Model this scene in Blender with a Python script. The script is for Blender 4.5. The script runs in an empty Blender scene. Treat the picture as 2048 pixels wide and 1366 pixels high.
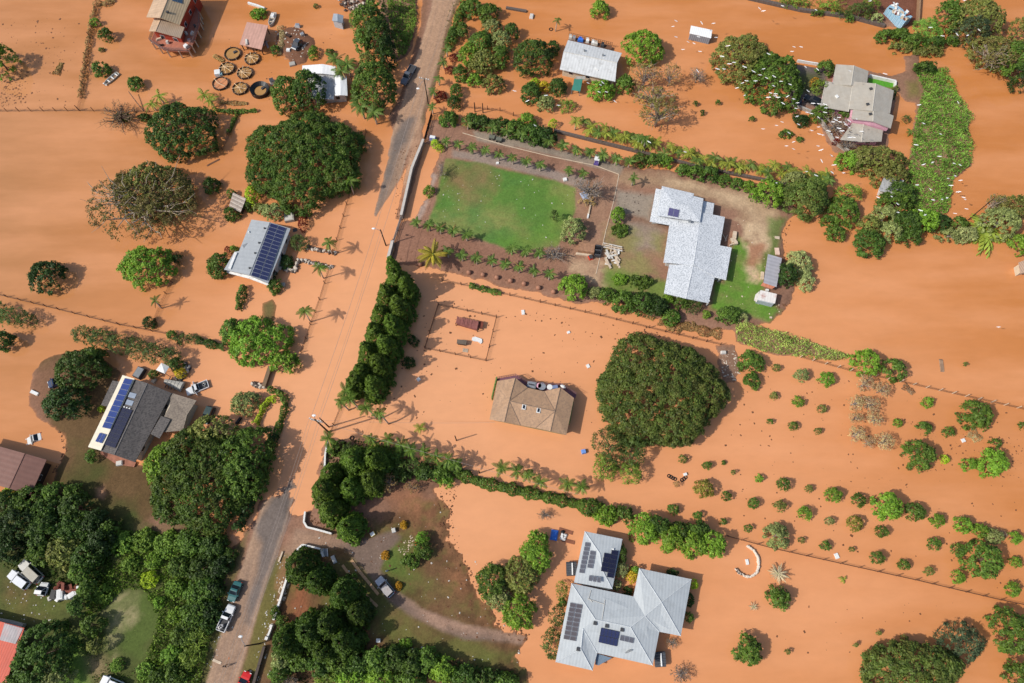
import bpy, math, random
import numpy as np
from mathutils import Vector, Matrix

# ---------------------------------------------------------------- camera, sky, sun, exposure
scene = bpy.context.scene
COL = scene.collection
CAM_H = 140.0
TILT = math.radians(20.87)
FPX = 2048 * 24.0 / 36.0
cam_data = bpy.data.cameras.new("camera")
cam_data.lens = 24.0
cam_data.sensor_width = 36.0
cam_data.clip_start = 1.0
cam_data.clip_end = 6000.0
cam = bpy.data.objects.new("camera", cam_data)
cam.location = (0, 0, CAM_H)
cam.rotation_euler = (TILT, 0, 0)
COL.objects.link(cam)
scene.camera = cam

SUN_EL = math.radians(44.0)
SUN_DIR = Vector((-0.952 * math.cos(SUN_EL), -0.306 * math.cos(SUN_EL), math.sin(SUN_EL)))
world = bpy.data.worlds.new("World")
scene.world = world
world.use_nodes = True
wn = world.node_tree.nodes
wn.clear()
wo = wn.new("ShaderNodeOutputWorld")
bg = wn.new("ShaderNodeBackground")
sky = wn.new("ShaderNodeTexSky")
sky.sky_type = 'NISHITA'
sky.sun_disc = False
sky.sun_elevation = SUN_EL
sky.sun_rotation = math.atan2(SUN_DIR.x, SUN_DIR.y) % (2 * math.pi)
sky.air_density = 1.0
sky.dust_density = 2.0
sky.ozone_density = 1.0
bg.inputs[1].default_value = 0.145
world.node_tree.links.new(sky.outputs[0], bg.inputs[0])
world.node_tree.links.new(bg.outputs[0], wo.inputs[0])
sun_data = bpy.data.lights.new("sun", 'SUN')
sun_data.energy = 3.7
sun_data.angle = math.radians(0.53)
sun_data.color = (1.0, 0.955, 0.88)
sun = bpy.data.objects.new("sun", sun_data)
sun.rotation_euler = SUN_DIR.to_track_quat('Z', 'Y').to_euler()
sun.location = (-200, -80, 250)
COL.objects.link(sun)
scene.view_settings.view_transform = 'Standard'
scene.view_settings.look = 'None'
scene.view_settings.gamma = 1.0
scene.view_settings.use_curve_mapping = False
scene.view_settings.exposure = 0.0
scene.cycles.max_bounces = 6
scene.cycles.diffuse_bounces = 3
scene.cycles.transparent_max_bounces = 6

# ---------------------------------------------------------------- geometry helpers
CT, ST = math.cos(TILT), math.sin(TILT)


def ray(px, py):
    a, b = (px - 1024.0) / FPX, (683.0 - py) / FPX
    return np.array((a, b * CT + ST, b * ST - CT))


def P(px, py, z=0.0):
    """World point at height z that the photograph shows at pixel (px, py) of its 2048 x 1366 frame."""
    d = ray(px, py)
    k = (z - CAM_H) / d[2]
    return np.array((d[0] * k, d[1] * k, z))


def mpp(px, py, z=0.0):
    d = ray(px, py)
    return (z - CAM_H) / d[2] / FPX


def on_plane(px, py, pl, lift=0.0):
    a, b, c = [np.array(q, float) for q in pl]
    n = np.cross(b - a, c - a)
    n /= np.linalg.norm(n)
    if n[2] < 0:
        n = -n
    d = ray(px, py)
    o = np.array((0, 0, CAM_H))
    k = np.dot(a + n * lift - o, n) / np.dot(d, n)
    return o + d * k


def lin(r, g, b, k=0.92):
    f = lambda c: c / 255 / 12.92 if c <= 10 else ((c / 255 + .055) / 1.055) ** 2.4
    return (f(r) * k, f(g) * k, f(b) * k, 1.0)


WL = {}


def link(o, parent=None):
    COL.objects.link(o)
    if parent is not None:
        o.parent = parent
    return o


def tag(o, label=None, cat=None, group=None, kind=None):
    if label: o['label'] = label
    if cat: o['category'] = cat
    if group: o['group'] = group
    if kind: o['kind'] = kind
    return o


def root(name, label, cat, loc, rz=0.0, group=None):
    o = bpy.data.objects.new(name, None)
    o.empty_display_size = 0.3
    o.location = tuple(loc)
    o.rotation_euler = (0, 0, rz)
    COL.objects.link(o)
    WL[o.name] = np.array(loc, float)
    return tag(o, label, cat, group)


class MB:
    def __init__(s):
        s.v, s.f, s.m = [], [], []

    def add(s, vs, fs, mi=0):
        o = len(s.v)
        s.v += [tuple(map(float, q)) for q in vs]
        for f in fs:
            s.f.append([i + o for i in f])
            s.m.append(mi)
        return s

    def box(s, c, size, rz=0.0, mi=0, top=1.0, tilt=None):
        x, y, z = size[0] / 2, size[1] / 2, size[2] / 2
        pts = [(-x, -y, -z), (x, -y, -z), (x, y, -z), (-x, y, -z),
               (-x * top, -y * top, z), (x * top, -y * top, z), (x * top, y * top, z), (-x * top, y * top, z)]
        M = Matrix.Rotation(rz, 3, 'Z')
        if tilt is not None:
            M = M @ Matrix.Rotation(tilt[0], 3, 'X') @ Matrix.Rotation(tilt[1], 3, 'Y')
        pts = [M @ Vector(q) for q in pts]
        return s.add([(q.x + c[0], q.y + c[1], q.z + c[2]) for q in pts],
                     [(0, 3, 2, 1), (4, 5, 6, 7), (0, 1, 5, 4), (1, 2, 6, 5), (2, 3, 7, 6), (3, 0, 4, 7)], mi)

    def prism(s, pts, z0, z1, mi=0, mtop=None):
        pts = ccw(pts)
        n = len(pts)
        vs = [(p[0], p[1], z0) for p in pts] + [(p[0], p[1], z1) for p in pts]
        s.add(vs, [[i, (i + 1) % n, n + (i + 1) % n, n + i] for i in range(n)] + [list(range(n))[::-1]], mi)
        s.add([(p[0], p[1], z1) for p in pts], [list(range(n))], mi if mtop is None else mtop)
        return s

    def slab(s, pts, th, mi=0):
        """A face with thickness th below it."""
        pts = ccw(pts)
        n = len(pts)
        vs = list(pts) + [(p[0], p[1], p[2] - th) for p in pts]
        return s.add(vs, [list(range(n)), [n + i for i in range(n)][::-1]] +
                     [[n + i, n + (i + 1) % n, (i + 1) % n, i] for i in range(n)], mi)

    def tube(s, pts, rad, n=6, mi=0, cap=True):
        pts = [Vector(tuple(p)) for p in pts]
        if not hasattr(rad, '__len__'):
            rad = [rad] * len(pts)
        rings = []
        up = Vector((0.31, 0.17, 0.93))
        for i, p in enumerate(pts):
            d = (pts[min(i + 1, len(pts) - 1)] - pts[max(i - 1, 0)])
            d = d.normalized() if d.length > 1e-6 else Vector((0, 0, 1))
            a = d.cross(up)
            if a.length < 1e-3:
                a = d.cross(Vector((1, 0, 0)))
            a.normalize()
            b = d.cross(a)
            rings += [tuple(p + (a * math.cos(t) + b * math.sin(t)) * rad[i])
                      for t in [2 * math.pi * k / n for k in range(n)]]
        fs = []
        for i in range(len(pts) - 1):
            for k in range(n):
                fs.append([i * n + k, i * n + (k + 1) % n, (i + 1) * n + (k + 1) % n, (i + 1) * n + k])
        if cap:
            fs += [list(range(n))[::-1], [(len(pts) - 1) * n + k for k in range(n)]]
        return s.add(rings, fs, mi)

    def ell(s, c, r, nu=8, nv=5, mi=0, jit=0.0, rng=None, rz=0.0):
        vs, fs = [(c[0], c[1], c[2] + r[2])], []
        ca, sa = math.cos(rz), math.sin(rz)
        for j in range(1, nv):
            t = math.pi * j / nv
            for k in range(nu):
                f = 2 * math.pi * k / nu
                q = 1 + (rng.uniform(-jit, jit) if rng else 0)
                x, y = r[0] * math.sin(t) * math.cos(f) * q, r[1] * math.sin(t) * math.sin(f) * q
                vs.append((c[0] + x * ca - y * sa, c[1] + x * sa + y * ca, c[2] + r[2] * math.cos(t) * q))
        vs.append((c[0], c[1], c[2] - r[2]))
        for k in range(nu):
            fs.append([0, 1 + k, 1 + (k + 1) % nu])
            b = 1 + (nv - 2) * nu
            fs.append([len(vs) - 1, b + (k + 1) % nu, b + k])
            for j in range(nv - 2):
                a = 1 + j * nu
                fs.append([a + k, a + nu + k, a + nu + (k + 1) % nu, a + (k + 1) % nu])
        return s.add(vs, fs, mi)

    def loft(s, rings, mi=0, cap=True):
        n = len(rings[0])
        vs = [p for r in rings for p in r]
        fs = []
        for i in range(len(rings) - 1):
            for k in range(n):
                fs.append([i * n + k, (i + 1) * n + k, (i + 1) * n + (k + 1) % n, i * n + (k + 1) % n])
        if cap:
            fs += [list(range(n)), [(len(rings) - 1) * n + k for k in range(n)][::-1]]
        return s.add(vs, fs, mi)

    def mesh(s, name, mats, org=(0, 0, 0), smooth=False):
        me = bpy.data.meshes.new(name)
        me.from_pydata([(a - org[0], b - org[1], c - org[2]) for a, b, c in s.v], [], s.f)
        for m in (mats if isinstance(mats, (list, tuple)) else [mats]):
            me.materials.append(m)
        me.polygons.foreach_set("material_index", s.m)
        if smooth:
            me.polygons.foreach_set("use_smooth", [True] * len(s.f))
        me.update()
        return me

    def build(s, name, mats, parent=None, smooth=False, local=False):
        if local:
            return link(bpy.data.objects.new(name, s.mesh(name, mats, smooth=smooth)), parent)
        if parent is None:
            a = np.array(s.v)
            org = np.array((a[:, 0].mean(), a[:, 1].mean(), a[:, 2].min()))
        else:
            org = WL[parent.name]
        o = bpy.data.objects.new(name, s.mesh(name, mats, org, smooth))
        if parent is None:
            o.location = tuple(org)
        WL[o.name] = org
        return link(o, parent)


def put(name, mesh, parent, loc, rot=(0, 0, 0), scale=(1, 1, 1)):
    """One more object of a shared mesh, at a world place under an unrotated parent."""
    o = bpy.data.objects.new(name, mesh)
    base = WL[parent.name] if parent is not None else np.zeros(3)
    o.location = tuple(np.array(loc) - base)
    o.rotation_euler = rot
    o.scale = scale if hasattr(scale, '__len__') else (scale,) * 3
    WL[o.name] = np.array(loc, float)
    return link(o, parent)


def ccw(pts):
    a = sum(pts[i][0] * pts[(i + 1) % len(pts)][1] - pts[(i + 1) % len(pts)][0] * pts[i][1] for i in range(len(pts)))
    return list(pts) if a >= 0 else list(pts)[::-1]


def inset(pts, d):
    """Shrink a polygon by d along its edge normals."""
    pts = ccw([(p[0], p[1]) for p in pts])
    n = len(pts)
    out = []
    for i in range(n):
        p0, p1, p2 = [np.array(pts[j % n]) for j in (i - 1, i, i + 1)]
        e1 = (p1 - p0) / (np.linalg.norm(p1 - p0) + 1e-9)
        e2 = (p2 - p1) / (np.linalg.norm(p2 - p1) + 1e-9)
        n1, n2 = np.array((-e1[1], e1[0])), np.array((-e2[1], e2[0]))
        k = n1 + n2
        k = k / max(0.35, np.dot(k, k)) * 2 if np.dot(k, k) > 1e-6 else n1
        out.append(tuple(p1 + k * d))
    return out


# ---------------------------------------------------------------- materials
def newmat(name):
    m = bpy.data.materials.new(name)
    m.use_nodes = True
    nt = m.node_tree
    b = nt.nodes["Principled BSDF"]
    return m, nt, b


def N(nt, t, **kw):
    n = nt.nodes.new(t)
    for k, v in kw.items():
        if k in n.inputs.keys():
            n.inputs[k].default_value = v
        else:
            setattr(n, k, v)
    return n


def mixc(nt, fac, a, b, mode='MIX'):
    n = nt.nodes.new("ShaderNodeMix")
    n.data_type = 'RGBA'
    n.blend_type = mode
    for sock, v in ((n.inputs[0], fac), (n.inputs[6], a), (n.inputs[7], b)):
        if hasattr(v, 'is_linked') or hasattr(v, 'links'):
            nt.links.new(v, sock)
        else:
            sock.default_value = v
    return n.outputs[2]


def ramp(nt, src, lo, hi, a=0.0, b=1.0):
    n = nt.nodes.new("ShaderNodeMapRange")
    n.inputs[1].default_value, n.inputs[2].default_value = lo, hi
    n.inputs[3].default_value, n.inputs[4].default_value = a, b
    nt.links.new(src, n.inputs[0])
    return n.outputs[0]


def coords(nt, kind='Object', rot=0.0, scale=(1, 1, 1)):
    t = nt.nodes.new("ShaderNodeTexCoord")
    m = nt.nodes.new("ShaderNodeMapping")
    m.inputs['Rotation'].default_value = (0, 0, rot)
    m.inputs['Scale'].default_value = scale
    nt.links.new(t.outputs[kind], m.inputs[0])
    return m.outputs[0]


def noise(nt, vec, scale, detail=4, rough=0.55):
    n = N(nt, "ShaderNodeTexNoise", Scale=scale, Detail=detail, Roughness=rough)
    nt.links.new(vec, n.inputs['Vector'])
    return n.outputs[0]


MATS = {}


def paint(name, c, rough=0.7, var=0.12, scale=1.5, metal=0.0, spec=0.3, dirt=None, dirt_amt=0.0):
    """Plain painted / solid surface with slight blotches and, if asked, dirt."""
    if name in MATS:
        return MATS[name]
    m, nt, b = newmat(name)
    v = coords(nt)
    n = noise(nt, v, scale)
    f = ramp(nt, n, 0.3, 0.7, 1 - var, 1 + var)
    col = mixc(nt, 1.0, c, c)
    mul = nt.nodes.new("ShaderNodeVectorMath")
    mul.operation = 'SCALE'
    nt.links.new(col, mul.inputs[0])
    nt.links.new(f, mul.inputs['Scale'])
    out = mul.outputs[0]
    if dirt:
        n2 = noise(nt, v, scale * 0.6, 6, 0.7)
        out = mixc(nt, ramp(nt, n2, 0.52, 0.66, 0, dirt_amt), out, dirt)
    nt.links.new(out, b.inputs['Base Color'])
    b.inputs['Roughness'].default_value = rough
    b.inputs['Metallic'].default_value = metal
    b.inputs['Specular IOR Level'].default_value = spec
    MATS[name] = m
    return m


def roofmat(name, c, angle, period=0.4, rib=0.25, var=0.14, stain=None, stain_amt=0.0, speck=None, speck_scale=3.0, rough=0.55, spec=0.3):
    """Sheet or shingle roof: fine ribs across the slope direction, blotches, stains or shingle specks."""
    m, nt, b = newmat(name)
    v = coords(nt, rot=-angle)
    w = nt.nodes.new("ShaderNodeTexWave")
    w.wave_type = 'BANDS'
    w.bands_direction = 'X'
    w.inputs['Scale'].default_value = 2 * math.pi / 20 / period * 1.0
    w.inputs['Distortion'].default_value = 0.0
    nt.links.new(v, w.inputs['Vector'])
    n = noise(nt, v, 0.5, 6, 0.6)
    n3 = noise(nt, coords(nt, rot=-angle, scale=(1.6, 0.25, 1)), 1.2, 5, 0.65)
    f = nt.nodes.new("ShaderNodeMath")
    f.operation = 'MULTIPLY'
    nt.links.new(ramp(nt, n, 0.3, 0.7, 1 - var, 1 + var), f.inputs[0])
    nt.links.new(ramp(nt, n3, 0.3, 0.7, 1 - var * .8, 1 + var * .6), f.inputs[1])
    f2 = nt.nodes.new("ShaderNodeMath")
    f2.operation = 'MULTIPLY'
    nt.links.new(f.outputs[0], f2.inputs[0])
    nt.links.new(ramp(nt, w.outputs[1], 0, 1, 1 - rib, 1.0), f2.inputs[1])
    mul = nt.nodes.new("ShaderNodeVectorMath")
    mul.operation = 'SCALE'
    mul.inputs[0].default_value = c[:3]
    nt.links.new(f2.outputs[0], mul.inputs['Scale'])
    out = mul.outputs[0]
    if speck:
        n4 = noise(nt, v, speck_scale, 2, 0.6)
        out = mixc(nt, ramp(nt, n4, 0.47, 0.6, 0, 0.85), out, speck)
    if stain:
        n5 = noise(nt, v, 0.55, 8, 0.7)
        out = mixc(nt, ramp(nt, n5, 0.5, 0.68, 0, stain_amt), out, stain)
    nt.links.new(out, b.inputs['Base Color'])
    bp = N(nt, "ShaderNodeBump", Strength=0.35, Distance=0.03)
    nt.links.new(w.outputs[1], bp.inputs['Height'])
    nt.links.new(bp.outputs[0], b.inputs['Normal'])
    b.inputs['Roughness'].default_value = rough
    b.inputs['Specular IOR Level'].default_value = spec
    return m


def leafmat(name, c1, c2, brown=None, amt=0.0, transl=0.22, bscale=0.35):
    m, nt, b = newmat(name)
    c1, c2 = [(q[0] * 1.22, q[1] * 1.08, q[2] * .76, 1) for q in (c1, c2)]
    g = nt.nodes.new("ShaderNodeNewGeometry")
    v = coords(nt)
    n = noise(nt, v, 0.55, 5, 0.65)
    col = mixc(nt, g.outputs['Random Per Island'], c1, c2)
    hi = tuple(min(1, q * 1.35) for q in c2[:3]) + (1,)
    lo = tuple(q * 0.72 for q in c1[:3]) + (1,)
    col = mixc(nt, ramp(nt, n, 0.36, 0.66), mixc(nt, 0.55, col, lo), mixc(nt, 0.55, col, hi))
    if brown:
        n2 = noise(nt, v, bscale, 6, 0.7)
        r2 = nt.nodes.new("ShaderNodeMath")
        r2.operation = 'MULTIPLY'
        nt.links.new(ramp(nt, n2, 0.46, 0.66, 0, 1), r2.inputs[0])
        nt.links.new(ramp(nt, g.outputs['Random Per Island'], 0, 1, amt * .4, amt), r2.inputs[1])
        col = mixc(nt, r2.outputs[0], col, brown)
    oi = nt.nodes.new("ShaderNodeObjectInfo")
    hs = N(nt, "ShaderNodeHueSaturation", Saturation=1.0)
    nt.links.new(ramp(nt, oi.outputs['Random'], 0, 1, 0.494, 0.51), hs.inputs['Hue'])
    nt.links.new(ramp(nt, oi.outputs['Random'], 0, 1, 0.85, 1.18), hs.inputs['Value'])
    nt.links.new(col, hs.inputs['Color'])
    nt.links.new(hs.outputs[0], b.inputs['Base Color'])
    b.inputs['Roughness'].default_value = 0.55
    b.inputs['Specular IOR Level'].default_value = 0.25
    tr = nt.nodes.new("ShaderNodeBsdfTranslucent")
    nt.links.new(hs.outputs[0], tr.inputs[0])
    mx = nt.nodes.new("ShaderNodeMixShader")
    mx.inputs[0].default_value = transl
    nt.links.new(b.outputs[0], mx.inputs[1])
    nt.links.new(tr.outputs[0], mx.inputs[2])
    nt.links.new(mx.outputs[0], nt.nodes["Material Output"].inputs[0])
    return m


WHITE = paint('white_paint', lin(228, 228, 224), dirt=lin(150, 120, 95), dirt_amt=0.4)
OFFW = paint('weathered_white', lin(205, 200, 190), dirt=lin(140, 105, 80), dirt_amt=0.5)
CONC = paint('concrete', lin(170, 165, 155), dirt=lin(110, 90, 75), dirt_amt=0.5)
GREY = paint('grey_paint', lin(135, 138, 140))
DGREY = paint('dark_grey', lin(70, 70, 72))
BLACK = paint('black_paint', lin(28, 28, 30), rough=0.4)
WOOD = paint('brown_wood', lin(112, 78, 58), var=0.25)
PALEWOOD = paint('pale_wood', lin(205, 185, 160), var=0.2)
DWOOD = paint('dark_wood', lin(66, 48, 40), var=0.25)
REDWOOD = paint('red_wood', lin(150, 62, 42), var=0.2)
DECKRED = paint('deck_boards', lin(175, 110, 88), var=0.15)
RUST = paint('rust', lin(120, 62, 45), var=0.35)
BARK = paint('bark', lin(105, 85, 70), var=0.3)
PALEBARK = paint('pale_bark', lin(165, 150, 132), var=0.25)
GREYBARK = paint('grey_bark', lin(150, 140, 132), var=0.25)
TRUNKP = paint('palm_trunk', lin(185, 172, 155), var=0.2)
GLASS = paint('dark_glass', lin(35, 42, 50), rough=0.08, spec=0.6, var=0.05)
TYRE = paint('tyre_rubber', lin(32, 32, 32), rough=0.9)
CHROME = paint('bright_metal', lin(190, 190, 190), rough=0.3, metal=0.6)
STONE_L = paint('pale_stone', lin(205, 190, 172), var=0.25, scale=3)
STONE_D = paint('dark_stone', lin(96, 82, 74), var=0.3, scale=3)
BLUE = paint('blue_tarp', lin(60, 120, 215), var=0.15)
TEAL = paint('teal_cloth', lin(62, 128, 112), var=0.06)
REDP = paint('red_plastic', lin(205, 60, 40))
YELP = paint('yellow_plastic', lin(225, 190, 60))
PURP = paint('purple_panel', lin(95, 80, 140))
PINKW = paint('pink_wall', lin(232, 175, 190), var=0.08)
CREAM = paint('cream_wall', lin(205, 190, 165), var=0.08)
LAMPW = paint('lamp_white', lin(235, 235, 232))
WIRE = paint('fence_wire', lin(92, 62, 45))
LINE = paint('power_line_metal', lin(165, 150, 140))
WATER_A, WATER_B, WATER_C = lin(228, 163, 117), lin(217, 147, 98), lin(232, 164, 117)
WATER_FAR, WATER_WEST = lin(196, 125, 68), lin(182, 128, 83)  # edge tones of the light falloff painted into the water
# ---------------------------------------------------------------- terrain, water, roads
def vnoise(x, y, scale, seed, octaves=3):
    rng = np.random.RandomState(seed)
    tot, amp, out = 0.0, 1.0, np.zeros_like(x)
    for o in range(octaves):
        g = rng.rand(256, 256)
        u, v = x / scale + 57.3 * (o + 1), y / scale + 91.7 * (o + 1)
        i, j = np.floor(u).astype(int), np.floor(v).astype(int)
        fu, fv = u - i, v - j
        fu, fv = fu * fu * (3 - 2 * fu), fv * fv * (3 - 2 * fv)
        i0, j0, i1, j1 = i % 256, j % 256, (i + 1) % 256, (j + 1) % 256
        out += amp * ((g[i0, j0] * (1 - fu) + g[i1, j0] * fu) * (1 - fv) + (g[i0, j1] * (1 - fu) + g[i1, j1] * fu) * fv)
        tot += amp
        amp *= 0.55
        scale *= 0.47
    return out / tot * 2 - 1


GS = 0.36
GX = np.arange(-158, 158, GS)
GY = np.arange(-24, 176, GS)
XX, YY = np.meshgrid(GX, GY)
WOBBLE = vnoise(XX, YY, 5.0, 3, 4)
FINE = vnoise(XX, YY, 1.6, 5, 3)
GRIT = vnoise(XX, YY, 0.7, 9, 2)
BROAD = vnoise(XX, YY, 16.0, 8, 4)


def sdf(poly, z=0.25, pad=6.0):
    """Signed distance in metres (positive inside) to a pixel polygon laid on the ground, on the terrain grid; -99 far away."""
    w = np.array([P(a, b, z)[:2] for a, b in poly])
    out = np.full(XX.shape, -99.0)
    i0, i1 = np.searchsorted(GX, w[:, 0].min() - pad), np.searchsorted(GX, w[:, 0].max() + pad)
    j0, j1 = np.searchsorted(GY, w[:, 1].min() - pad), np.searchsorted(GY, w[:, 1].max() + pad)
    if i1 <= i0 or j1 <= j0:
        return out
    x, y = XX[j0:j1, i0:i1], YY[j0:j1, i0:i1]
    d = np.full(x.shape, 1e9)
    ins = np.zeros(x.shape, bool)
    n = len(w)
    for k in range(n):
        ax, ay = w[k]
        bx, by = w[(k + 1) % n]
        ex, ey = bx - ax, by - ay
        t = np.clip(((x - ax) * ex + (y - ay) * ey) / (ex * ex + ey * ey + 1e-9), 0, 1)
        d = np.minimum(d, (x - ax - t * ex) ** 2 + (y - ay - t * ey) ** 2)
        c = ((ay > y) != (by > y)) & (x < (bx - ax) * (y - ay) / (by - ay + 1e-12) + ax)
        ins ^= c
    d = np.sqrt(d)
    out[j0:j1, i0:i1] = np.where(ins, d, -d)
    return out


ROAD = [(872, -40), (925, -40), (912, 0), (893, 55), (877, 120), (858, 180), (838, 250), (812, 320), (795, 380), (745, 520), (700, 655), (652, 800),
        (610, 930), (602, 960), (582, 1010), (570, 1060), (545, 1130), (522, 1200), (505, 1262), (470, 1380), (408, 1380),
        (436, 1290), (462, 1200), (492, 1110), (510, 1050), (528, 1000), (560, 910), (610, 780), (660, 640), (715, 480), (745, 380), (775, 290), (800, 220),
        (822, 150), (845, 80), (862, 20)]
HEIGHT = [  # polygon, height of the land above the flood, metres over which it rises, shoreline wobble
    ([(882, 302), (866, 345), (858, 385), (838, 425), (827, 440), (803, 442), (788, 487), (776, 526), (850, 528), (905, 548), (960, 561), (1020, 574),
      (1090, 590), (1150, 606), (1250, 606), (1330, 640), (1400, 652), (1480, 664), (1545, 640), (1566, 622), (1583, 595), (1590, 570), (1582, 545), (1570, 505),
      (1566, 470), (1576, 440), (1604, 420), (1560, 385), (1500, 375), (1420, 350), (1330, 341), (1262, 334), (1182, 313), (1116, 296), (1090, 282), (1000, 260),
      (862, 236), (850, 285)], 0.55, 2.2, 0.45),
    ([(62, 742), (90, 718), (150, 700), (200, 716), (238, 745), (222, 800), (212, 900), (262, 925), (288, 932), (300, 960), (330, 1000), (400, 1050),
      (460, 1078), (452, 1110), (500, 1050), (520, 1000), (560, 990), (590, 1000), (470, 1400), (-80, 1400), (-80, 988), (60, 988), (105, 978), (112, 940), (133, 900), (128, 872), (105, 850), (75, 838),
      (55, 812), (60, 780)], 0.4, 2.5, 0.5),
    ([(655, 880), (640, 950), (625, 1010), (612, 1024), (590, 1018), (580, 966), (520, 1020), (430, 1400), (1052, 1400), (1034, 1310), (1060, 1272), (1000, 1250),
      (965, 1195), (945, 1150), (918, 1110), (893, 1080), (905, 1030), (880, 985), (900, 965), (840, 945), (780, 920), (700, 886)], 0.42, 3.6, 1.1),
    ([(1570, 125), (1650, 135), (1740, 142), (1785, 150), (1812, 142), (1806, 110), (1842, 104), (1836, 150), (1852, 185), (1842, 206), (1808, 201), (1796, 185),
      (1790, 215), (1782, 245), (1775, 290), (1720, 330), (1665, 300), (1632, 232), (1580, 210)], 0.4, 2.0, 0.4),
    ([(556, 56), (592, 50), (624, 75), (629, 95), (612, 124), (582, 128), (562, 108), (545, 85)], 0.7, 2.5, 0.5),
    ([(1640, -30), (1836, -30), (1838, 52), (1772, 52), (1700, 27)], 0.4, 1.5, 0.3),
    ([(683, -20), (745, -20), (740, 18), (722, 30), (700, 24)], 0.4, 1.5, 0.5),
    ([(845, -40), (935, -40), (905, 40), (888, 110), (868, 180), (845, 260), (850, 286), (806, 440), (790, 436), (803, 390), (815, 330), (775, 395), (751, 434), (748, 428), (772, 330),
      (785, 260), (775, 235), (800, 190), (822, 120), (842, 50)], 0.35, 2.0, 0.25),
    ([(525, 607), (545, 597), (554, 610), (549, 640), (536, 657), (524, 640)], 0.12, 1.6, 0.2),
    ([(760, -30), (835, -30), (832, 60), (815, 112), (790, 120), (760, 60)], 0.4, 2.0, 0.4),
    ([(1822, 130), (1870, 132), (1915, 185), (1940, 235), (1940, 330), (1905, 360), (1898, 425), (1822, 440), (1814, 350), (1832, 230)], 0.3, 2.0, 0.5),
    ([(1468, 650), (1530, 655), (1640, 690), (1698, 712), (1670, 720), (1530, 704), (1470, 684)], 0.25, 1.5, 0.4),
    ([(1430, 690), (1470, 690), (1482, 730), (1472, 768), (1448, 765), (1440, 735)], 0.12, 1.2, 0.5),
    ([(612, 1022), (668, 1064), (612, 1050)], 0.1, 1, 0.2),
]
ZT = np.full(XX.shape, -0.9)
for poly, hgt, rise, wob in HEIGHT:
    s = sdf(poly, hgt * 0.5) + WOBBLE * wob * 1.7 + FINE * wob * 1.0 + GRIT * wob * .5
    ZT = np.maximum(ZT, np.where(s > 0, hgt * (1 - np.exp(-s / rise * 1.6)) + 0.01, np.maximum(s * 0.25, -0.9)))
ZT += np.where(ZT > 0.05, (BROAD * 0.06 + FINE * 0.02) * np.clip(ZT * 3, 0, 1), 0)

COLR = np.empty(XX.shape + (3,))


def lay(col, mask):
    COLR[...] = COLR * (1 - mask[..., None]) + np.array(col[:3]) * mask[..., None]


def soft(poly, w=0.6, wob=0.5, z=0.25, amount=1.0):
    s = sdf(poly, z) + WOBBLE * wob * 1.5 + FINE * wob * 0.6
    return np.clip(s / w + 0.5, 0, 1) * amount


def blotch(scale, seed, lo, hi):
    return np.clip((vnoise(XX, YY, scale, seed, 4) - lo) / (hi - lo), 0, 1)


SOIL, WETSOIL, DRYSOIL = lin(148, 111, 90), lin(112, 80, 60), lin(196, 168, 134)
GRASS, GRASSD, GRASSY, GRASSB = lin(88, 122, 52), lin(66, 84, 36), lin(136, 134, 78), lin(98, 134, 50)
MUDROAD, ASPH, GRAVEL = lin(166, 136, 112), lin(112, 106, 104), lin(150, 138, 122)
COLR[...] = np.array(SOIL[:3])
lay(WETSOIL, blotch(9, 21, 0.0, 0.5) * 0.6)
LAWN = [(893, 318), (958, 328), (1040, 348), (1108, 362), (1150, 380), (1146, 430), (1128, 470), (1112, 496), (1060, 500), (1015, 498), (968, 484), (905, 462), (858, 446),
        (872, 400), (880, 350)]
YARD = [(1212, 480), (1250, 470), (1330, 480), (1345, 600), (1420, 620), (1540, 640), (1572, 610), (1555, 560), (1545, 505), (1560, 440), (1520, 420), (1500, 470), (1490, 520),
        (1460, 610), (1330, 590), (1230, 560), (1200, 560)]
DRIVE = [(862, 232), (955, 262), (1040, 280), (1120, 300), (1230, 330), (1310, 352), (1300, 376), (1215, 352), (1100, 318), (1000, 292), (940, 280), (856, 270)]
# the walled garden
lay(lin(158, 128, 100), soft([(1225, 345), (1320, 350), (1500, 395), (1560, 425), (1540, 470), (1490, 480), (1470, 420), (1400, 395), (1320, 375), (1240, 375)], 2.5, 1.5))
lay(DRYSOIL, soft([(1320, 352), (1420, 372), (1500, 392), (1550, 430), (1545, 462), (1515, 470), (1490, 420), (1420, 390), (1330, 368)], 2.5, 1.2) * (0.45 + 0.5 * blotch(3, 44, -0.2, 0.5)))
lay(GRAVEL, soft([(1232, 380), (1310, 390), (1298, 440), (1260, 432), (1226, 445)], 1.5, 0.6, amount=0.9))
lay(lin(150, 140, 125), soft([(1250, 440), (1330, 455), (1320, 510), (1270, 500)], 2.5, 1.0, amount=0.6))
lay(GRASSY, soft([(1205, 450), (1335, 470), (1330, 540), (1240, 560), (1200, 540)], 2, 1.5, amount=0.7) * blotch(4, 30, -0.3, 0.3))
lay(SOIL, soft([(1290, 500), (1328, 505), (1322, 540), (1300, 530)], 2, 1.0, amount=0.7))
lay(GRASSB, soft([(1205, 545), (1250, 548), (1330, 565), (1328, 600), (1260, 590), (1205, 575)], 1.5, 1.0, amount=0.75) * blotch(3, 31, -0.7, 0.1))
lay(GRASSB, soft([(1428, 560), (1448, 570), (1460, 500), (1475, 470), (1500, 500), (1530, 540), (1522, 590), (1560, 620), (1540, 642), (1420, 620)], 1.5, 0.8) * (0.65 + 0.35 * blotch(3, 32, -0.5, 0.3)))
lay(GRASS, soft([(1540, 440), (1575, 435), (1562, 480), (1545, 520), (1525, 545), (1530, 490)], 1.5, 1.0, amount=0.7))
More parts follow.
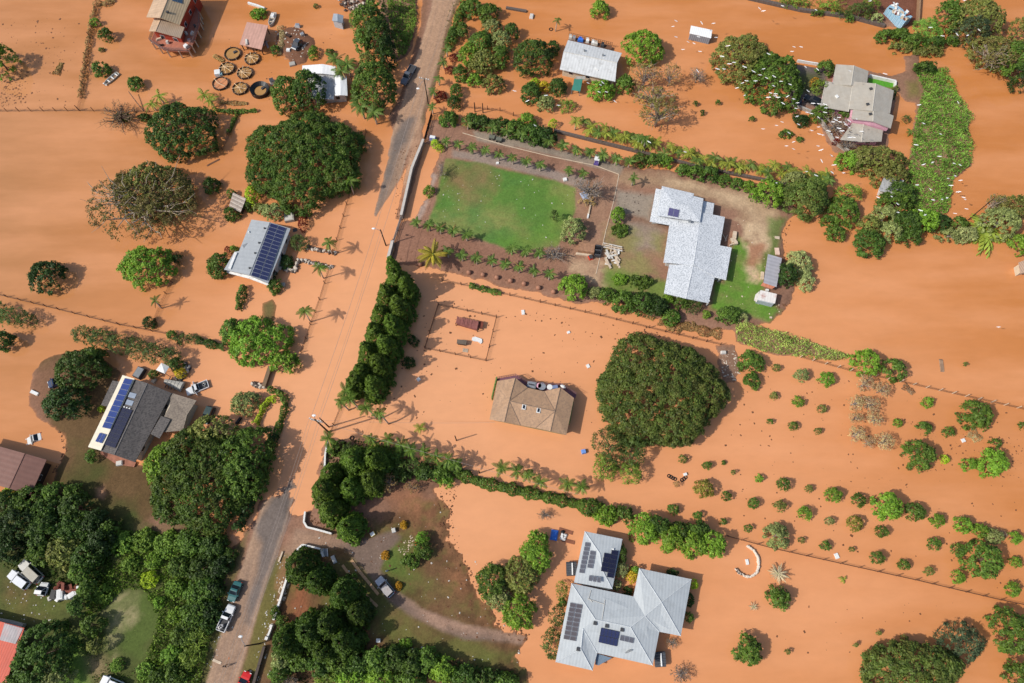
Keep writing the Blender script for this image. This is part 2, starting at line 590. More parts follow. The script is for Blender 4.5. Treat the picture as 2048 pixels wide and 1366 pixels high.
lay(DRYSOIL, soft([(1475, 440), (1525, 455), (1530, 495), (1512, 520), (1515, 560), (1495, 560), (1490, 500)], 2.0, 1.5) * blotch(2.2, 33, -0.4, 0.15))
lay(lin(160, 112, 84), soft([(1500, 495), (1525, 492), (1510, 535), (1492, 530)], 1.2, 0.8, amount=0.85))
lay(DRYSOIL, soft([(1140, 520), (1200, 530), (1210, 575), (1180, 575), (1135, 545)], 2.2, 1.2) * (0.3 + 0.6 * blotch(2.5, 34, -0.4, 0.3)))
lay(lin(165, 130, 104), soft([(1120, 355), (1238, 350), (1190, 560), (1140, 540), (1150, 400)], 2.0, 1.0, amount=0.45))
lay(GRAVEL, soft([(944, 262), (1040, 276), (1120, 300), (1250, 330), (1240, 350), (1140, 322), (1040, 296), (955, 284)], 0.8, 0.35, amount=0.85))
lay(lin(150, 140, 130), soft([(905, 300), (985, 312), (1060, 330), (1180, 358), (1165, 376), (1100, 358), (1000, 334), (905, 316)], 0.9, 0.4, amount=0.65))
lay(lin(172, 160, 150), soft([(862, 345), (876, 350), (842, 440), (826, 440)], 0.9, 0.5, amount=0.5))
lay(lin(146, 104, 84), soft([(800, 445), (860, 452), (1010, 500), (1110, 540), (1140, 590), (1000, 560), (780, 520)], 1.5, 0.8, amount=0.55))
lm = soft(LAWN, 0.7, 0.35)
lay(GRASS, lm)
lay(GRASSY, lm * blotch(9, 35, -0.1, 0.45) * 0.8)
lay(lin(78, 118, 58), lm * blotch(7, 36, 0.0, 0.5) * 0.7)
lay(lin(138, 108, 76), soft([(893, 318), (985, 335), (990, 375), (950, 405), (905, 380), (872, 400), (880, 345)], 7, 3.5, amount=0.85) * lm * (0.55 + 0.45 * blotch(6, 37, -0.3, 0.4)))
lay(GRASSB, soft([(985, 490), (1060, 500), (1110, 480), (1125, 440), (1060, 470), (1000, 470)], 4, 2, amount=0.5) * lm)
lay(GRASSB, soft([(1060, 370), (1145, 385), (1140, 420), (1080, 400)], 5, 2, amount=0.35) * lm)
# mowing stripes
stripe = .5 + .5 * np.sin((XX * .28 + YY * 1.0 + WOBBLE * .25) * 4.2)
lay(lin(100, 132, 66), lm * stripe * .22 * soft([(880, 390), (1060, 380), (1120, 440), (1080, 500), (960, 480), (862, 445)], 8, 2))
LAWNMASK = lm > 0.5
# dark wet lawn round the solar house and the lower grove
lay(lin(96, 76, 46), soft([(55, 700), (215, 700), (240, 745), (205, 905), (300, 935), (340, 1010), (300, 1055), (200, 1045), (100, 985), (120, 900)], 2.5, 1.0, amount=0.85))
lay(lin(72, 78, 38), soft([(130, 880), (290, 935), (320, 1010), (240, 1040), (150, 1010), (110, 975)], 3, 1.5) * blotch(7, 39, -0.3, 0.5) * 0.8)
lay(lin(132, 96, 74), soft([(60, 742), (150, 705), (150, 780), (115, 800), (90, 830), (58, 800)], 2, 1, amount=0.8))
lay(lin(175, 130, 100), soft([(190, 975), (210, 968), (217, 985), (208, 1000), (193, 996)], 0.8, 0.4, amount=0.8))
lay(GRASSD, soft([(-80, 1000), (450, 1070), (470, 1400), (-80, 1400)], 4, 2, amount=0.85))
lay(lin(110, 88, 58), soft([(10, 1160), (120, 1190), (125, 1245), (60, 1255), (0, 1230)], 3, 1.5) * blotch(4, 40, -0.3, 0.4) * 0.9)
lay(lin(96, 112, 48), soft([(0, 1195), (130, 1190), (130, 1250), (-20, 1240)], 3, 1.5, amount=0.4))
lay(lin(84, 100, 46), soft([(195, 1235), (250, 1180), (310, 1170), (330, 1230), (290, 1320), (205, 1310)], 3, 1.6, amount=.8))
lay(lin(186, 166, 128), soft([(203, 1230), (250, 1190), (285, 1175), (275, 1220), (235, 1270), (240, 1310), (212, 1300)], 2.5, 1.6) * (0.2 + 0.7 * blotch(1.8, 41, -0.2, 0.4)))
lay(lin(150, 128, 95), soft([(165, 1310), (215, 1305), (225, 1366), (175, 1366)], 2.5, 1.3, amount=0.7))
lay(lin(96, 132, 50), soft([(135, 1280), (165, 1290), (190, 1380), (120, 1380)], 3, 1.3, amount=0.7))
# yard south of the driveway
C_YARD = [(560, 1100), (660, 1060), (900, 985), (1060, 1272), (1060, 1400), (500, 1400)]
lay(lin(112, 84, 56), soft(C_YARD, 3, 1.5, amount=0.9))
lay(lin(92, 98, 48), soft([(690, 1100), (760, 1090), (900, 1190), (1040, 1330), (860, 1320), (640, 1210)], 4, 2) * blotch(8, 42, -0.25, 0.3) * 0.85)
lay(lin(88, 116, 48), soft([(780, 1075), (830, 1085), (815, 1150), (770, 1140)], 2, 1.2, amount=0.6))
lay(lin(96, 112, 50), soft([(730, 1240), (960, 1270), (1040, 1310), (1000, 1340), (780, 1300)], 4, 2, amount=0.55))
lay(lin(160, 108, 76), soft([(880, 1080), (945, 1150), (1000, 1250), (1060, 1275), (1020, 1300), (960, 1240), (900, 1160)], 4, 1.6, amount=0.55))
lay(lin(165, 112, 80), soft([(780, 985), (900, 985), (910, 1040), (850, 1060), (790, 1020)], 4, 1.6, amount=0.6))
lay(lin(146, 92, 64), soft([(575, 1160), (625, 1150), (610, 1230), (580, 1250)], 2, 1.0, amount=0.8))
lay(lin(88, 64, 44), soft(C_YARD, 3, 1.5) * blotch(3.5, 62, 0.0, 0.45) * .6)
lay(lin(104, 104, 54), soft(C_YARD, 3, 1.5) * blotch(2.6, 63, 0.1, 0.5) * .5)
PATH = [(590, 1058), (622, 1060), (700, 1085), (790, 1062), (800, 1075), (770, 1110), (760, 1140), (792, 1180), (850, 1220), (930, 1250), (1056, 1268), (1052, 1290),
        (930, 1280), (840, 1240), (780, 1205), (740, 1150), (690, 1095), (640, 1090), (598, 1100), (575, 1120)]
pm = soft(PATH, 0.7, 0.3)
lay(lin(122, 102, 90), pm * 0.95)
lay(lin(165, 132, 108), soft([(590, 1055), (655, 1070), (690, 1085), (640, 1095), (575, 1120), (560, 1110)], 1.5, 0.5, amount=0.8))
lay(lin(168, 134, 112), soft([(800, 1190), (1060, 1262), (1056, 1292), (860, 1250)], 2, 0.6) * pm * 0.8)
PATHMASK = pm > 0.5
# verges, road
lay(lin(128, 92, 70), soft([(835, -40), (870, -40), (808, 200), (775, 235), (800, 120)], 1.5, 0.6, amount=0.9))
lay(lin(132, 112, 80), soft([(918, -40), (940, -40), (890, 110), (845, 250), (838, 240), (875, 130)], 1.2, 0.6, amount=0.8))
lay(lin(150, 108, 82), soft([(832, 290), (850, 290), (805, 440), (788, 440)], 1.2, 0.6) * (0.5 + 0.5 * blotch(1.8, 43, -0.3, 0.3)))
lay(lin(104, 100, 52), soft([(575, 1110), (560, 1170), (540, 1250), (520, 1320), (500, 1400), (470, 1400), (508, 1250), (545, 1130)], 1.0, 0.5, amount=0.85))
lay(lin(150, 110, 80), soft([(578, 1115), (560, 1180), (552, 1175), (565, 1118)], 0.8, 0.4, amount=0.6))
lay(lin(98, 92, 52), soft([(470, 1090), (498, 1060), (440, 1290), (420, 1400), (390, 1400), (430, 1250)], 1.0, 0.5, amount=0.8))
rm = soft(ROAD, 0.5, 0.12)
lay(MUDROAD, rm)
lay(lin(152, 124, 104), rm * blotch(5, 45, -0.2, 0.5) * 0.6)
lay(lin(182, 144, 114), soft([(845, -40), (930, -40), (905, 60), (865, 180), (830, 260), (775, 250), (800, 160)], 3, .8, amount=.75) * rm)
lay(lin(104, 98, 94), soft([(826, 230), (830, 238), (810, 285), (780, 360), (750, 436), (748, 425), (768, 340), (788, 275), (802, 245)], 1.6, 0.6, amount=0.8))
lay(lin(108, 101, 97), soft([(582, 962), (590, 1000), (582, 1035), (560, 1085), (538, 1140), (520, 1190), (500, 1250), (488, 1245), (515, 1150), (520, 1090), (505, 1055), (540, 1000)], 1.5, 0.5, amount=0.85))
lay(lin(188, 150, 120), soft([(838, 240), (850, 262), (825, 330), (805, 380), (800, 372), (822, 300)], 1.2, 0.6, amount=0.7))
rs_ = sdf(ROAD)
for off, dk_ in ((1.5, .30), (2.9, .22), (3.9, .22)):
    lay(lin(118, 104, 94), np.clip(1 - np.abs(rs_ - off + WOBBLE * .15) / .38, 0, 1) * dk_ * (.6 + .4 * blotch(6, 61, -.4, .4)))
lay(lin(190, 158, 130), np.clip(1 - np.abs(rs_ - .35) / .3, 0, 1) * .35)
ROADMASK = rm > 0.5
# pink house yard, container yard, mound
lay(lin(104, 96, 92), soft([(1575, 122), (1650, 138), (1652, 165), (1640, 215), (1580, 208)], 1.0, 0.4, amount=0.9))
lay(lin(76, 84, 40), soft([(1590, 145), (1640, 150), (1645, 190), (1600, 185)], 2, 0.8, amount=0.8))
lay(lin(140, 106, 84), soft([(1745, 142), (1842, 105), (1852, 200), (1800, 205), (1780, 160)], 2, 0.8, amount=0.8))
lay(lin(122, 112, 62), soft([(1812, 165), (1840, 160), (1842, 195), (1815, 195)], 2, 1, amount=0.8))
lay(lin(86, 150, 48), soft([(1737, 156), (1788, 166), (1787, 178), (1735, 170)], 0.4, 0.1))
lay(lin(118, 74, 56), soft([(1640, -30), (1838, -30), (1838, 55), (1700, 30)], 1.5, 0.6, amount=0.9))
lay(lin(118, 82, 62), soft([(545, 45), (630, 45), (632, 130), (545, 130)], 1.5, 0.6, amount=0.95))
lay(lin(112, 102, 62), soft([(520, 592), (560, 592), (556, 660), (518, 660)], 1.0, 0.3, amount=0.95))
lay(lin(140, 110, 90), soft([(1425, 690), (1485, 690), (1485, 770), (1435, 770)], 1.0, 0.3, amount=0.9))
# every surface is stained by the mud at the waterline
wet = np.clip(1 - (ZT - 0.0) / 0.10, 0, 1)
lay(lin(150, 100, 70), wet * 0.55 * (~ROADMASK))
lay(lin(190, 128, 88), np.clip(1 - (ZT + 0.03) / 0.09, 0, 1) * 0.75)
COLR *= (1 + FINE[..., None] * 0.10 + vnoise(XX, YY, 0.8, 77, 2)[..., None] * 0.10)


def gz(x, y):
    i, j = int(round((x - GX[0]) / GS)), int(round((y - GY[0]) / GS))
    if 0 <= i < len(GX) and 0 <= j < len(GY):
        return float(ZT[j, i])
    return -0.9


def G(px, py):
    """Point on the ground or, where the ground is flooded, on the water."""
    p = P(px, py, 0.3)
    z = max(0.0, gz(p[0], p[1]))
    return P(px, py, z)


gm, nt, b = newmat('ground_soil_and_grass')
at = nt.nodes.new("ShaderNodeAttribute")
at.attribute_name = "albedo"
v = coords(nt, 'Object')
n1 = noise(nt, v, 2.2, 6, 0.7)
n2 = noise(nt, v, 9.0, 3, 0.6)
mul = nt.nodes.new("ShaderNodeVectorMath"); mul.operation = 'SCALE'
mm = nt.nodes.new("ShaderNodeMath"); mm.operation = 'MULTIPLY'
nt.links.new(ramp(nt, n1, 0.3, 0.7, 0.78, 1.22), mm.inputs[0])
nt.links.new(ramp(nt, n2, 0.3, 0.7, 0.88, 1.12), mm.inputs[1])
nt.links.new(at.outputs[0], mul.inputs[0])
nt.links.new(mm.outputs[0], mul.inputs['Scale'])
nt.links.new(mul.outputs[0], b.inputs['Base Color'])
b.inputs['Roughness'].default_value = 0.9
b.inputs['Specular IOR Level'].default_value = 0.15
bp = N(nt, "ShaderNodeBump", Strength=0.5, Distance=0.12)
nt.links.new(n1, bp.inputs['Height'])
nt.links.new(bp.outputs[0], b.inputs['Normal'])

NX, NY = len(GX), len(GY)
idx = np.arange(NX * NY).reshape(NY, NX)
q = np.stack([idx[:-1, :-1], idx[:-1, 1:], idx[1:, 1:], idx[1:, :-1]], -1).reshape(-1, 4)
zf, rf, lf, pf = ZT.ravel(), ROADMASK.ravel(), LAWNMASK.ravel(), PATHMASK.ravel()
keep = zf[q].max(1) > -0.2
lab = np.zeros(len(q), int)
lab[rf[q].sum(1) >= 2] = 1
lab[lf[q].sum(1) >= 2] = 2
lab[pf[q].sum(1) >= 2] = 3
for k, nm in enumerate(('ground', 'road', 'lawn', 'driveway')):
    f = q[keep & (lab == k)]
    used, inv = np.unique(f, return_inverse=True)
    f = inv.reshape(-1, 4)
    vs = np.stack([XX.ravel()[used], YY.ravel()[used], zf[used]], -1)
    me = bpy.data.meshes.new(nm)
    me.vertices.add(len(vs)); me.vertices.foreach_set("co", vs.ravel())
    me.loops.add(f.size); me.loops.foreach_set("vertex_index", f.ravel().astype(np.int32))
    me.polygons.add(len(f)); me.polygons.foreach_set("loop_start", np.arange(0, f.size, 4, dtype=np.int32))
    me.polygons.foreach_set("use_smooth", np.ones(len(f), bool))
    a = me.color_attributes.new("albedo", 'FLOAT_COLOR', 'POINT')
    c4 = np.ones((len(vs), 4)); c4[:, :3] = np.clip(COLR.reshape(-1, 3)[used], 0.004, 0.95)
    a.data.foreach_set("color", c4.ravel().astype(np.float32))
    me.materials.append(gm)
    me.update(); me.validate()
    o = link(bpy.data.objects.new(nm, me))
    o['kind'] = 'structure'
bed = MB().add([(-3000, -3000, -1.2), (3000, -3000, -1.2), (3000, 3000, -1.2), (-3000, 3000, -1.2)], [(0, 1, 2, 3)])
bedm = paint('river_bed_mud', lin(150, 95, 60))
o = bed.build('terrain', bedm); o['kind'] = 'structure'

wm, nt, b = newmat('muddy_flood_water')
v = coords(nt, 'Object')
big = noise(nt, coords(nt, 'Object', rot=0.12, scale=(0.35, 1.0, 1)), 0.035, 5, 0.5)
streak = noise(nt, coords(nt, 'Object', rot=-0.1, scale=(0.22, 1.0, 1)), 0.11, 5, 0.55)
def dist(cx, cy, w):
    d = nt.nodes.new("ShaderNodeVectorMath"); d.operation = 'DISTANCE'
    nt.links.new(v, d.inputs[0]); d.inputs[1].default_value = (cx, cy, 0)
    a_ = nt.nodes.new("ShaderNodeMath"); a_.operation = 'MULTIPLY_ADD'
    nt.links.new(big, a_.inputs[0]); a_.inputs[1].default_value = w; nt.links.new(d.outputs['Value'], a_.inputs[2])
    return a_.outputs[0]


c = mixc(nt, ramp(nt, dist(-28, 42, 44), 34, 90), WATER_A, WATER_B)  # bright centre, dimmer edges: vignette and cloud light painted into the mud colour
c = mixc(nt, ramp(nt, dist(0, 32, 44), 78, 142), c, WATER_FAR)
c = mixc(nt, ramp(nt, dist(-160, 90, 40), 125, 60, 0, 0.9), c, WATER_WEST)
c = mixc(nt, ramp(nt, streak, 0.40, 0.66, 0, 0.42), c, WATER_C)  # paler streaks: cloud-lit bands and drifting silt, both put into the colour
fine = noise(nt, coords(nt, 'Object', rot=-0.25, scale=(.5, 1, 1)), 0.45, 6, 0.65)
sc = nt.nodes.new("ShaderNodeVectorMath"); sc.operation = 'SCALE'
nt.links.new(c, sc.inputs[0]); nt.links.new(ramp(nt, fine, .3, .7, .965, 1.035), sc.inputs['Scale'])
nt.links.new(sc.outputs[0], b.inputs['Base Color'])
b.inputs['Roughness'].default_value = 0.06
b.inputs['IOR'].default_value = 1.33
b.inputs['Specular IOR Level'].default_value = 0.5
bp = N(nt, "ShaderNodeBump", Strength=0.08, Distance=0.05)
nt.links.new(noise(nt, v, 1.3, 3, 0.5), bp.inputs['Height'])
nt.links.new(bp.outputs[0], b.inputs['Normal'])
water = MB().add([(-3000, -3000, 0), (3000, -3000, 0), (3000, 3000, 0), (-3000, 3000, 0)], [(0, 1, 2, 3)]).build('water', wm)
water['kind'] = 'structure'
# ---------------------------------------------------------------- buildings
def wmesh():
    m = MB()
    m.box((0, 0, 0), (1.15, 0.10, 1.15), mi=0)
    return m.mesh('window', [WHITE])


WIN_FRAME = wmesh()
WIN_PANE = MB().box((0, -0.03, 0), (1.0, 0.10, 1.0)).mesh('pane', [GLASS])


class House:
    """A building: an Empty under its middle, with roofs, walls, windows and fittings as parts."""

    def __init__(s, name, label, c, cat='house', group=None):
        g = P(c[0], c[1], 0.0)
        s.o = root(name, label, cat, g, 0, group)
        s.pl = {}

    def roof(s, verts, faces, mat, th=0.16, name='roof', planes=None, bottoms=True, caps=()):
        W = {k: P(a, b, z) for k, (a, b, z) in verts.items()}
        m = MB()
        for f in faces:
            m.slab([W[k] for k in f], th)
        r = m.build(name, mat, s.o)
        if caps:
            mc = MB()
            for a, bb in caps:
                mc.tube([W[a] + np.array((0, 0, .03)), W[bb] + np.array((0, 0, .03))], 0.075, 6)
            mc.build('ridge_cap', s.capmat if hasattr(s, 'capmat') else mat, r)
        s.W = W
        return r, W

    def walls(s, outline, z, mat, ins=0.5, zb=-0.8, name='wall', windows=True, ztop=None):
        w = [P(a, b, z)[:2] for a, b in outline]
        pts = inset(w, ins)
        top = (z if ztop is None else ztop) - 0.18
        MB().prism(pts, zb, top).build(name, mat, s.o)
        if windows:
            for i in range(len(pts)):
                a, b = np.array(pts[i]), np.array(pts[(i + 1) % len(pts)])
                L = np.linalg.norm(b - a)
                n = int(L // 3.6)
                if n < 1: continue
                d = (b - a) / L
                ang = math.atan2(d[1], d[0])
                for k in range(n):
                    c = a + d * L * (k + 0.5) / n
                    zc = max(0.75, min(top - 0.8, top * 0.62))
                    f = put('window', WIN_FRAME, s.o, (c[0], c[1], zc), (0, 0, ang))
                    p = bpy.data.objects.new('pane', WIN_PANE)
                    link(p, f)
        return pts

    def panels(s, parent, quad, pl, nc, nr, mat, gap=0.03, lift=0.16, name='solar_panel', skip=()):
        """nc x nr panels over the quad p00, p10, p11, p01 (pixels) on the roof plane; one shared mesh."""
        q = [on_plane(a, b, pl, lift) for a, b in quad]
        ux, uy = (q[1] - q[0]), (q[3] - q[0])
        w, h = np.linalg.norm(ux) / nc, np.linalg.norm(uy) / nr
        X = ux / np.linalg.norm(ux)
        Z = np.cross(X, uy); Z /= np.linalg.norm(Z)
        if Z[2] < 0: Z = -Z
        Y = np.cross(Z, X)
        if np.dot(Y, uy) < 0:
            X, Y = -X, Y
            Y = np.cross(Z, X)
        M = Matrix((X, Y, Z)).transposed().to_euler()
        fw, fh = w * (1 - gap), h * (1 - gap)
        m = MB().box((0, 0, 0), (fw, fh, 0.05), mi=0)
        m.box((0, 0, 0.012), (fw - 0.07, fh - 0.07, 0.05), mi=1)
        me = m.mesh(name, [PANELDARK if mat in (DARKCELL, NAVY) and nr < 10 else PANELFRAME, mat])
        for j in range(nr):
            for i in range(nc):
                if (i, j) in skip: continue
                u, v = (i + .5) / nc, (j + .5) / nr
                c = (q[0] * (1 - u) + q[1] * u) * (1 - v) + (q[3] * (1 - u) + q[2] * u) * v
                put(name, me, parent, c, M)

    def fit(s, parent, name, px, py, pl, size, mat, rz=0.0, lift=None, top=1.0):
        h = size[2] / 2 if lift is None else lift
        c = on_plane(px, py, pl, h * .9)
        m = MB().box((0, 0, 0), size, rz, top=top)
        return put(name, m.mesh(name, mat), parent, c)


def panelmat(name, c, line=(0.25, 0.27, 0.33, 1)):
    m, nt, b = newmat(name)
    v = coords(nt)
    br = nt.nodes.new("ShaderNodeTexBrick")
    br.offset = 0
    br.inputs['Color1'].default_value = c
    br.inputs['Color2'].default_value = tuple(q * 1.25 for q in c[:3]) + (1,)
    br.inputs['Mortar'].default_value = tuple(c[k] * .6 + line[k] * .12 for k in range(3)) + (1,)
    br.inputs['Scale'].default_value = 1.0
    br.inputs['Mortar Size'].default_value = 0.012
    br.inputs['Brick Width'].default_value = 0.17
    br.inputs['Row Height'].default_value = 0.17
    nt.links.new(v, br.inputs['Vector'])
    nt.links.new(br.outputs[0], b.inputs['Base Color'])
    b.inputs['Roughness'].default_value = 0.12
    b.inputs['Specular IOR Level'].default_value = 0.5
    return m


PANELFRAME = paint('panel_frame', lin(150, 155, 165), rough=0.4)
PANELDARK = paint('panel_frame_dark', lin(60, 62, 70), rough=0.4)
NAVY = panelmat('navy_cells', lin(40, 46, 82))
BLUECELL = panelmat('blue_cells', lin(48, 68, 128))
DARKCELL = panelmat('dark_cells', lin(26, 27, 52))
PURPCELL = panelmat('purple_cells', lin(88, 84, 122))
GREYCELL = panelmat('grey_collector', lin(92, 92, 98))
BROWNCELL = panelmat('grey_brown_collector', lin(86, 80, 82))


def ang(a, b):
    p, q = P(*a), P(*b)
    return math.atan2(q[1] - p[1], q[0] - p[0])


# ---- red house with tan roof, deck on posts
h = House('stilt_house', 'two storey red house with tan ribbed roof and curved deck over the water', (345, 60))
an = ang((321, 36, 6), (344, -25, 6))
tan = roofmat('tan_ribbed_roof', lin(208, 180, 142), an + math.pi / 2, 0.5, 0.30, 0.1)
tan2 = roofmat('tan_flat_roof', lin(196, 166, 136), an, 0.9, 0.08, 0.14)
r1, W = h.roof({'wn': (318, -28, 6.6), 'ws': (292.6, 34, 6.6), 'rs': (320.5, 35.5, 8.2), 'rn': (346, -28, 8.2), 'es': (359, 50, 6.0), 'en': (393, -28, 6.0)},
               [('wn', 'ws', 'rs', 'rn')], tan2, name='roof', caps=[('rs', 'rn')])
r2, W = h.roof({'rs': (320.5, 35.5, 8.2), 'rn': (346, -28, 8.2), 'es': (359, 50, 6.0), 'en': (393, -28, 6.0)}, [('rn', 'rs', 'es', 'en')], tan)
pl = (W['rs'], W['rn'], W['es'])
h.panels(r2, [(342, 1), (363, 7), (368, -10), (347, -16)], pl, 2, 1, paint('blue_grey_panel', lin(70, 90, 110), rough=.15), name='solar_panel')
h.fit(r2, 'vent_pipe', 335, 24, pl, (0.5, 0.5, 0.5), DGREY)
lan = ang((321, 37, 6), (311.6, 62, 6))
lt = roofmat('tan_lower_roof', lin(184, 160, 136), lan + math.pi / 2, 0.4, 0.22, 0.08)
h.roof({'a': (322, 38, 6.2), 'b': (311.6, 62.5, 6.2), 'c': (361, 76, 4.9), 'd': (369, 54.5, 4.9), 'w': (298, 62, 5.2), 'x': (308, 37, 5.2)}, [('a', 'b', 'c', 'd')], lt, caps=[('a', 'b')])
h.roof({'a': (322, 38, 6.2), 'b': (311.6, 62.5, 6.2), 'w': (298, 62, 5.2), 'x': (308, 37, 5.2)}, [('x', 'w', 'b', 'a')], tan2)
redw = paint('red_house_wall', lin(158, 58, 38), var=0.12)
h.walls([(300, 33), (360, 49), (390, -28), (322, -28)], 6.0, redw, 0.35)
h.walls([(300, 61), (360, 74), (367, 54), (309, 38)], 4.9, redw, 0.5)
deck = [(301, 83), (329, 101), (376, 103), (388, 84), (400, 48), (399, 26), (388, 12), (372, 14), (366, 30), (358, 72), (309, 62)]
dz = 2.3
dp = [P(a, b, dz) for a, b in deck]
m = MB(); m.slab(dp, 0.25); m.build('deck', DECKRED, h.o)
rail = MB()
line = [P(a, b, dz) for a, b in deck[:7]]
line = [P(309, 63, dz)] + line
for a, b in zip(line[:-1], line[1:]):
    for zz in (0.35, 0.7, 1.05):
        rail.tube([a + (0, 0, zz), b + (0, 0, zz)], 0.05, 4)
    L = np.linalg.norm(b - a)
    for k in range(int(L / 0.35) + 1):
        p = a + (b - a) * (k * 0.35 / L)
        rail.tube([p, p + (0, 0, 1.05)], 0.035, 4)
rail.build('railing', paint('grey_brown_rail', lin(112, 92, 88), var=.2), h.o)
pm_ = MB().box((0, 0, 0), (0.28, 0.28, 1.0)).mesh('post', [PALEWOOD])
for a, b in zip(line[:-1], line[1:]):
    for t in (0.1, 0.6):
        p = a + (b - a) * t
        put('post', pm_, h.o, (p[0], p[1], 0.75), (0, 0, 0.3), (1, 1, 3.1))
for i, (a, b, sz, mt) in enumerate([(318, 78, (1.6, .5, .5), PALEWOOD), (335, 84, (.7, .7, .8), OFFW), (372, 92, (1.1, 1.1, .7), WHITE), (378, 80, (.9, .7, .6), CHROME),
                                    (384, 66, (1.2, .5, .6), OFFW), (390, 52, (.6, .6, .9), DGREY), (322, 90, (1.4, .4, .4), DWOOD), (372, 66, (.5, .5, 1.0), OFFW)]):
    p = P(a, b, dz + sz[2] / 2 + .03)
    tag(MB().box(p, sz, 0.5 + i, top=.8).build(('deck_bench', 'deck_bin', 'deck_table', 'deck_cooler')[i % 4], mt),
        ['pale bench standing on the red deck boards nearest the stairs corner', 'small off white bin on the red deck under the lower tan roof', 'white square table on the bend of the red deck',
         'bright metal cooler on the curved red deck', 'off white bench along the outer rail of the curved deck', 'dark narrow bin on the shaded side of the red house deck',
         'low dark bench by the rail of the red deck', 'off white pillar shaped cooler in the shade beside the red house wall'][i],
        ('bench', 'bin', 'table', 'cooler')[i % 4])

# ---- brown pink shed by the round tanks
h = House('farm_shed', 'low open farm shed with a faded pink brown metal roof beside the round tanks', (508, 70), 'shed')
pk = roofmat('pink_metal_roof', lin(204, 158, 140), ang((493.8, 43.8), (536, 50.8)), 0.8, 0.10, 0.12, stain=lin(158, 128, 112), stain_amt=.5)
r, W = h.roof({'a': (493.8, 43.8, 3.0), 'b': (536, 50.8, 3.0), 'c': (523, 99, 2.4), 'd': (479, 88.5, 2.4)}, [('a', 'd', 'c', 'b')], pk)
h.fit(r, 'roof_pipe', 493, 84, (W['a'], W['b'], W['c']), (0.5, 1.8, .35), OFFW, 0.2)
h.walls([(495, 45), (520, 49), (510, 94), (481, 87)], 2.4, WOOD, 0.7, windows=False)
pm_ = MB().box((0, 0, 0), (0.2, 0.2, 3.4)).mesh('post', [DWOOD])
for a, b in ((495, 47), (533, 53), (521, 96), (482, 87), (527, 75), (503, 92)):
    p = P(a, b, 2.3); put('post', pm_, h.o, (p[0], p[1], 0.7))
m = MB()
for k in range(3):
    m.box(P(532 - k * 3, 84 + k * 4, .8), (1.5, .15, .1), .5); m.box(P(535 - k, 88 + k, .9), (.15, 2.4, .1), .4)
tag(m.build('metal_gate_frame', CHROME), 'pale metal gate frame leaning at the open side of the pink brown shed', 'gate')

# ---- white metal sheds among trees
h = House('white_roof_house', 'white roofed house half covered by dark trees next to the round tanks', (650, 160))
w1 = roofmat('white_sheet_roof', lin(236, 236, 234), ang((604, 130), (671, 133)), 0.9, 0.05, 0.05)
w2 = roofmat('mouldy_sheet_roof', lin(178, 178, 176), ang((604, 130), (671, 133)), 0.6, 0.1, 0.2, stain=lin(110, 110, 106), stain_amt=.8)
h.roof({'a': (604.6, 131, 3.6), 'b': (645, 128, 4.0), 'c': (671.5, 133, 3.7), 'd': (670.8, 150, 3.4), 'e': (645, 147, 3.7), 'f': (604, 146, 3.3)}, [('a', 'f', 'e', 'b'), ('b', 'e', 'd', 'c')], w1)
h.roof({'a': (630, 147, 3.2), 'b': (671, 150, 3.0), 'c': (668, 199, 2.7), 'd': (622, 196, 2.9)}, [('a', 'd', 'c', 'b')], w2)
h.roof({'a': (669.5, 151, 3.3), 'b': (681, 150, 3.7), 'c': (681, 190, 3.7), 'd': (669.5, 191, 3.3)}, [('a', 'd', 'c', 'b')], w1)
h.roof({'a': (681, 150, 3.7), 'b': (693, 152, 3.3), 'c': (695, 191, 3.3), 'd': (681, 190, 3.7)}, [('a', 'd', 'c', 'b')], w1)
h.walls([(607, 133), (692, 152), (692, 190), (625, 195), (607, 146)], 2.8, OFFW, .4)

# ---- pale metal house north
h = House('metal_roof_house', 'long house with a pale streaked metal roof and cluttered porch beside a round green tree', (1180, 125))
an = ang((1127, 103.5), (1234, 125.6))
pm2 = roofmat('streaked_metal_roof', lin(214, 215, 213), an, 0.75, 0.12, 0.08, stain=lin(150, 148, 142), stain_amt=.55)
V = {'nw': (1135.9, 80, 3.0), 'n1': (1211.7, 96, 3.0), 'ne': (1244, 106, 3.0), 'se': (1230.6, 163, 2.9), 'sw': (1119.5, 138.4, 2.9), 'rw': (1127, 103.5, 4.0), 're': (1234, 125.6, 4.0)}
h.capmat = OFFW
r, W = h.roof(V, [('nw', 'rw', 're', 'ne'), ('rw', 'sw', 'se', 're')], pm2, caps=[('rw', 're')])
h.fit(r, 'vent_pipe', 1169, 101, (W['nw'], W['rw'], W['re']), (.4, .4, .5), GREY)
h.fit(r, 'vent_pipe', 1206, 110, (W['nw'], W['rw'], W['re']), (.4, .4, .5), GREY)
h.fit(r, 'roof_patch', 1193, 137.5, (W['rw'], W['sw'], W['se']), (1.2, .35, .08), WHITE, -.7)
h.walls([(1137, 84), (1243, 108), (1231, 161), (1121, 137)], 2.9, CREAM, .5)
pd = [P(a, b, .9) for a, b in ((1138, 72), (1224, 92), (1222, 100), (1137, 82))]
m = MB(); m.slab(pd, .2); m.build('porch_deck', WOOD, h.o)
rl = MB()
A, B_ = P(1138, 71, .9), P(1224, 91, .9)
for zz in (.5, 1.0):
    rl.tube([A + (0, 0, zz), B_ + (0, 0, zz)], .05, 4)
for k in range(23):
    p = A + (B_ - A) * k / 22
    rl.tube([p, p + (0, 0, 1.0)], .05, 4)
rl.build('porch_railing', DWOOD, h.o)
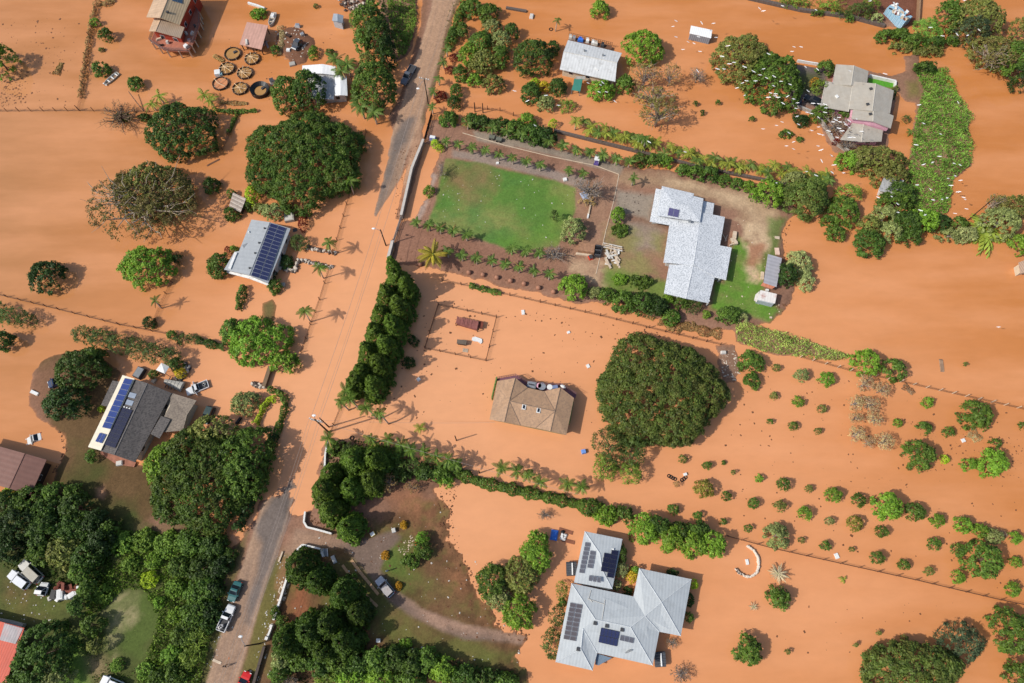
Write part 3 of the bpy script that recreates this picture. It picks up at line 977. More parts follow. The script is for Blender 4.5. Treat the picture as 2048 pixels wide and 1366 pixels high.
pc = [(1141, 75, 'porch_chair', OFFW, 'off white chair at the porch corner of the pale metal roofed house', 'chair'), (1148, 77, 'porch_table', CHROME, 'grey metal table on the cluttered porch behind the pale roof', 'table'),
      (1161, 80, 'folded_tarp', BLUE, 'blue tarp folded on the porch behind the pale metal roof', 'tarp'), (1175, 82, 'plastic_chair', WHITE, 'white plastic chair beside the blue tarp on the porch', 'chair'),
      (1186, 86, 'storage_bin', WHITE, 'large white bin in the middle of the cluttered porch', 'bin'), (1192, 88, 'cooler_box', OFFW, 'off white cooler box next to the large white porch bin', 'cooler'),
      (1205, 91, 'dark_grill', DGREY, 'dark grill near the end of the porch of the pale roofed house', 'grill')]
for a, b, nm, mt, lb, ct in pc:
    p = P(a, b, 1.3)
    mm_ = MB().box(p, (1.5 if 'tarp' in nm else .9, .8, .7), -.2, top=.85)
    mm_.box(p + (0, .35, .5), (.7, .12, .5), -.2)
    tag(mm_.build(nm, mt), lb, ct)
h = House('teal_awning', 'small teal green canvas awning on posts in front of the pale metal roofed house', (1156, 170), 'awning')
h.roof({'a': (1149, 157, 2.3), 'b': (1165.6, 158, 2.3), 'c': (1160.5, 183, 1.7), 'd': (1143, 180, 1.7), 'm': (1146.5, 168, 2.1), 'n': (1163, 170, 2.1)}, [('a', 'm', 'n', 'b'), ('m', 'd', 'c', 'n')], TEAL, .05, 'canopy')
pm_ = MB().box((0, 0, 0), (.12, .12, 2.6)).mesh('post', [GREY])
for a, b in ((1148.5, 158), (1165, 159), (1159.5, 182), (1144, 179)):
    p = P(a, b, 1.7); put('post', pm_, h.o, (p[0], p[1], .4))
h.roof({'a': (1151, 153, 2.5), 'b': (1170, 152, 2.5), 'c': (1170, 158, 2.4), 'd': (1152, 158, 2.4)}, [('a', 'd', 'c', 'b')], CONC, .12, 'step_roof')

# ---- small white shed
h = House('corrugated_shed', 'small white roofed corrugated shed alone in the flood with egrets around it', (1402, 66), 'shed')
cw = roofmat('corrugated_white', lin(240, 240, 238), ang((1382, 51), (1424, 60)), .5, .12, .04)
cg = roofmat('corrugated_grey', lin(150, 156, 166), ang((1382, 51), (1424, 60)), .5, .4, .06)
h.roof({'a': (1382, 51, 2.4), 'b': (1424.6, 60, 2.4), 'c': (1422, 76.5, 2.1), 'd': (1379, 66.5, 2.1)}, [('a', 'd', 'c', 'b')], cw, .08)
h.walls([(1383, 53), (1424, 61), (1421.5, 77), (1379.5, 67)], 2.1, cg, .1, windows=False)

# ---- pink walled house with grey hip roofs
h = House('pink_house', 'pink walled house with several pale grey gable roofs under the flock of egrets', (1715, 215))
an = ang((1751, 167), (1744, 221))
gr = roofmat('grey_tile_roof', lin(182, 174, 160), an, .45, .10, .08, stain=lin(160, 140, 116), stain_amt=.35)
h.capmat = paint('ridge_tiles', lin(205, 198, 184))
h.roof({'nw': (1672, 128.5, 3.2), 'rn': (1708, 131, 4.2), 'ne': (1737, 142, 3.2), 'se': (1734, 165, 3.2), 'rs': (1702, 171, 4.2), 'sw': (1665, 168, 3.2)}, [('nw', 'sw', 'rs', 'rn'), ('rn', 'rs', 'se', 'ne')], gr, caps=[('rn', 'rs')])
r, W = h.roof({'a': (1651.5, 162, 3.0), 'b': (1705, 171.5, 3.9), 'c': (1697, 223, 3.9), 'd': (1641, 213, 3.0)}, [('a', 'd', 'c', 'b')], gr, caps=[('b', 'c'), ('a', 'd')])
h.fit(r, 'skylight', 1674, 193, (W['a'], W['b'], W['c']), (.6, .9, .3), WHITE, .5)
r, W = h.roof({'nw': (1706, 163, 4.0), 'rn': (1751.5, 167, 5.2), 'ne': (1787.7, 181, 3.9), 'se': (1780, 227, 3.9), 'rs': (1744.6, 222, 5.2), 'sw': (1698.5, 218, 4.0)}, [('nw', 'sw', 'rs', 'rn'), ('rn', 'rs', 'se', 'ne')], gr, caps=[('rn', 'rs')])
for a, b in ((1742, 177.5), (1735.5, 208.5)):
    h.fit(r, 'roof_vent', a, b, (W['nw'], W['rn'], W['rs']), (.65, .65, .3), DGREY, .2)
r, W = h.roof({'nw': (1706, 219.5, 4.1), 'rn': (1747.5, 215.5, 5.0), 'ne': (1787.7, 231.5, 3.9), 'se': (1781.5, 256.5, 3.9), 'rs': (1746, 242.5, 5.0), 'sw': (1703, 237.5, 4.1)}, [('nw', 'sw', 'rs', 'rn'), ('rn', 'rs', 'se', 'ne')], gr, caps=[('rn', 'rs')])
h.fit(r, 'roof_vent', 1741, 228, (W['nw'], W['rn'], W['rs']), (.65, .65, .3), DGREY, .2)
h.roof({'nw': (1704.6, 246, 2.7), 'rn': (1727, 249, 3.3), 'ne': (1766, 261, 2.7), 'se': (1763, 283, 2.6), 'rs': (1723, 284, 3.2), 'sw': (1680, 279, 2.6)}, [('nw', 'sw', 'rs', 'rn'), ('rn', 'rs', 'se', 'ne')], gr, caps=[('rn', 'rs')])
h.walls([(1675, 130), (1734, 143), (1731, 164), (1668, 167)], 3.2, PINKW, .3)
h.walls([(1653, 165), (1700, 173), (1694, 221), (1643, 211)], 3.0, PINKW, .3)
h.walls([(1706, 166), (1786, 183), (1779, 232), (1780, 252), (1704, 236), (1700, 216)], 3.9, PINKW, .3)
h.walls([(1700, 248), (1764, 262), (1761, 281), (1682, 277)], 2.6, PINKW, .3)
# gable of the lower south wing
a, b, c = P(1704, 237.5, 3.8), P(1746, 242.8, 4.85), P(1780, 255.5, 3.7)
m = MB(); m.slab([a + (0, .35, 0), c + (-.2, .35, 0), b + (0, .35, 0)], .1)
for p, q_ in ((a, b), (b, c)):
    m.add([p + (0, .35, 0), q_ + (0, .35, 0), (q_[0], q_[1] + .35, 2.0), (p[0], p[1] + .35, 2.0)], [(0, 1, 2, 3)])
m.build('gable_wall', PINKW, h.o)

# ---- house with two columns of solar panels by the road
h = House('solar_house', 'grey roofed house with a double row of navy solar panels beside the flooded road', (515, 505))
an = ang((540, 444), (499, 550))
gs = roofmat('flat_grey_roof', lin(168, 172, 174), an, 1.0, .03, .06, stain=lin(120, 122, 124), stain_amt=.25)
V = {'nw': (503, 439, 2.9), 'rn': (540, 444.5, 3.7), 'rs': (499, 550.5, 3.7), 'sw': (448, 539, 2.8), 'w1': (469, 503.5, 2.75), 'w2': (478, 502, 2.9), 'ne': (581, 457, 2.9), 'se': (536, 567, 2.9), 'e1': (562, 521, 2.85)}
h.capmat = paint('grey_ridge', lin(140, 144, 148))
r, W = h.roof(V, [('nw', 'w2', 'w1', 'sw', 'rs', 'rn')], gs, caps=[('rn', 'rs')])
r2, W = h.roof(V, [('rn', 'rs', 'se', 'ne')], gs)
pl = (W['rn'], W['rs'], W['ne'])
h.panels(r2, [(541, 446), (572, 456), (534.5, 562), (501.5, 551)], pl, 2, 14, NAVY, .03)
for a, b in ((529, 456.5), (518, 485.5), (510, 506), (499, 536)):
    h.fit(r, 'vent_pipe', a, b, (W['nw'], W['rn'], W['rs']), (.3, .3, .4), DGREY)
h.fit(r, 'roof_dome', 497.5, 464, (W['nw'], W['rn'], W['rs']), (.55, .55, .4), WHITE, top=.5)
h.fit(r, 'roof_patch', 493, 492, (W['nw'], W['rn'], W['rs']), (1.5, 1.3, .03), GREY, .5)
h.fit(r, 'gutter_box', 466, 522, (W['nw'], W['rn'], W['rs']), (.6, 4.2, .5), WHITE, an + math.pi / 2)
h.walls([(505, 442), (579, 459), (560, 521), (535, 564), (450, 538), (480, 503)], 2.8, OFFW, .55)
h.roof({'a': (447, 539.5, 1.4), 'b': (500, 552, 1.5), 'c': (537, 568, 1.5), 'd': (536, 571, 1.4), 'e': (498, 557, 1.4), 'f': (447, 543.5, 1.3)}, [('a', 'f', 'e', 'b'), ('b', 'e', 'd', 'c')], WHITE, .2, 'porch_edge')

# ---- dark roofed house with cream strip and three solar arrays
h = House('dark_roof_house', 'dark shingle house with a cream roof strip carrying blue solar panels', (275, 850))
an = ang((268, 758), (201, 901))
dk = roofmat('dark_shingle_roof', lin(98, 92, 88), an, .35, .14, .12, speck=lin(70, 66, 64), speck_scale=2.5)
dk2 = roofmat('brown_shingle_roof', lin(142, 128, 112), an, .35, .12, .12, speck=lin(112, 100, 88), speck_scale=2.5)
cr = roofmat('cream_roof', lin(238, 226, 200), an, 1.0, .03, .05)
h.capmat = paint('dark_ridge', lin(128, 122, 118))
V = {'nw': (268, 758, 3.7), 'rn': (295, 766.5, 4.3), 'rs': (228.5, 910, 4.3), 'sw': (201, 902, 3.7), 'ne': (343, 786, 3.1), 'se': (270, 924.5, 3.1)}
r, W = h.roof(V, [('nw', 'sw', 'rs', 'rn'), ('rn', 'rs', 'se', 'ne')], dk, caps=[('rn', 'rs')])
pl = (W['nw'], W['rn'], W['rs'])
h.panels(r, [(242.6, 814.5), (265, 820.5), (230, 896.5), (208, 889)], pl, 2, 9, DARKCELL, .02)
for a, b in ((265, 791), (259.5, 805.5)):
    h.fit(r, 'water_heater', a, b, pl, (1.5, 1.05, .22), paint('heater_grey', lin(150, 160, 172), rough=.3), an + math.pi / 2)
for k in range(3):
    h.fit(r, 'vent_pipe', 249 + k * 5.2, 814 + k * 1.5, pl, (.25, .25, .35), WHITE)
V = {'a': (245, 750, 4.0), 'b': (269, 757.5, 4.1), 'c': (201.5, 901, 4.1), 'd': (176, 894, 4.0)}
r, W = h.roof(V, [('a', 'd', 'c', 'b')], cr)
pl = (W['a'], W['d'], W['b'])
h.panels(r, [(249.6, 756), (266, 759.5), (220.5, 858), (204, 855)], pl, 1, 9, BLUECELL, .02)
h.panels(r, [(199.5, 865), (212, 869), (204.5, 886.5), (190, 883)], pl, 2, 1, BLUECELL, .02)
V = {'a': (225, 761, 2.7), 'b': (245, 764, 3.1), 'c': (222, 815, 3.1), 'd': (202, 810, 2.6)}
h.roof(V, [('a', 'd', 'c', 'b')], dk)
V = {'nw': (342, 785.5, 2.9), 'ne': (393, 801, 2.9), 'e': (374, 830, 2.8), 'se': (366, 861, 2.7), 'sw': (309, 866, 2.8), 'm': (340, 812, 3.0)}
h.roof(V, [('nw', 'm', 'e', 'ne'), ('m', 'sw', 'se', 'e')], dk2)
V = {'a': (322, 832, 3.15), 'b': (341, 839, 3.15), 'c': (319, 877, 3.1), 'd': (301, 868, 3.1)}
h.roof(V, [('a', 'd', 'c', 'b')], dk, name='dormer_roof')
h.walls([(247, 752), (342, 786), (269, 922), (179, 893)], 3.1, OFFW, .5)
h.walls([(340, 787), (391, 802), (365, 859), (312, 862)], 2.7, CREAM, .5, windows=False)
h.walls([(225, 762), (240, 764), (215, 812), (204, 809)], 2.6, OFFW, .3, windows=False)
pt = [P(a, b, .45) for a, b in ((203, 900), (272, 925), (268, 934), (232, 928), (200, 907))]
m = MB(); m.slab(pt, .5); m.build('patio', paint('brick_patio', lin(158, 104, 82), var=.2), h.o)

# ---- brown roofed shed at the picture edge
h = House('brown_barn', 'long plain barn with a dull brown metal roof at the edge of the flood', (10, 930), 'barn')
br = roofmat('brown_metal_roof', lin(128, 90, 78), ang((51, 907), (15, 975)), 1.0, .06, .1)
h.roof({'a': (-48, 880, 3.2), 'b': (50, 907, 4.0), 'c': (18, 977, 4.0), 'd': (-80, 950, 3.2), 'e': (93, 919.5, 3.1), 'f': (61, 990, 3.1)}, [('a', 'd', 'c', 'b'), ('b', 'c', 'f', 'e')], br, caps=[('b', 'c')])
h.walls([(-46, 882), (91, 920), (60, 988), (-76, 950)], 3.0, DWOOD, .5)

# ---- red roofed house bottom corner
h = House('red_roof_house', 'orange red metal roofed house with one faded grey sheet in the lower corner', (5, 1310))
rr = roofmat('red_metal_roof', lin(205, 84, 58), ang((0, 1242), (48, 1256)), .5, .1, .1, stain=lin(176, 76, 58), stain_amt=.5)
rg = roofmat('faded_grey_sheet', lin(172, 164, 164), ang((0, 1242), (48, 1256)), .5, .12, .12, stain=lin(200, 130, 120), stain_amt=.4)
h.roof({'a': (-70, 1224, 3.2), 'b': (48.5, 1256, 3.2), 'c': (8, 1378, 2.8), 'd': (-110, 1345, 2.8)}, [('a', 'd', 'c', 'b')], rr)
h.roof({'a': (9, 1246.5, 3.26), 'b': (46, 1257, 3.26), 'c': (31, 1288, 3.17), 'd': (-1, 1280, 3.17)}, [('a', 'd', 'c', 'b')], rg, .05, 'roof_sheet')
h.walls([(-66, 1228), (45, 1258), (6, 1376), (-106, 1345)], 2.8, CREAM, .5)

# ---- tan shingle house with purple deck
h = House('tan_roof_house', 'tan shingle roofed house with two gables and a purple deck alone in the flood', (1065, 812))
an = ang((1019, 803), (1109, 822))
tn = roofmat('tan_shingle_roof', lin(184, 148, 116), an + math.pi / 2, .35, .08, .1, speck=lin(160, 130, 104), speck_scale=2.0)
h.capmat = paint('brown_ridge', lin(140, 118, 100))
V = {'a': (995, 762, 3.2), 'b': (1030.8, 755.8, 4.0), 'c': (1055.4, 775.5, 3.2), 'd': (1087.6, 782.5, 3.2), 'e': (1121, 775, 4.0), 'f': (1148, 796, 3.2), 'g': (1132.7, 870, 3.2),
     'h': (1101, 862.5, 4.0), 'i': (1071, 856, 3.2), 'j': (1040.8, 850.6, 3.2), 'k': (1009, 844, 4.0), 'l': (979, 838.5, 3.2), 'm': (1018.5, 802, 4.35), 'n': (1110, 822.5, 4.35)}
r, W = h.roof(V, [('a', 'l', 'k', 'm', 'b'), ('b', 'm', 'c'), ('c', 'm', 'n', 'd'), ('d', 'n', 'e'), ('k', 'j', 'm'), ('m', 'j', 'i', 'n'), ('n', 'i', 'h'), ('e', 'n', 'h', 'g', 'f')], tn,
              caps=[('b', 'm'), ('m', 'k'), ('e', 'n'), ('n', 'h'), ('m', 'n'), ('c', 'm'), ('d', 'n'), ('j', 'm'), ('i', 'n')])
pl = (W['m'], W['j'], W['i'])
for a, b in ((1047.8, 814), (1077, 820.7)):
    f = h.fit(r, 'skylight', a, b, pl, (.8, 1.1, .2), WHITE, -.2)
    put('pane', MB().box((0, 0, 0), (.45, .75, .1), -.2).mesh('pane', GLASS), f, WL[f.name] + (0, 0, .1))
h.walls([(997, 765), (1030, 759), (1055, 778), (1088, 785), (1120, 778), (1146, 798), (1132, 868), (982, 837)], 3.1, paint('green_wall', lin(120, 130, 92)), .5)
PD = paint('purple_deck', lin(122, 82, 92), var=.15)
dk_ = [(994, 757), (1031, 750.5), (1053, 765), (1066, 765), (1090, 770.5), (1121, 769), (1153, 789), (1150, 797), (1121, 780), (1087, 787), (1055, 780), (1031, 760), (996, 766)]
m = MB(); m.slab([P(a, b, 1.6) for a, b in dk_], .2); m.build('deck', PD, h.o)
rl = MB()
ln = [P(a, b, 1.6) for a, b in dk_[:7]]
for a, b in zip(ln[:-1], ln[1:]):
    for zz in (.5, 1.0):
        rl.tube([a + (0, 0, zz), b + (0, 0, zz)], .04, 4)
    L = np.linalg.norm(b - a)
    for k in range(int(L / .5) + 1):
        p = a + (b - a) * k * .5 / L; rl.tube([p, p + (0, 0, 1.0)], .035, 4)
rl.build('deck_railing', PD, h.o)
gl = paint('green_lattice', lin(112, 136, 70), var=.25)
for qd in (((996, 758), (992, 765), (983, 796), (987, 797)), ((1148, 806), (1152, 806), (1145, 846), (1141, 846))):
    m = MB()
    A, B_ = P(*qd[0], 1.2), P(*qd[3], 1.2)
    for k in range(14):
        p = A + (B_ - A) * k / 13; m.box(p + (-.3, 0, .1), (.25, .35, 1.9), .2)
    m.build('lattice_screen', gl, h.o)
p = P(1063, 770.5, 2.1)
m = MB().box(p, (1.9, 1.4, .8), -.2, 0); m.box(p + (0, 0, .1), (1.5, 1.0, .75), -.2, 1); m.box(p + (0, 0, .16), (1.3, .3, .72), -.2, 2)
tag(m.build('hot_tub', [GREY, CHROME, DGREY]), 'grey square hot tub on the purple deck behind the tan roof', 'hot tub')
for a, b, rr_, mt, nm, lb in ((1077.5, 773, .55, PINKW, 'round_chair', 'small pinkish round chair beside the hot tub on the purple deck'), (1083.5, 774.5, .85, CHROME, 'round_table', 'grey metal round table between two chairs on the purple deck'),
                              (1099, 776, .6, WHITE, 'round_stool', 'white round stool on the purple deck near the blue box')):
    p = P(a, b, 1.6)
    m = MB().tube([p + (0, 0, .05), p + (0, 0, .65)], .12, 6); m.tube([p + (0, 0, .65), p + (0, 0, .75)], rr_, 12)
    tag(m.build(nm, mt), lb, nm.split('_')[1])
tag(MB().box(P(1109, 774.5, 1.95), (1.5, .8, .7), .15, top=.9).build('storage_box', paint('blue_grey_box', lin(120, 135, 170))), 'blue grey storage box on the purple deck beside the white stool', 'box')
pts = [P(1120.5, 770.5, 2.2), P(1124, 772, 2.3), P(1128, 774, 2.3), P(1132, 776.5, 2.2)]
tag(MB().tube(pts, [.05, .35, .35, .05], 6).build('surfboard', WHITE), 'white pointed surfboard lying on the end of the purple deck', 'surfboard')

# ---- big silver shingle house
h = House('silver_roof_house', 'large house with speckled silver shingle roofs and stepped wings beside the lawn', (1390, 490))
an = ang((1400, 440), (1385, 530))
sv = roofmat('speckled_silver_shingle', lin(216, 219, 221), an, .4, .05, .06, speck=lin(158, 163, 168), speck_scale=4.2)
h.capmat = paint('silver_ridge', lin(205, 208, 210))
V = {'a': (1312, 377, 3.0), 'b': (1327, 380, 3.5), 'c': (1316, 431, 3.5), 'd': (1357, 441, 3.5), 'e': (1357, 453.5, 3.0), 'f': (1299.5, 443, 3.0)}
h.roof(V, [('a', 'f', 'c', 'b'), ('f', 'e', 'd', 'c')], sv, name='skirt_roof')
V = {'nw': (1324, 372, 4.4), 'n1': (1388, 387, 4.4), 'n2': (1387.5, 392, 4.4), 'ne': (1407, 397, 4.4), 'se': (1400, 443.5, 4.4), 'sw': (1314, 431, 4.4), 'rw': (1344, 404, 4.9), 're': (1377, 412, 4.9)}
r, W = h.roof(V, [('nw', 'rw', 're', 'n1'), ('n1', 're', 'ne', 'n2'), ('nw', 'sw', 'rw'), ('sw', 'se', 're', 'rw'), ('ne', 're', 'se')], sv)
h.panels(r, [(1337.5, 415), (1358.5, 419.5), (1356.5, 435), (1335.5, 431)], (W['sw'], W['se'], W['re']), 2, 1, PURPCELL, .03)
h.fit(r, 'roof_vent', 1379, 442, (W['sw'], W['se'], W['re']), (.55, .6, .3), GREY)
V = {'nw': (1407, 402, 3.2), 'ne': (1428.6, 406.5, 3.0), 'se': (1425.5, 429, 3.1), 'sw': (1402, 428, 3.4)}
h.roof(V, [('nw', 'sw', 'se', 'ne')], sv)
V = {'nw': (1341, 436, 3.0), 'rn': (1400, 424, 3.8), 'ne': (1450, 434, 3.0), 'e1': (1440, 491, 3.0), 'e2': (1463.4, 495, 2.9), 'e3': (1452, 560, 2.9), 'e4': (1427.5, 554, 3.0), 'se': (1430, 553, 3.1), 'rs': (1387, 530, 3.8), 'sw': (1327, 525, 3.0), 'rm': (1394, 484, 3.8)}
h.roof(V, [('nw', 'sw', 'rs', 'rm', 'rn'), ('rn', 'rm', 'e1', 'ne'), ('rm', 'rs', 'se', 'e4', 'e3', 'e2', 'e1')], sv, caps=[('rm', 'rs')])
V = {'nw': (1338.5, 529, 2.95), 'rn': (1387, 529, 3.7), 'ne': (1430, 552, 2.95), 'se': (1417, 606, 2.95), 'rs': (1372, 597, 3.7), 'sw': (1328, 586.5, 2.95)}
h.roof(V, [('nw', 'sw', 'rs', 'rn'), ('rn', 'rs', 'se', 'ne')], sv, caps=[('rn', 'rs')])
CW = paint('pale_grey_wall', lin(188, 184, 176))
h.walls([(1315, 380), (1405, 399), (1398, 440), (1303, 440)], 3.0, CW, .4, zb=0)
h.walls([(1343, 440), (1448, 436), (1438, 492), (1461, 496), (1450, 558), (1329, 524)], 2.9, CW, .5, zb=0)
h.walls([(1340, 531), (1428, 553), (1415, 603), (1330, 585)], 2.9, CW, .6, zb=0)
m = MB()
for a, b in ((1334, 527), (1355, 594), (1378, 599), (1403, 605), (1415, 607), (1438, 559), (1330, 586)):
    p = P(a, b, 1.5); m.box((p[0], p[1], 1.5), (.25, .25, 2.9))
m.build('porch_columns', WHITE, h.o)

# ---- grey hip roofed house south east
h = House('grey_hip_house', 'sprawling grey hip roofed house with four solar arrays standing in the flood', (1245, 1200))
an = ang((1191, 1239), (1261, 1253.6))
gh = roofmat('grey_metal_hip_roof', lin(186, 191, 192), an, .6, .05, .05, stain=lin(150, 152, 150), stain_amt=.35)
h.capmat = paint('hip_cap', lin(200, 204, 206))
V = {'nw': (1169.5, 1062.5, 3.1), 'ne': (1245, 1078, 3.1), 'se': (1224.5, 1178, 3.1), 'sw': (1148, 1165, 3.1), 'rn': (1200, 1107, 3.9), 'rs': (1204, 1139, 3.9)}
r, W = h.roof(V, [('nw', 'sw', 'rs', 'rn'), ('nw', 'rn', 'ne'), ('ne', 'rn', 'rs', 'se'), ('sw', 'se', 'rs')], gh, caps=[('nw', 'rn'), ('rn', 'rs'), ('rs', 'se')])
pw = (W['nw'], W['sw'], W['rs'])
Z = lambda x, y: (1080 + x / 4.19, 1040 + y / 4.19)
h.panels(r, [Z(378, 184), Z(426, 190), Z(374, 450), Z(322, 442)], pw, 1, 7, GREYCELL, .10)
h.panels(r, [Z(420, 254), Z(472, 262), Z(443, 408), Z(392, 400)], pw, 1, 4, GREYCELL, .10)
h.panels(r, [Z(413, 460), Z(520, 478), Z(507, 532), Z(402, 512)], pw, 3, 1, GREYCELL, .14)
pe = (W['ne'], W['rn'], W['rs'])
h.panels(r, [Z(540, 275), Z(596, 285), Z(562, 440), Z(512, 426)], pe, 1, 4, DARKCELL, .01)
h.panels(r, [Z(602, 250), Z(660, 260), Z(618, 490), Z(560, 475)], pe, 1, 6, DARKCELL, .01)
h.fit(r, 'vent_dome', 1226, 1098.5, pe, (.3, .3, .3), WHITE)
V = {'nw': (1143, 1166.5, 3.2), 'ne': (1267, 1193, 3.2), 'v': (1290, 1232, 4.3), 'rw': (1191, 1239, 4.5), 're': (1261, 1254, 4.5), 'se': (1305.5, 1331, 3.2), 'e': (1318.6, 1263, 3.2),
     'wv': (1194.5, 1306, 3.2), 'ws': (1166, 1257, 4.0), 'we': (1162, 1298, 4.0), 'sw': (1111, 1324, 3.1), 's': (1185, 1341, 3.1), 'w': (1127, 1245, 3.15)}
r, W = h.roof(V, [('nw', 'rw', 're', 'v', 'ne'), ('nw', 'sw', 'we', 'ws', 'rw'), ('rw', 'ws', 'wv', 'se', 're'), ('re', 'se', 'e', 'v'), ('ws', 'we', 's', 'wv'), ('we', 'sw', 's')], gh,
              caps=[('nw', 'rw'), ('rw', 're'), ('re', 'se'), ('re', 'v'), ('ws', 'wv'), ('we', 's'), ('ws', 'we'), ('we', 'sw')])
pw = (W['nw'], W['sw'], W['we'])
h.panels(r, [Z(252, 690), Z(361, 708), Z(300, 1018), Z(194, 998)], pw, 2, 8, BROWNCELL, .09)
ps = (W['rw'], W['re'], W['se'])
h.panels(r, [Z(513, 903), Z(668, 936), Z(643, 1060), Z(489, 1024)], ps, 5, 2, NAVY, .012)
h.panels(r, [Z(674, 964), Z(790, 990), Z(780, 1034), Z(668, 1008)], ps, 3, 1, GREYCELL, .02)
for x, y, q_ in ((462, 865, ps), (560, 888, ps), (688, 920, ps), (320, 1083, pw)):
    h.fit(r, 'roof_vent', *Z(x, y), q_, (.62, .62, .25), DGREY, an)
for pth in (((428, 590), (410, 655), (440, 690)), ((545, 670), (535, 745), (520, 835)), ((400, 660), (540, 705))):
    m = MB(); m.tube([on_plane(*Z(x, y), (W['nw'], W['rw'], W['re']), .08) for x, y in pth], .05, 5)
    m.build('roof_pipe', OFFW, r)
m = MB(); m.tube([on_plane(*Z(x, y), ps, .2) for x, y in ((715, 1115), (745, 1098), (772, 1090))], [.1, .18, .12], 6); m.build('roof_duct', GREY, r)
V = {'n': (1278.5, 1136.5, 3.2), 'ne': (1383, 1158.5, 3.2), 'se': (1361.5, 1272, 3.2), 's': (1318.6, 1263.5, 3.2), 'a': (1323, 1204.5, 4.5), 'v': (1290, 1232, 4.3), 'w': (1267, 1193, 3.2)}
r, W = h.roof(V, [('n', 'a', 'ne'), ('ne', 'a', 'se'), ('n', 'w', 'v', 'a'), ('a', 'v', 's', 'se')], gh, caps=[('n', 'a'), ('ne', 'a'), ('se', 'a'), ('a', 'v'), ('v', 's')])
h.walls([(1171, 1065), (1243, 1080), (1223, 1176), (1150, 1163)], 3.1, OFFW, .5)
h.walls([(1145, 1169), (1265, 1195), (1316, 1262), (1304, 1329), (1196, 1306), (1183, 1338), (1114, 1322)], 3.1, OFFW, .5)
h.walls([(1280, 1140), (1381, 1160), (1360, 1269), (1318, 1261), (1270, 1193)], 3.1, OFFW, .5)
V = {'a': (1194, 1307, 2.6), 'b': (1224, 1316, 2.8), 'c': (1197, 1331, 2.3), 'd': (1190, 1329, 2.3)}
h.roof(V, [('a', 'd', 'c', 'b')], paint('blue_grey_porch', lin(105, 122, 138)), .1, 'porch_roof')
gt = roofmat('breezeway_roof', lin(120, 125, 124), an, .5, .3, .05)
h.roof({'a': (1155, 1162, 2.5), 'b': (1222, 1175, 2.5), 'c': (1220, 1181, 2.5), 'd': (1154, 1168, 2.5)}, [('a', 'd', 'c', 'b')], gt, .1, 'breezeway_roof')
for (a, b), lb in (((1143, 1138), 'ribbed dark water tank with white pipe near the blue tarp and trees'), ((1320, 1319), 'ribbed dark water tank with white pipe at the open flood corner of the house')):
    t = root('water_tank', lb, 'water tank', P(a, b, 0), 0, 'dark ribbed water tanks of the grey house')
    m = MB()
    p = P(a, b, 1.0)
    for k in range(5):
        m.tube([p + (-1.0, -.9 + k * .45, 0), p + (1.0, -.9 + k * .45 + .1, 0)], .42, 8)
    m.build('tank', paint('dark_tank', lin(78, 80, 84)), t)
    MB().tube([p + (.15, -1.1, .5), p + (.15, 1.1, .5)], .16, 8).build('pipe', WHITE, t)

# ---- metal shed, rusty shed
h = House('metal_shed', 'long narrow shed with grey sheet roof and rusty end beside a dark tree', (1545, 542), 'shed')
ms = roofmat('grey_sheet_roof', lin(176, 174, 178), ang((1536, 508), (1527, 565)), .9, .14, .1, stain=lin(140, 136, 140), stain_amt=.5)
h.roof({'a': (1536, 508, 2.6), 'b': (1564, 516, 2.4), 'c': (1553, 574, 2.4), 'd': (1527, 565.5, 2.6)}, [('a', 'd', 'c', 'b')], ms, .08)
h.roof({'a': (1526.5, 564, 2.4), 'b': (1551, 573, 2.2), 'c': (1544, 578, 2.0), 'd': (1521, 571, 2.2)}, [('a', 'd', 'c', 'b')], roofmat('rust_sheet', lin(200, 128, 98), 0, .7, .1, .15), .06, 'roof_sheet')
h.walls([(1536, 511), (1561, 518), (1550, 572), (1526, 565)], 2.3, WOOD, .4, zb=0, windows=False)
h = House('rusty_shed', 'small white shed with a rust streaked roof and a boarded lean to', (1535, 600), 'shed')
rs_ = roofmat('rust_streaked_white', lin(226, 220, 212), ang((1521, 580), (1554, 588)), .6, .08, .08, stain=lin(160, 82, 58), stain_amt=.9)
h.roof({'a': (1521, 580, 2.5), 'b': (1554, 588, 2.5), 'c': (1550, 607, 2.2), 'd': (1514, 599, 2.2)}, [('a', 'd', 'c', 'b')], rs_, .08)
h.walls([(1520, 582), (1553, 589), (1549, 609), (1514, 601)], 2.2, paint('grey_blue_wall', lin(170, 178, 184)), .15, zb=0, windows=False)
h.roof({'a': (1511, 589, 1.7), 'b': (1519, 582, 1.9), 'c': (1514, 604, 1.9), 'd': (1508, 601, 1.6)}, [('a', 'd', 'c', 'b')], OFFW, .08, 'lean_to')

# ---- wooden plank shed roof by the big tree
h = House('plank_shed', 'small shed roofed with weathered pale planks between shrubs near the big dome tree', (475, 403), 'shed')
A, B_, C_, D_ = P(466, 385, 2.0), P(492, 397, 2.2), P(481, 425, 2.0), P(458, 413, 1.8)
for k in range(12):
    t0, t1 = k / 12, (k + .86) / 12
    m = MB(); m.slab([A + (D_ - A) * t0, B_ + (C_ - B_) * t0, B_ + (C_ - B_) * t1, A + (D_ - A) * t1], .06)
    m.build('plank', paint('weathered_plank_%d' % (k % 3), lin(*[(176, 160, 146), (198, 184, 170), (156, 142, 130)][k % 3]), var=.2), h.o)
m = MB(); m.prism(inset([q[:2] for q in (A, B_, C_, D_)], .5), -.5, 1.7); m.build('wall', DWOOD, h.o)

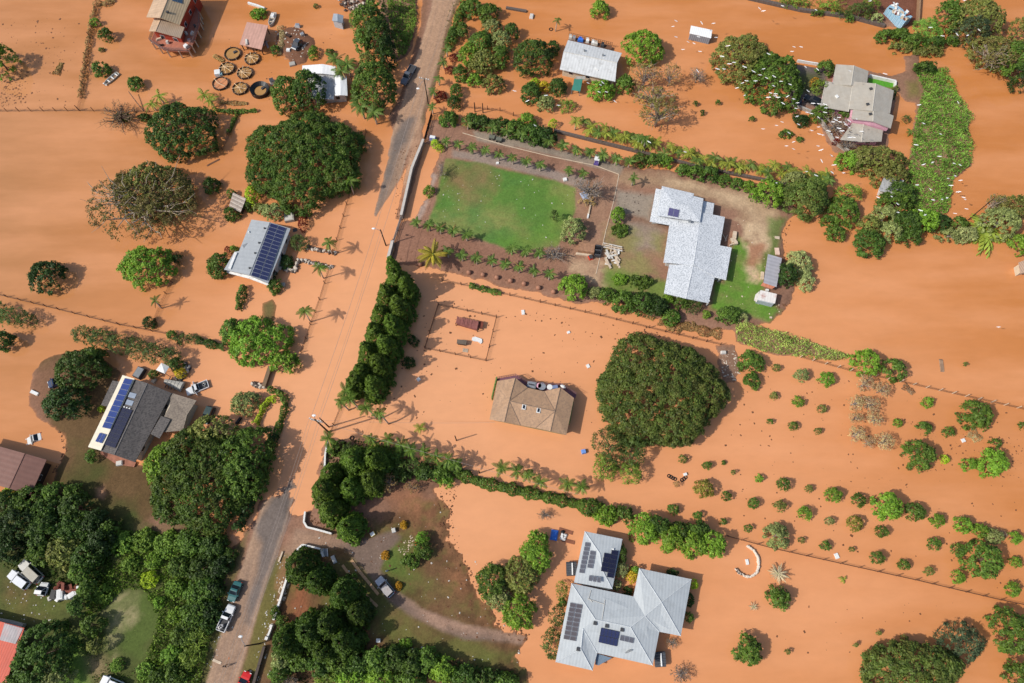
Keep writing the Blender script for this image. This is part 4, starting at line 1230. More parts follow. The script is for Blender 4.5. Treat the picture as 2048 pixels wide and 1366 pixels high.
# ---- white canopy, grey plastic shed, brown slatted shelter, little dark shed
h = House('white_canopy', 'white square canopy on legs beside dark trees and the tarp covered boat', (325, 737), 'canopy')
h.roof({'a': (322.6, 725.5, 2.5), 'b': (339, 733, 2.5), 'c': (329.6, 747.5, 2.5), 'd': (312, 740, 2.5), 'm': (326, 736, 3.0)}, [('a', 'd', 'm'), ('d', 'c', 'm'), ('c', 'b', 'm'), ('b', 'a', 'm')], WHITE, .05, 'canopy_cloth')
pm_ = MB().box((0, 0, 0), (.1, .1, 2.6)).mesh('leg', [GREY])
for a, b in ((323, 727), (337, 733), (329, 746), (314, 740)):
    p = P(a, b, 2.3); put('leg', pm_, h.o, (p[0], p[1], 1.1))
h = House('grey_plastic_shed', 'small grey gabled plastic shed at the edge of the trees', (675, 38), 'shed')
h.roof({'a': (667, 27, 2.2), 'b': (675, 27.5, 2.7), 'c': (687, 31, 2.2), 'd': (685, 46, 2.2), 'e': (675, 43, 2.7), 'f': (664, 41, 2.2)}, [('a', 'f', 'e', 'b'), ('b', 'e', 'd', 'c')], paint('shed_grey', lin(150, 158, 166), var=.06), .08)
h.walls([(667.5, 28), (686, 32), (684, 47), (665, 42)], 2.2, paint('shed_pale', lin(176, 180, 184)), .12, windows=False)
Z9 = lambda x, y: (820 + x / 9.1, 590 + y / 9.1)
h = House('slatted_shelter', 'low rusty brown animal shelter with open roof slats inside the wire pen', (935, 645), 'shelter')
rb = paint('rusty_brown_roof', lin(140, 86, 78), var=.2)
A, B_, C_, D_ = P(*Z9(860, 388), 1.5), P(*Z9(1250, 480), 1.6), P(*Z9(1220, 622), 1.5), P(*Z9(832, 512), 1.4)
for k in range(15):
    t0, t1 = k / 15, (k + (.62 if k < 11 and k % 3 else .95)) / 15
    m = MB(); m.slab([A + (B_ - A) * t0, A + (B_ - A) * t1, D_ + (C_ - D_) * t1, D_ + (C_ - D_) * t0], .08); m.build('slat', rb, h.o)
m = MB(); m.slab([P(*Z9(1262, 470), 1.0), P(*Z9(1340, 490), 1.0), P(*Z9(1318, 605), .9), P(*Z9(1240, 590), .9)], .1); m.build('side_roof', RUST, h.o)
pm_ = MB().box((0, 0, 0), (.14, .14, 2.0)).mesh('post', [DWOOD])
for q_ in (A, B_, C_, D_):
    put('post', pm_, h.o, (q_[0], q_[1], .45))
m = MB(); m.prism(inset([q[:2] for q in (A, B_, C_, D_)], .15), -.5, .5); m.build('wall', rb, h.o)
h = House('dark_kennel', 'small dark flat roofed kennel inside the wire pen', (923, 685), 'kennel')
h.roof({'a': Z9(860, 805) + (1.2,), 'b': Z9(1030, 825) + (1.2,), 'c': Z9(1020, 905) + (1.0,), 'd': Z9(850, 880) + (1.0,)}, [('a', 'd', 'c', 'b')], paint('dark_felt', lin(104, 92, 80), var=.25), .1)
h.walls([Z9(862, 810), Z9(1028, 830), Z9(1018, 903), Z9(854, 878)], 1.0, DWOOD, .08, windows=False)
m = MB()
pp = [P(*Z9(x, y), .25) for x, y in ((1130, 775), (1185, 755), (1310, 800), (1315, 860), (1290, 885), (1230, 845), (1150, 835), (1125, 815))]
m.slab(pp, .3)
tag(m.build('white_sheet', WHITE), 'crumpled white plastic sheet floating beside the dark kennel', 'sheet')
pal = root('floating_pallet', 'brown slatted pallet floating below the dark kennel', 'pallet', P(*Z9(1005, 1005), 0))
for k in range(6):
    p = P(*Z9(965 + k * 16, 1003 + k * 2), .12); MB().box(p, (.13, .85, .06), -.1).build('slat', PALEWOOD, pal)
for zz in (980, 1028):
    MB().box(P(*Z9(1005, zz), .06), (1.1, .1, .08), -.2).build('runner', WOOD, pal)

h = House('hidden_hut', 'small white roofed hut half hidden under the olive tree beside the grass bank', (1783, 376), 'hut')
h.roof({'a': (1768, 352, 2.6), 'b': (1808, 360, 2.6), 'c': (1802, 392, 2.3), 'd': (1758, 381, 2.3)}, [('a', 'd', 'c', 'b')], w2, .1)
h.walls([(1769, 354), (1806, 361), (1800, 391), (1760, 381)], 2.3, WHITE, .3, windows=False)

# ---- pale tiled hut at the frame edge
h = House('tiled_hut', 'corner of a small hut with pale brown tiles at the edge of the eastern flood', (2046, 533), 'hut')
h.roof({'a': (2037, 525, 2.4), 'b': (2062, 515, 2.4), 'c': (2068, 540, 2.1), 'd': (2041, 547, 2.1)}, [('a', 'd', 'c', 'b')], roofmat('pale_brown_tile', lin(205, 170, 142), .4, .5, .3, .1), .1)
h.walls([(2038, 526), (2060, 517), (2066, 540), (2042, 546)], 2.1, CREAM, .2, windows=False)

# ---- shipping container heaped with scrap
A, B_, C_, D_ = P(1775, 15, 2.5), P(1786, 4, 2.5), P(1825, 33, 2.5), P(1808, 46, 2.5)
cn = root('shipping_container', 'pale blue shipping container with scrap heaped on its roof by the stone wall', 'container', (A + B_ + C_ + D_) / 4 * (1, 1, 0))
cb = roofmat('container_blue', lin(160, 200, 222), ang((1775, 15), (1808, 46)), .45, .3, .06)
MB().prism([q[:2] for q in (A, B_, C_, D_)], .2, 2.5).build('body', cb, cn)
rng = random.Random(5)
for k in range(9):
    t = k / 8
    a, b = A + (D_ - A) * t, P(1775 + t * 33 - 1, 15 + t * 31 + 1, 2.5)
    MB().box((a[0], a[1] - .02, 1.35), (.12, .12, 2.3), .7).build('rib', paint('container_rib', lin(186, 216, 232)), cn)
cols = [(WHITE, 'white'), (WHITE, 'white'), (OFFW, 'off white'), (PALEWOOD, 'pale wooden'), (DGREY, 'dark grey'), (RUST, 'rusty')]
cnt = {}
for k in range(24):
    u, v_ = (k + .5) / 24, rng.random()
    p = (A * (1 - u) + D_ * u) * (1 - v_) + (B_ * (1 - u) + C_ * u) * v_
    mt, cn_ = rng.choice(cols)
    o = MB().box(p + (0, 0, .25), (rng.uniform(.4, 1.3), rng.uniform(.3, .8), rng.uniform(.2, .6)), rng.uniform(0, 3), top=rng.uniform(.6, 1), tilt=(rng.uniform(-.3, .3), 0)).build('scrap_piece', mt)
    cnt[cn_] = cnt.get(cn_, 0) + 1
    tag(o, '%s %s scrap piece on the blue container, counted from its upper end' % (('first second third fourth fifth sixth seventh eighth ninth tenth eleventh twelfth thirteenth fourteenth fifteenth'.split())[cnt[cn_] - 1], cn_), 'scrap', 'scrap heaped on the shipping container')
# ---------------------------------------------------------------- vehicles and boats
def ring(x, hw, z0, zm, z1, tw=.86):
    return [(x, -hw * .92, z0), (x, -hw, zm), (x, -hw * tw, z1), (x, hw * tw, z1), (x, hw, zm), (x, hw * .92, z0)]


def vehicle(name, label, cat, front, rear, col, kind='suv', sink=0.0, W=1.85, roofc=None, doors=False, load=None, group=None):
    a, b = G(*front), G(*rear)
    c = (a + b) / 2
    d = a - b
    L = float(np.linalg.norm(d[:2]))
    rz = math.atan2(d[1], d[0])
    o = root(name, label, cat, (c[0], c[1], max(a[2], b[2]) - sink), rz, group)
    body = paint('car_%d_%d_%d' % tuple(int(q * 255) for q in col[:3]), col, rough=.25, var=.03, spec=.5)
    h = L / 2
    w = W / 2
    m = MB()
    belt = .95 if kind != 'sedan' else .85
    ends = [(-h, .80, .45, .6, belt * .85), (-h + .12, .94, .35, .6, belt * .96), (-h + .6, 1, .3, .6, belt), (h - .9, 1, .3, .6, belt), (h - .25, .92, .33, .58, belt * .88), (h, .74, .42, .55, belt * .72)]
    if kind == 'pickup':
        xb = -h * .12
        m.loft([ring(xb, w, .3, .65, 1.0), ring(h - .9, w, .3, .65, 1.0), ring(h - .2, w * .93, .33, .6, .92), ring(h, w * .8, .42, .55, .75)])
        m.box(((-h + xb) / 2, 0, .52), (xb + h, W * .96, .35))
        for s in (-1, 1):
            m.box(((-h + xb) / 2, s * (w - .06), .85), (xb + h, .1, .45))
        m.box((-h + .05, 0, .82), (.1, W * .95, .42))
        m.build('body', body, o, local=True)
        MB().box(((-h + xb) / 2, 0, .705), (xb + h - .15, W - .3, .03)).build('bed', DGREY, o, local=True)
        x0, x1 = xb - .05, h * .42
    else:
        m.loft([ring(x, w * k, z0, zm, z1) for x, k, z0, zm, z1 in ends])
        m.build('body', body, o, local=True)
        x0, x1 = (-h + .12, h * .42) if kind in ('suv', 'van') else (-h * .62, h * .38)
    top = {'sedan': 1.4, 'suv': 1.7, 'van': 1.95, 'pickup': 1.72}[kind]
    gz0 = belt - .06 if kind != 'pickup' else .95
    sl0, sl1 = (.25, .75) if kind != 'sedan' else (.7, .8)
    m = MB()
    m.loft([[(x0, -w * .88, gz0), (x0 + sl0, -w * .72, top - .06), (x0 + sl0, w * .72, top - .06), (x0, w * .88, gz0)],
            [(x1, -w * .88, gz0), (x1 - sl1, -w * .72, top - .06), (x1 - sl1, w * .72, top - .06), (x1, w * .88, gz0)]])
    m.build('cabin_glass', GLASS, o, local=True)
    rc = body if roofc is None else paint('car_roof_%d_%d' % (int(roofc[0] * 255), int(roofc[2] * 255)), roofc, rough=.35, var=.06, dirt=lin(150, 110, 85), dirt_amt=.3)
    m = MB()
    m.loft([ring(x0 + sl0 - .05, w * .74, top - .08, top - .03, top, .92), ring((x0 + x1) / 2, w * .77, top - .08, top - .02, top + .03, .92), ring(x1 - sl1 + .05, w * .74, top - .08, top - .03, top, .92)])
    m.build('roof', rc, o, local=True)
    m = MB()
    for s in (-1, 1):
        for xx, xt in ((x0, x0 + sl0), ((x0 + x1) / 2, (x0 + x1) / 2), (x1, x1 - sl1)):
            m.tube([(xx, s * w * .885, gz0), (xt, s * w * .735, top - .04)], .05, 4)
    m.build('pillars', rc, o, local=True)
    wm_ = MB().tube([(0, -.11, 0), (0, .11, 0)], .34, 12)
    wm_.tube([(0, -.12, 0), (0, .12, 0)], .19, 8, 1)
    wme = wm_.mesh('wheel', [TYRE, CHROME])
    for sx in (h * .62, -h * .62):
        for s in (-1, 1):
            q_ = bpy.data.objects.new('wheel', wme); q_.location = (sx, s * (w - .1), .34); link(q_, o)
    hl = MB().box((0, 0, 0), (.12, .34, .16)).mesh('headlight', [WHITE])
    tl = MB().box((0, 0, 0), (.08, .2, .3)).mesh('tail_light', [paint('tail_red', lin(170, 30, 25))])
    mi = MB().box((0, 0, 0), (.14, .26, .18)).mesh('mirror', [body])
    for s in (-1, 1):
        for nm, me, p in (('headlight', hl, (h - .08, s * w * .62, .68)), ('tail_light', tl, (-h + .02, s * w * .8, .75)), ('mirror', mi, (x1 - .15, s * (w + .08), gz0 + .1))):
            q_ = bpy.data.objects.new(nm, me); q_.location = p; link(q_, o)
    if doors:
        for s in (-1, 1):
            m = MB().box((x1 - .55, s * (w + .32), .75), (.08, .9, .85), s * .3); m.build('door', body, o, local=True)
    if load:
        rr = random.Random(4)
        for k in range(load):
            x = rr.uniform(-h + .5, -h * .25)
            tag(MB().box(np.array(c) + np.array((x * math.cos(rz) - .2 * k % .4, x * math.sin(rz), 1.0 + (max(a[2], b[2]) - sink))), (.7, .5, .45), rz + k, top=.8).build('cargo_box', OFFW if k % 2 else CHROME),
                ['bright metal box', 'off white box', 'second bright metal box'][k % 3] + ' carried in the open bed of the %s' % name.replace('_', ' ').replace('parked', 'white'), 'box')
    return o


vehicle('pickup_truck', 'dark grey pickup truck driving on the wet road past the shadow of the roadside trees', 'pickup truck', (806.5, 173), (828, 136), lin(92, 96, 104), 'pickup')
vehicle('parked_pickup', 'white pickup truck with a loaded open bed parked behind the teal car', 'pickup truck', (467, 1210), (444, 1262), lin(226, 226, 224), 'pickup', load=3)
vehicle('parked_car', 'teal green sedan parked under roadside trees in front of the white pickup', 'car', (464, 1203), (480, 1163), lin(42, 98, 98), 'sedan')
vehicle('red_car', 'bright red car cut by the lower frame edge on the road verge', 'car', (499, 1343), (480, 1386), lin(210, 42, 40), 'sedan')
vehicle('silver_car', 'silver wagon with mud on its roof stopped on the garden driveway', 'car', (757, 1157), (785, 1191), lin(165, 172, 182), 'suv', roofc=lin(178, 170, 165))
vehicle('white_van', 'white van parked on the grass beside a cream camper van', 'van', (24, 1146), (62, 1173), lin(222, 224, 226), 'suv')
vehicle('camper_van', 'cream van with a weathered roof parked under the grove beside the white van', 'van', (47, 1125), (86, 1161), lin(205, 202, 192), 'van', roofc=lin(172, 166, 150), W=2.0)
vehicle('white_car', 'white car cut by the lower frame edge on the grass by the clearing', 'car', (207, 1358), (250, 1376), lin(226, 228, 230), 'suv')
vehicle('flooded_pickup', 'white pickup standing in floodwater with its doors open near the dark roofed house', 'pickup truck', (374, 786), (418, 768), lin(224, 226, 226), 'pickup', sink=.45, doors=True, load=2)
vehicle('jeep', 'dark green off road car half hidden by leaves in the flooded driveway', 'car', (409.5, 848), (425, 814), lin(62, 78, 74), 'suv', sink=.4)
vehicle('black_car', 'black off road car on the dark driveway of the pink house', 'car', (1607, 196.5), (1640, 213), lin(26, 28, 32), 'suv')
vehicle('dark_car', 'dark low car partly under the big tree on the driveway of the pink house', 'car', (1582, 203), (1600, 211), lin(40, 42, 50), 'sedan')
vehicle('blue_car', 'dark blue car almost covered by tree crowns beside the dark roofed house', 'car', (100, 772), (122, 763), lin(44, 60, 92), 'sedan')
vehicle('flooded_car', 'stripped white car body half sunk in the flood near the brown barn', 'car', (52, 884), (83, 872), lin(222, 222, 218), 'sedan', sink=.75)
vehicle('truck_cab', 'white truck cab stuck at the rim of the muddy mound', 'truck', (588, 102), (601, 86), lin(74, 80, 88), 'suv')
vehicle('wrecked_van', 'white wrecked van without windows in the junk heap by the grove', 'van', (95, 1165), (86, 1192), lin(220, 220, 214), 'van')

# junk heap
rng = random.Random(11)
zj = lambda x, y: (x / 4.95, 1090 + y / 4.95)
m = MB()
for k in range(16):
    p = G(*zj(580 + rng.uniform(0, 180), 370 + rng.uniform(0, 80))); m.box(p + (0, 0, rng.uniform(.4, 1.3)), (rng.uniform(.6, 2.2), rng.uniform(.3, 1.0), .15), rng.uniform(0, 3), tilt=(rng.uniform(-.3, .3), rng.uniform(-.3, .3)))
tag(m.build('scrap_heap', RUST), 'dark red rusty scrap metal heap between white junk and the grove', 'scrap heap')
for i, (x, y, s, mt) in enumerate([(615, 490, (1.3, 2.2, .9), WHITE), (665, 515, (.9, .9, .6), WHITE), (740, 490, (1.1, 1.8, 1.0), WHITE), (820, 430, (1.7, 1.1, 1.0), WHITE), (585, 545, (.6, .8, .8), CHROME), (505, 530, (.9, .7, .6), OFFW), (555, 490, (1.4, 2.0, .9), BLACK)]):
    m = MB().box(G(*zj(x, y)) + (0, 0, s[2] / 2), s, .2 + i, top=.85); m.box(G(*zj(x, y)) + (0, 0, s[2]), (s[0] * .5, s[1] * .6, .12), .2 + i)
    tag(m.build(('scrapped_freezer', 'scrapped_tub', 'scrapped_cabinet', 'scrapped_washer', 'scrapped_bin', 'scrapped_box', 'scrapped_engine')[i], mt),
        ['tall white scrapped freezer in the junk heap below the rusty scrap', 'small white tub in the middle of the junk heap', 'white cabinet at the edge of the junk heap beside the bushes', 'white washer apart on the grove side of the junk heap',
         'bright metal bin at the near end of the junk heap', 'pale box beside the wrecked van', 'black lump of machinery between the wrecked van and the freezer'][i], ('freezer', 'tub', 'cabinet', 'washer', 'bin', 'box', 'machinery')[i])


def hull(o, L, W, H, mat, bench=3, benchmat=None, floor=None):
    st = [(-.5, .80), (-.3, .95), (0, 1), (.25, .86), (.4, .5), (.5, .06)]
    m = MB()
    outer = [[(x * L, -w * W / 2, H * (1 + .25 * max(0, x))), (x * L, -w * W * .38, 0), (x * L, w * W * .38, 0), (x * L, w * W / 2, H * (1 + .25 * max(0, x)))] for x, w in st]
    inner = [[(x * L * .95, w * W / 2 * .9, H * (1 + .25 * max(0, x)) - .005), (x * L * .95, w * W * .34, .1), (x * L * .95, -w * W * .34, .1), (x * L * .95, -w * W / 2 * .9, H * (1 + .25 * max(0, x)) - .005)] for x, w in st]
    n = len(outer)
    for i in range(n - 1):
        m.add(outer[i] + outer[i + 1], [(0, 1, 5, 4), (1, 2, 6, 5), (2, 3, 7, 6)])
        m.add(inner[i] + inner[i + 1], [(0, 1, 5, 4), (1, 2, 6, 5), (2, 3, 7, 6)])
        m.add([outer[i][0], outer[i + 1][0], inner[i + 1][3], inner[i][3]], [(0, 1, 2, 3)])
        m.add([outer[i][3], inner[i][0], inner[i + 1][0], outer[i + 1][3]], [(0, 1, 2, 3)])
    m.add(outer[0], [(0, 1, 2, 3)]); m.add(inner[0], [(0, 1, 2, 3)])
    m.add([outer[0][0], inner[0][3], inner[0][0], outer[0][3]], [(0, 1, 2, 3)])
    m.build('hull', mat, o, local=True)
    for k in range(bench):
        x = -.36 + k * .27
        MB().box((x * L, 0, H * .75), (.3, W * .86, .06)).build('bench', benchmat or mat, o, local=True)


a, b = P(209, 172), P(238, 147)
o = root('skiff', 'small pale aluminium skiff with bench seats drifting between two round shrubs', 'boat', (a + b) / 2 + (0, 0, -.1), math.atan2(a[1] - b[1], a[0] - b[0]))
hull(o, 4.7, 1.5, .55, paint('boat_metal', lin(196, 190, 176)), 4, WHITE)
MB().box((-.2, 0, .13), (3.4, .95, .03)).build('floor', paint('boat_floor', lin(150, 122, 98)), o, local=True)
a, b = P(541, 55), P(550, 29)
o = root('moored_boat', 'long white weathered boat with a rounded bow beside the pink brown shed', 'boat', (a + b) / 2 + (0, 0, -.05), math.atan2(a[1] - b[1], a[0] - b[0]))
hull(o, 4.6, 1.6, .8, OFFW, 3, PALEWOOD)
MB().box((-1.0, 0, .95), (1.3, 1.0, .5), top=.8).build('cover', WHITE, o, local=True)
a, b = P(333, 764), P(368, 775)
o = root('covered_boat', 'boat under a grey ribbed tarp on a trailer beside the white pickup', 'boat', (a + b) / 2 + (0, 0, .1), math.atan2(b[1] - a[1], b[0] - a[0]))
tp = paint('boat_tarp', lin(176, 172, 162), var=.1)
for k in range(5):
    x0, x1 = -2.0 + k * .82, -2.0 + k * .82 + .78
    w0, w1 = (.55 + .14 * k), (.62 + .14 * k)
    MB().loft([[(x0, -w0, .3), (x0, -w0 * .7, .95), (x0, 0, 1.12), (x0, w0 * .7, .95), (x0, w0, .3)], [(x1, -w1, .3), (x1, -w1 * .7, 1.0), (x1, 0, 1.2), (x1, w1 * .7, 1.0), (x1, w1, .3)]]).build('tarp_section', tp, o, local=True)
m = MB()
for x in (-1.6, -.9, -.2, .5):
    m.box((x, 0, .25), (.15, 2.6, .12))
m.box((0, 0, .2), (4.6, .2, .14)); m.build('trailer', DGREY, o, local=True)

# garden carts and the small buggy on the gravel drive
for (a, b), lb in (((984, 277), 'small dark cart under the palms on the gravel drive, the one nearer the road'), ((998, 281.5), 'small dark cart under the palms on the gravel drive, the one nearer the buggy')):
    g = G(a, b)
    o = root('garden_cart', lb, 'cart', g, -.25)
    MB().box((0, 0, .6), (1.3, .9, .5), top=1.1).build('tub', paint('cart_grey', lin(110, 112, 100)), o, local=True)
    wme = MB().tube([(0, -.06, 0), (0, .06, 0)], .25, 8).mesh('wheel', [TYRE])
    for x in (-.45, .45):
        for s in (-.5, .5):
            q_ = bpy.data.objects.new('wheel', wme); q_.location = (x, s, .25); link(q_, o)
    MB().tube([(.6, 0, .5), (1.2, 0, .9)], .04, 5).build('handle', DGREY, o, local=True)
g = G(1193, 325)
o = root('garden_buggy', 'white roofed purple fronted buggy standing on the gravel drive beyond the palms', 'buggy', g, 1.35)
MB().box((0, 0, .55), (2.2, 1.2, .5), top=.9).build('body', PURP, o, local=True)
MB().box((.1, 0, 1.85), (1.7, 1.3, .1), top=.92).build('roof', WHITE, o, local=True)
m = MB()
for x in (-.7, .8):
    for s in (-.5, .5):
        m.tube([(x, s, .7), (x, s, 1.85)], .04, 4)
m.build('pillars', WHITE, o, local=True)
wme = MB().tube([(0, -.08, 0), (0, .08, 0)], .28, 10).mesh('wheel', [TYRE])
for x in (-.75, .75):
    for s in (-.55, .55):
        q_ = bpy.data.objects.new('wheel', wme); q_.location = (x, s, .28); link(q_, o)

# ---------------------------------------------------------------- round tanks
POND = paint('tank_water_olive', lin(176, 132, 78), rough=.1, var=.08)
PONDR = paint('tank_water_orange', lin(206, 140, 96), rough=.1, var=.06)
RIM = paint('tank_rim', lin(66, 52, 42), var=.25)
NET = paint('net_frame', lin(226, 196, 156))
tanks = [(466, 109.5, 16, 0, POND, 'uncovered round tank with a dark pump in it, closest to the pink brown shed'), (505, 119.5, 14.5, 9, POND, 'spoked round tank between the shed corner and the open tank, farthest from the fence'),
         (455, 139, 15, 8, POND, 'spoked round tank beside the white water box, below the open pump tank'), (490.5, 148, 15, 9, POND, 'spoked round tank in the middle of the tank cluster'),
         (442, 169, 16, 4, PONDR, 'round tank with only a cross of four spokes and orange water'), (481, 179, 15, 7, POND, 'spoked round tank between the cross tank and the large dark tank'),
         (521.5, 183, 19, 0, POND, 'largest round tank with a thick black wall beside the trees')]
for a, b, r, ns, mt, lb in tanks:
    g = P(a, b, 0)
    R = r * mpp(a, b)
    o = root('round_tank', lb, 'tank', g, rng.uniform(0, 1), 'round water tanks by the farm shed')
    n = 22
    m = MB()
    th = .15 if r < 18 else .9
    for k in range(n):
        t0, t1 = 2 * math.pi * k / n, 2 * math.pi * (k + 1) / n
        zz = .6 if r < 18 else 1.1
        q = [(R * math.cos(t0), R * math.sin(t0)), (R * math.cos(t1), R * math.sin(t1)), ((R - th) * math.cos(t1), (R - th) * math.sin(t1)), ((R - th) * math.cos(t0), (R - th) * math.sin(t0))]
        zi = zz if r < 18 else .4
        m.add([(x, y, -.4) for x, y in q[:2]] + [(x, y, zz) for x, y in q[:2]] + [(x, y, zi) for x, y in q[2:]] + [(x, y, -.4) for x, y in q[2:]], [(0, 1, 3, 2), (2, 3, 4, 5), (5, 4, 6, 7)])
    m.build('rim', RIM if r < 18 else BLACK, o, local=True)
    if r < 18:
        h_ = MB()
        for k in range(n):
            t0 = 2 * math.pi * k / n
            if k % 3 == 0: h_.tube([(R * 1.02 * math.cos(t0), R * 1.02 * math.sin(t0), -.2), (R * 1.02 * math.cos(t0), R * 1.02 * math.sin(t0), .95)], .06, 4)
        h_.build('stakes', PALEWOOD, o, local=True)
    MB().tube([(0, 0, .2), (0, 0, .3)], R - th - .02, n).build('tank_water', mt, o, local=True)
    hub = (rng.uniform(-.3, .1) * R, rng.uniform(-.1, .2) * R, .95)
    for k in range(ns):
        t = 2 * math.pi * (k + .3) / ns
        MB().tube([hub, (R * math.cos(t), R * math.sin(t), .8)], .07, 4).build('spoke', NET, o, local=True)
    if ns == 0:
        MB().box((R * .35, R * .2, .4), (1.1, .8, .4), .4, top=.7).build('pump', DGREY, o, local=True)
o = root('water_box', 'white plastic water box with a blue lid between two spoked round tanks', 'tank', P(437, 149, 0))
MB().box((0, 0, .5), (1.5, 1.6, 1.0), .2, top=.93).build('box', WHITE, o, local=True)
MB().box((.85, -.35, .45), (.7, .6, .5), .3).build('lid', paint('pale_blue', lin(160, 200, 205)), o, local=True)

# ---------------------------------------------------------------- walls and fences
def wallrun(name, label, pts, w, h, mat, zb=None, cat='wall', capmat=None, pier=0.0, seg=2.2):
    """A masonry wall along a pixel path, built from blocks about seg metres long so that joints show."""
    W_ = [G(a, b) for a, b in pts]
    cx = sum(W_) / len(W_)
    o = root(name, label, cat, (cx[0], cx[1], min(0, cx[2])))
    me = None
    for a, b in zip(W_[:-1], W_[1:]):
        d = b - a
        L = float(np.linalg.norm(d[:2]))
        n = max(1, int(round(L / seg)))
        an_ = math.atan2(d[1], d[0])
        sm = MB().box((0, 0, 0), (1, 1, 1)).mesh('wall_block', [mat])
        for k in range(n):
            c = a + d * ((k + .5) / n)
            hh = h + (c[2] + .6)
            put('wall_block', sm, o, (c[0], c[1], c[2] + h - hh / 2), (0, 0, an_), (L / n - .03, w, hh))
            if capmat:
                if me is None: me = MB().box((0, 0, 0), (1, 1, 1)).mesh('coping', [capmat])
                put('coping', me, o, (c[0], c[1], c[2] + h + .05), (0, 0, an_), (L / n - .02, w + .14, .1))
    if pier:
        pm = MB().box((0, 0, 0), (pier, pier, h + 1.0)).mesh('pier', [capmat or mat])
        for a in W_:
            put('pier', pm, o, (a[0], a[1], a[2] + h / 2 - .1), (0, 0, an_))
    return o


wallrun('garden_wall', 'long pale topped wall along the road beside the lawn, above its black gate', [(848, 286), (825, 343), (804, 437)], .45, 1.5, paint('wall_grey', lin(150, 140, 130), var=.2), capmat=paint('pale_coping', lin(196, 188, 178)))
wallrun('garden_wall', 'short pale wall between the black gate and the dark pine row', [(787, 487), (778, 522)], .5, 1.5, paint('wall_grey', lin(150, 140, 130)), capmat=MATS['pale_coping'])


def railfence(name, label, pts, h=1.2, step=.35, mat=DGREY, rails=(.25, 1.1), post=2.4, cat='fence', t=.05, postmat=None, wires=None):
    W_ = [G(a, b) for a, b in pts]
    cx = sum(W_) / len(W_)
    o = root(name, label, cat, (cx[0], cx[1], 0))
    pm = MB().box((0, 0, h / 2), (.14, .14, h + 1.0)).mesh('post', [postmat or mat])
    m = MB()
    for a, b in zip(W_[:-1], W_[1:]):
        d = b - a
        L = float(np.linalg.norm(d))
        for z in rails:
            m.tube([a + (0, 0, z), b + (0, 0, z)], t, 4)
        for k in range(int(L / step)):
            p = a + d * ((k + .5) * step / L)
            m.tube([p + (0, 0, -.2), p + (0, 0, h)], t * .6, 3)
        n = max(1, int(L / post))
        for k in range(n + 1):
            p = a + d * k / n
            put('post', pm, o, p, (0, 0, rng.uniform(0, 1)), (1, 1, rng.uniform(.85, 1.1)))
    m.build('wire_mesh' if wires else 'bars', wires or mat, o)
    return o


railfence('driveway_gate', 'black barred sliding gate at the head of the gravel drive', [(864, 232), (850, 283)], 1.6, .16, BLACK, (.15, .8, 1.5), 3, 'gate', .06)
railfence('roadside_gate', 'pale railed gate section between the two garden walls at the road', [(803, 439), (788, 486)], 1.5, .2, paint('gate_grey', lin(150, 145, 140)), (.2, .8, 1.45), 3, 'gate', .07)
WF = dict(h=1.0, step=.55, rails=(.1, .35, .6, .85), post=3.0, t=.02, postmat=WOOD, wires=WIRE)
railfence('wire_fence', 'wire fence crossing the flood from the frame edge to the bare fallen tree', [(-10, 223), (160, 222), (300, 224)], **WF)
railfence('wire_fence', 'dark wire fence from the frame edge to the hedge above the dark roofed house', [(-10, 588), (120, 620), (240, 650), (338, 669)], **WF)
railfence('wire_fence', 'short wire fence from the bright tree down to the round shrub at the fence corner', [(345, 565), (322, 612), (305, 655)], **WF)
railfence('wire_fence', 'roadside wire fence from the big dome tree to the stone entrance', [(733, 265), (712, 340), (694, 410), (668, 505)], **WF)
railfence('wire_fence', 'roadside wire fence from the stone entrance to the bright green tree', [(660, 535), (640, 600), (622, 650), (603, 705)], **WF)
railfence('wire_fence', 'drowned wire fence of the rectangular pen around the slatted shelter', [(877, 610), (993, 635), (972, 722), (850, 697), (877, 610)], **WF)
railfence('post_fence', 'leaning post fence along the orchard beside the open eastern flood', [(1600, 715), (1700, 742), (1800, 764), (1930, 793), (2060, 822)], **dict(WF, postmat=PALEWOOD, post=2.6))
railfence('wire_fence', 'drowned wire fence between the orchard and the curved white wall', [(1452, 1072), (1545, 1097), (1680, 1127), (1830, 1160), (2000, 1200), (2060, 1212)], **WF)
railfence('wire_fence', 'wire fence with creepers below the stone balls south of the lawn', [(885, 562), (960, 578), (1080, 605), (1200, 632), (1330, 664), (1440, 690)], **WF)
railfence('creeper_fence', 'low wire fence behind the big round tree by the dome tree', [(476, 228), (462, 262), (445, 300)], **WF)
railfence('weedy_fence', 'tall fence smothered in brown weeds above the skiff', [(196, 8), (184, 55), (174, 115), (165, 190), (158, 221)], **dict(WF, h=1.3))
railfence('wire_fence', 'dead straight wire fence between the palms below the pine row and the tree covered verge', [(682, 815), (668, 850), (655, 885)], **WF)
railfence('wire_fence', 'thin wire fence of the upper road verge behind the palms', [(925, 215), (1000, 222), (1108, 262)], **WF)

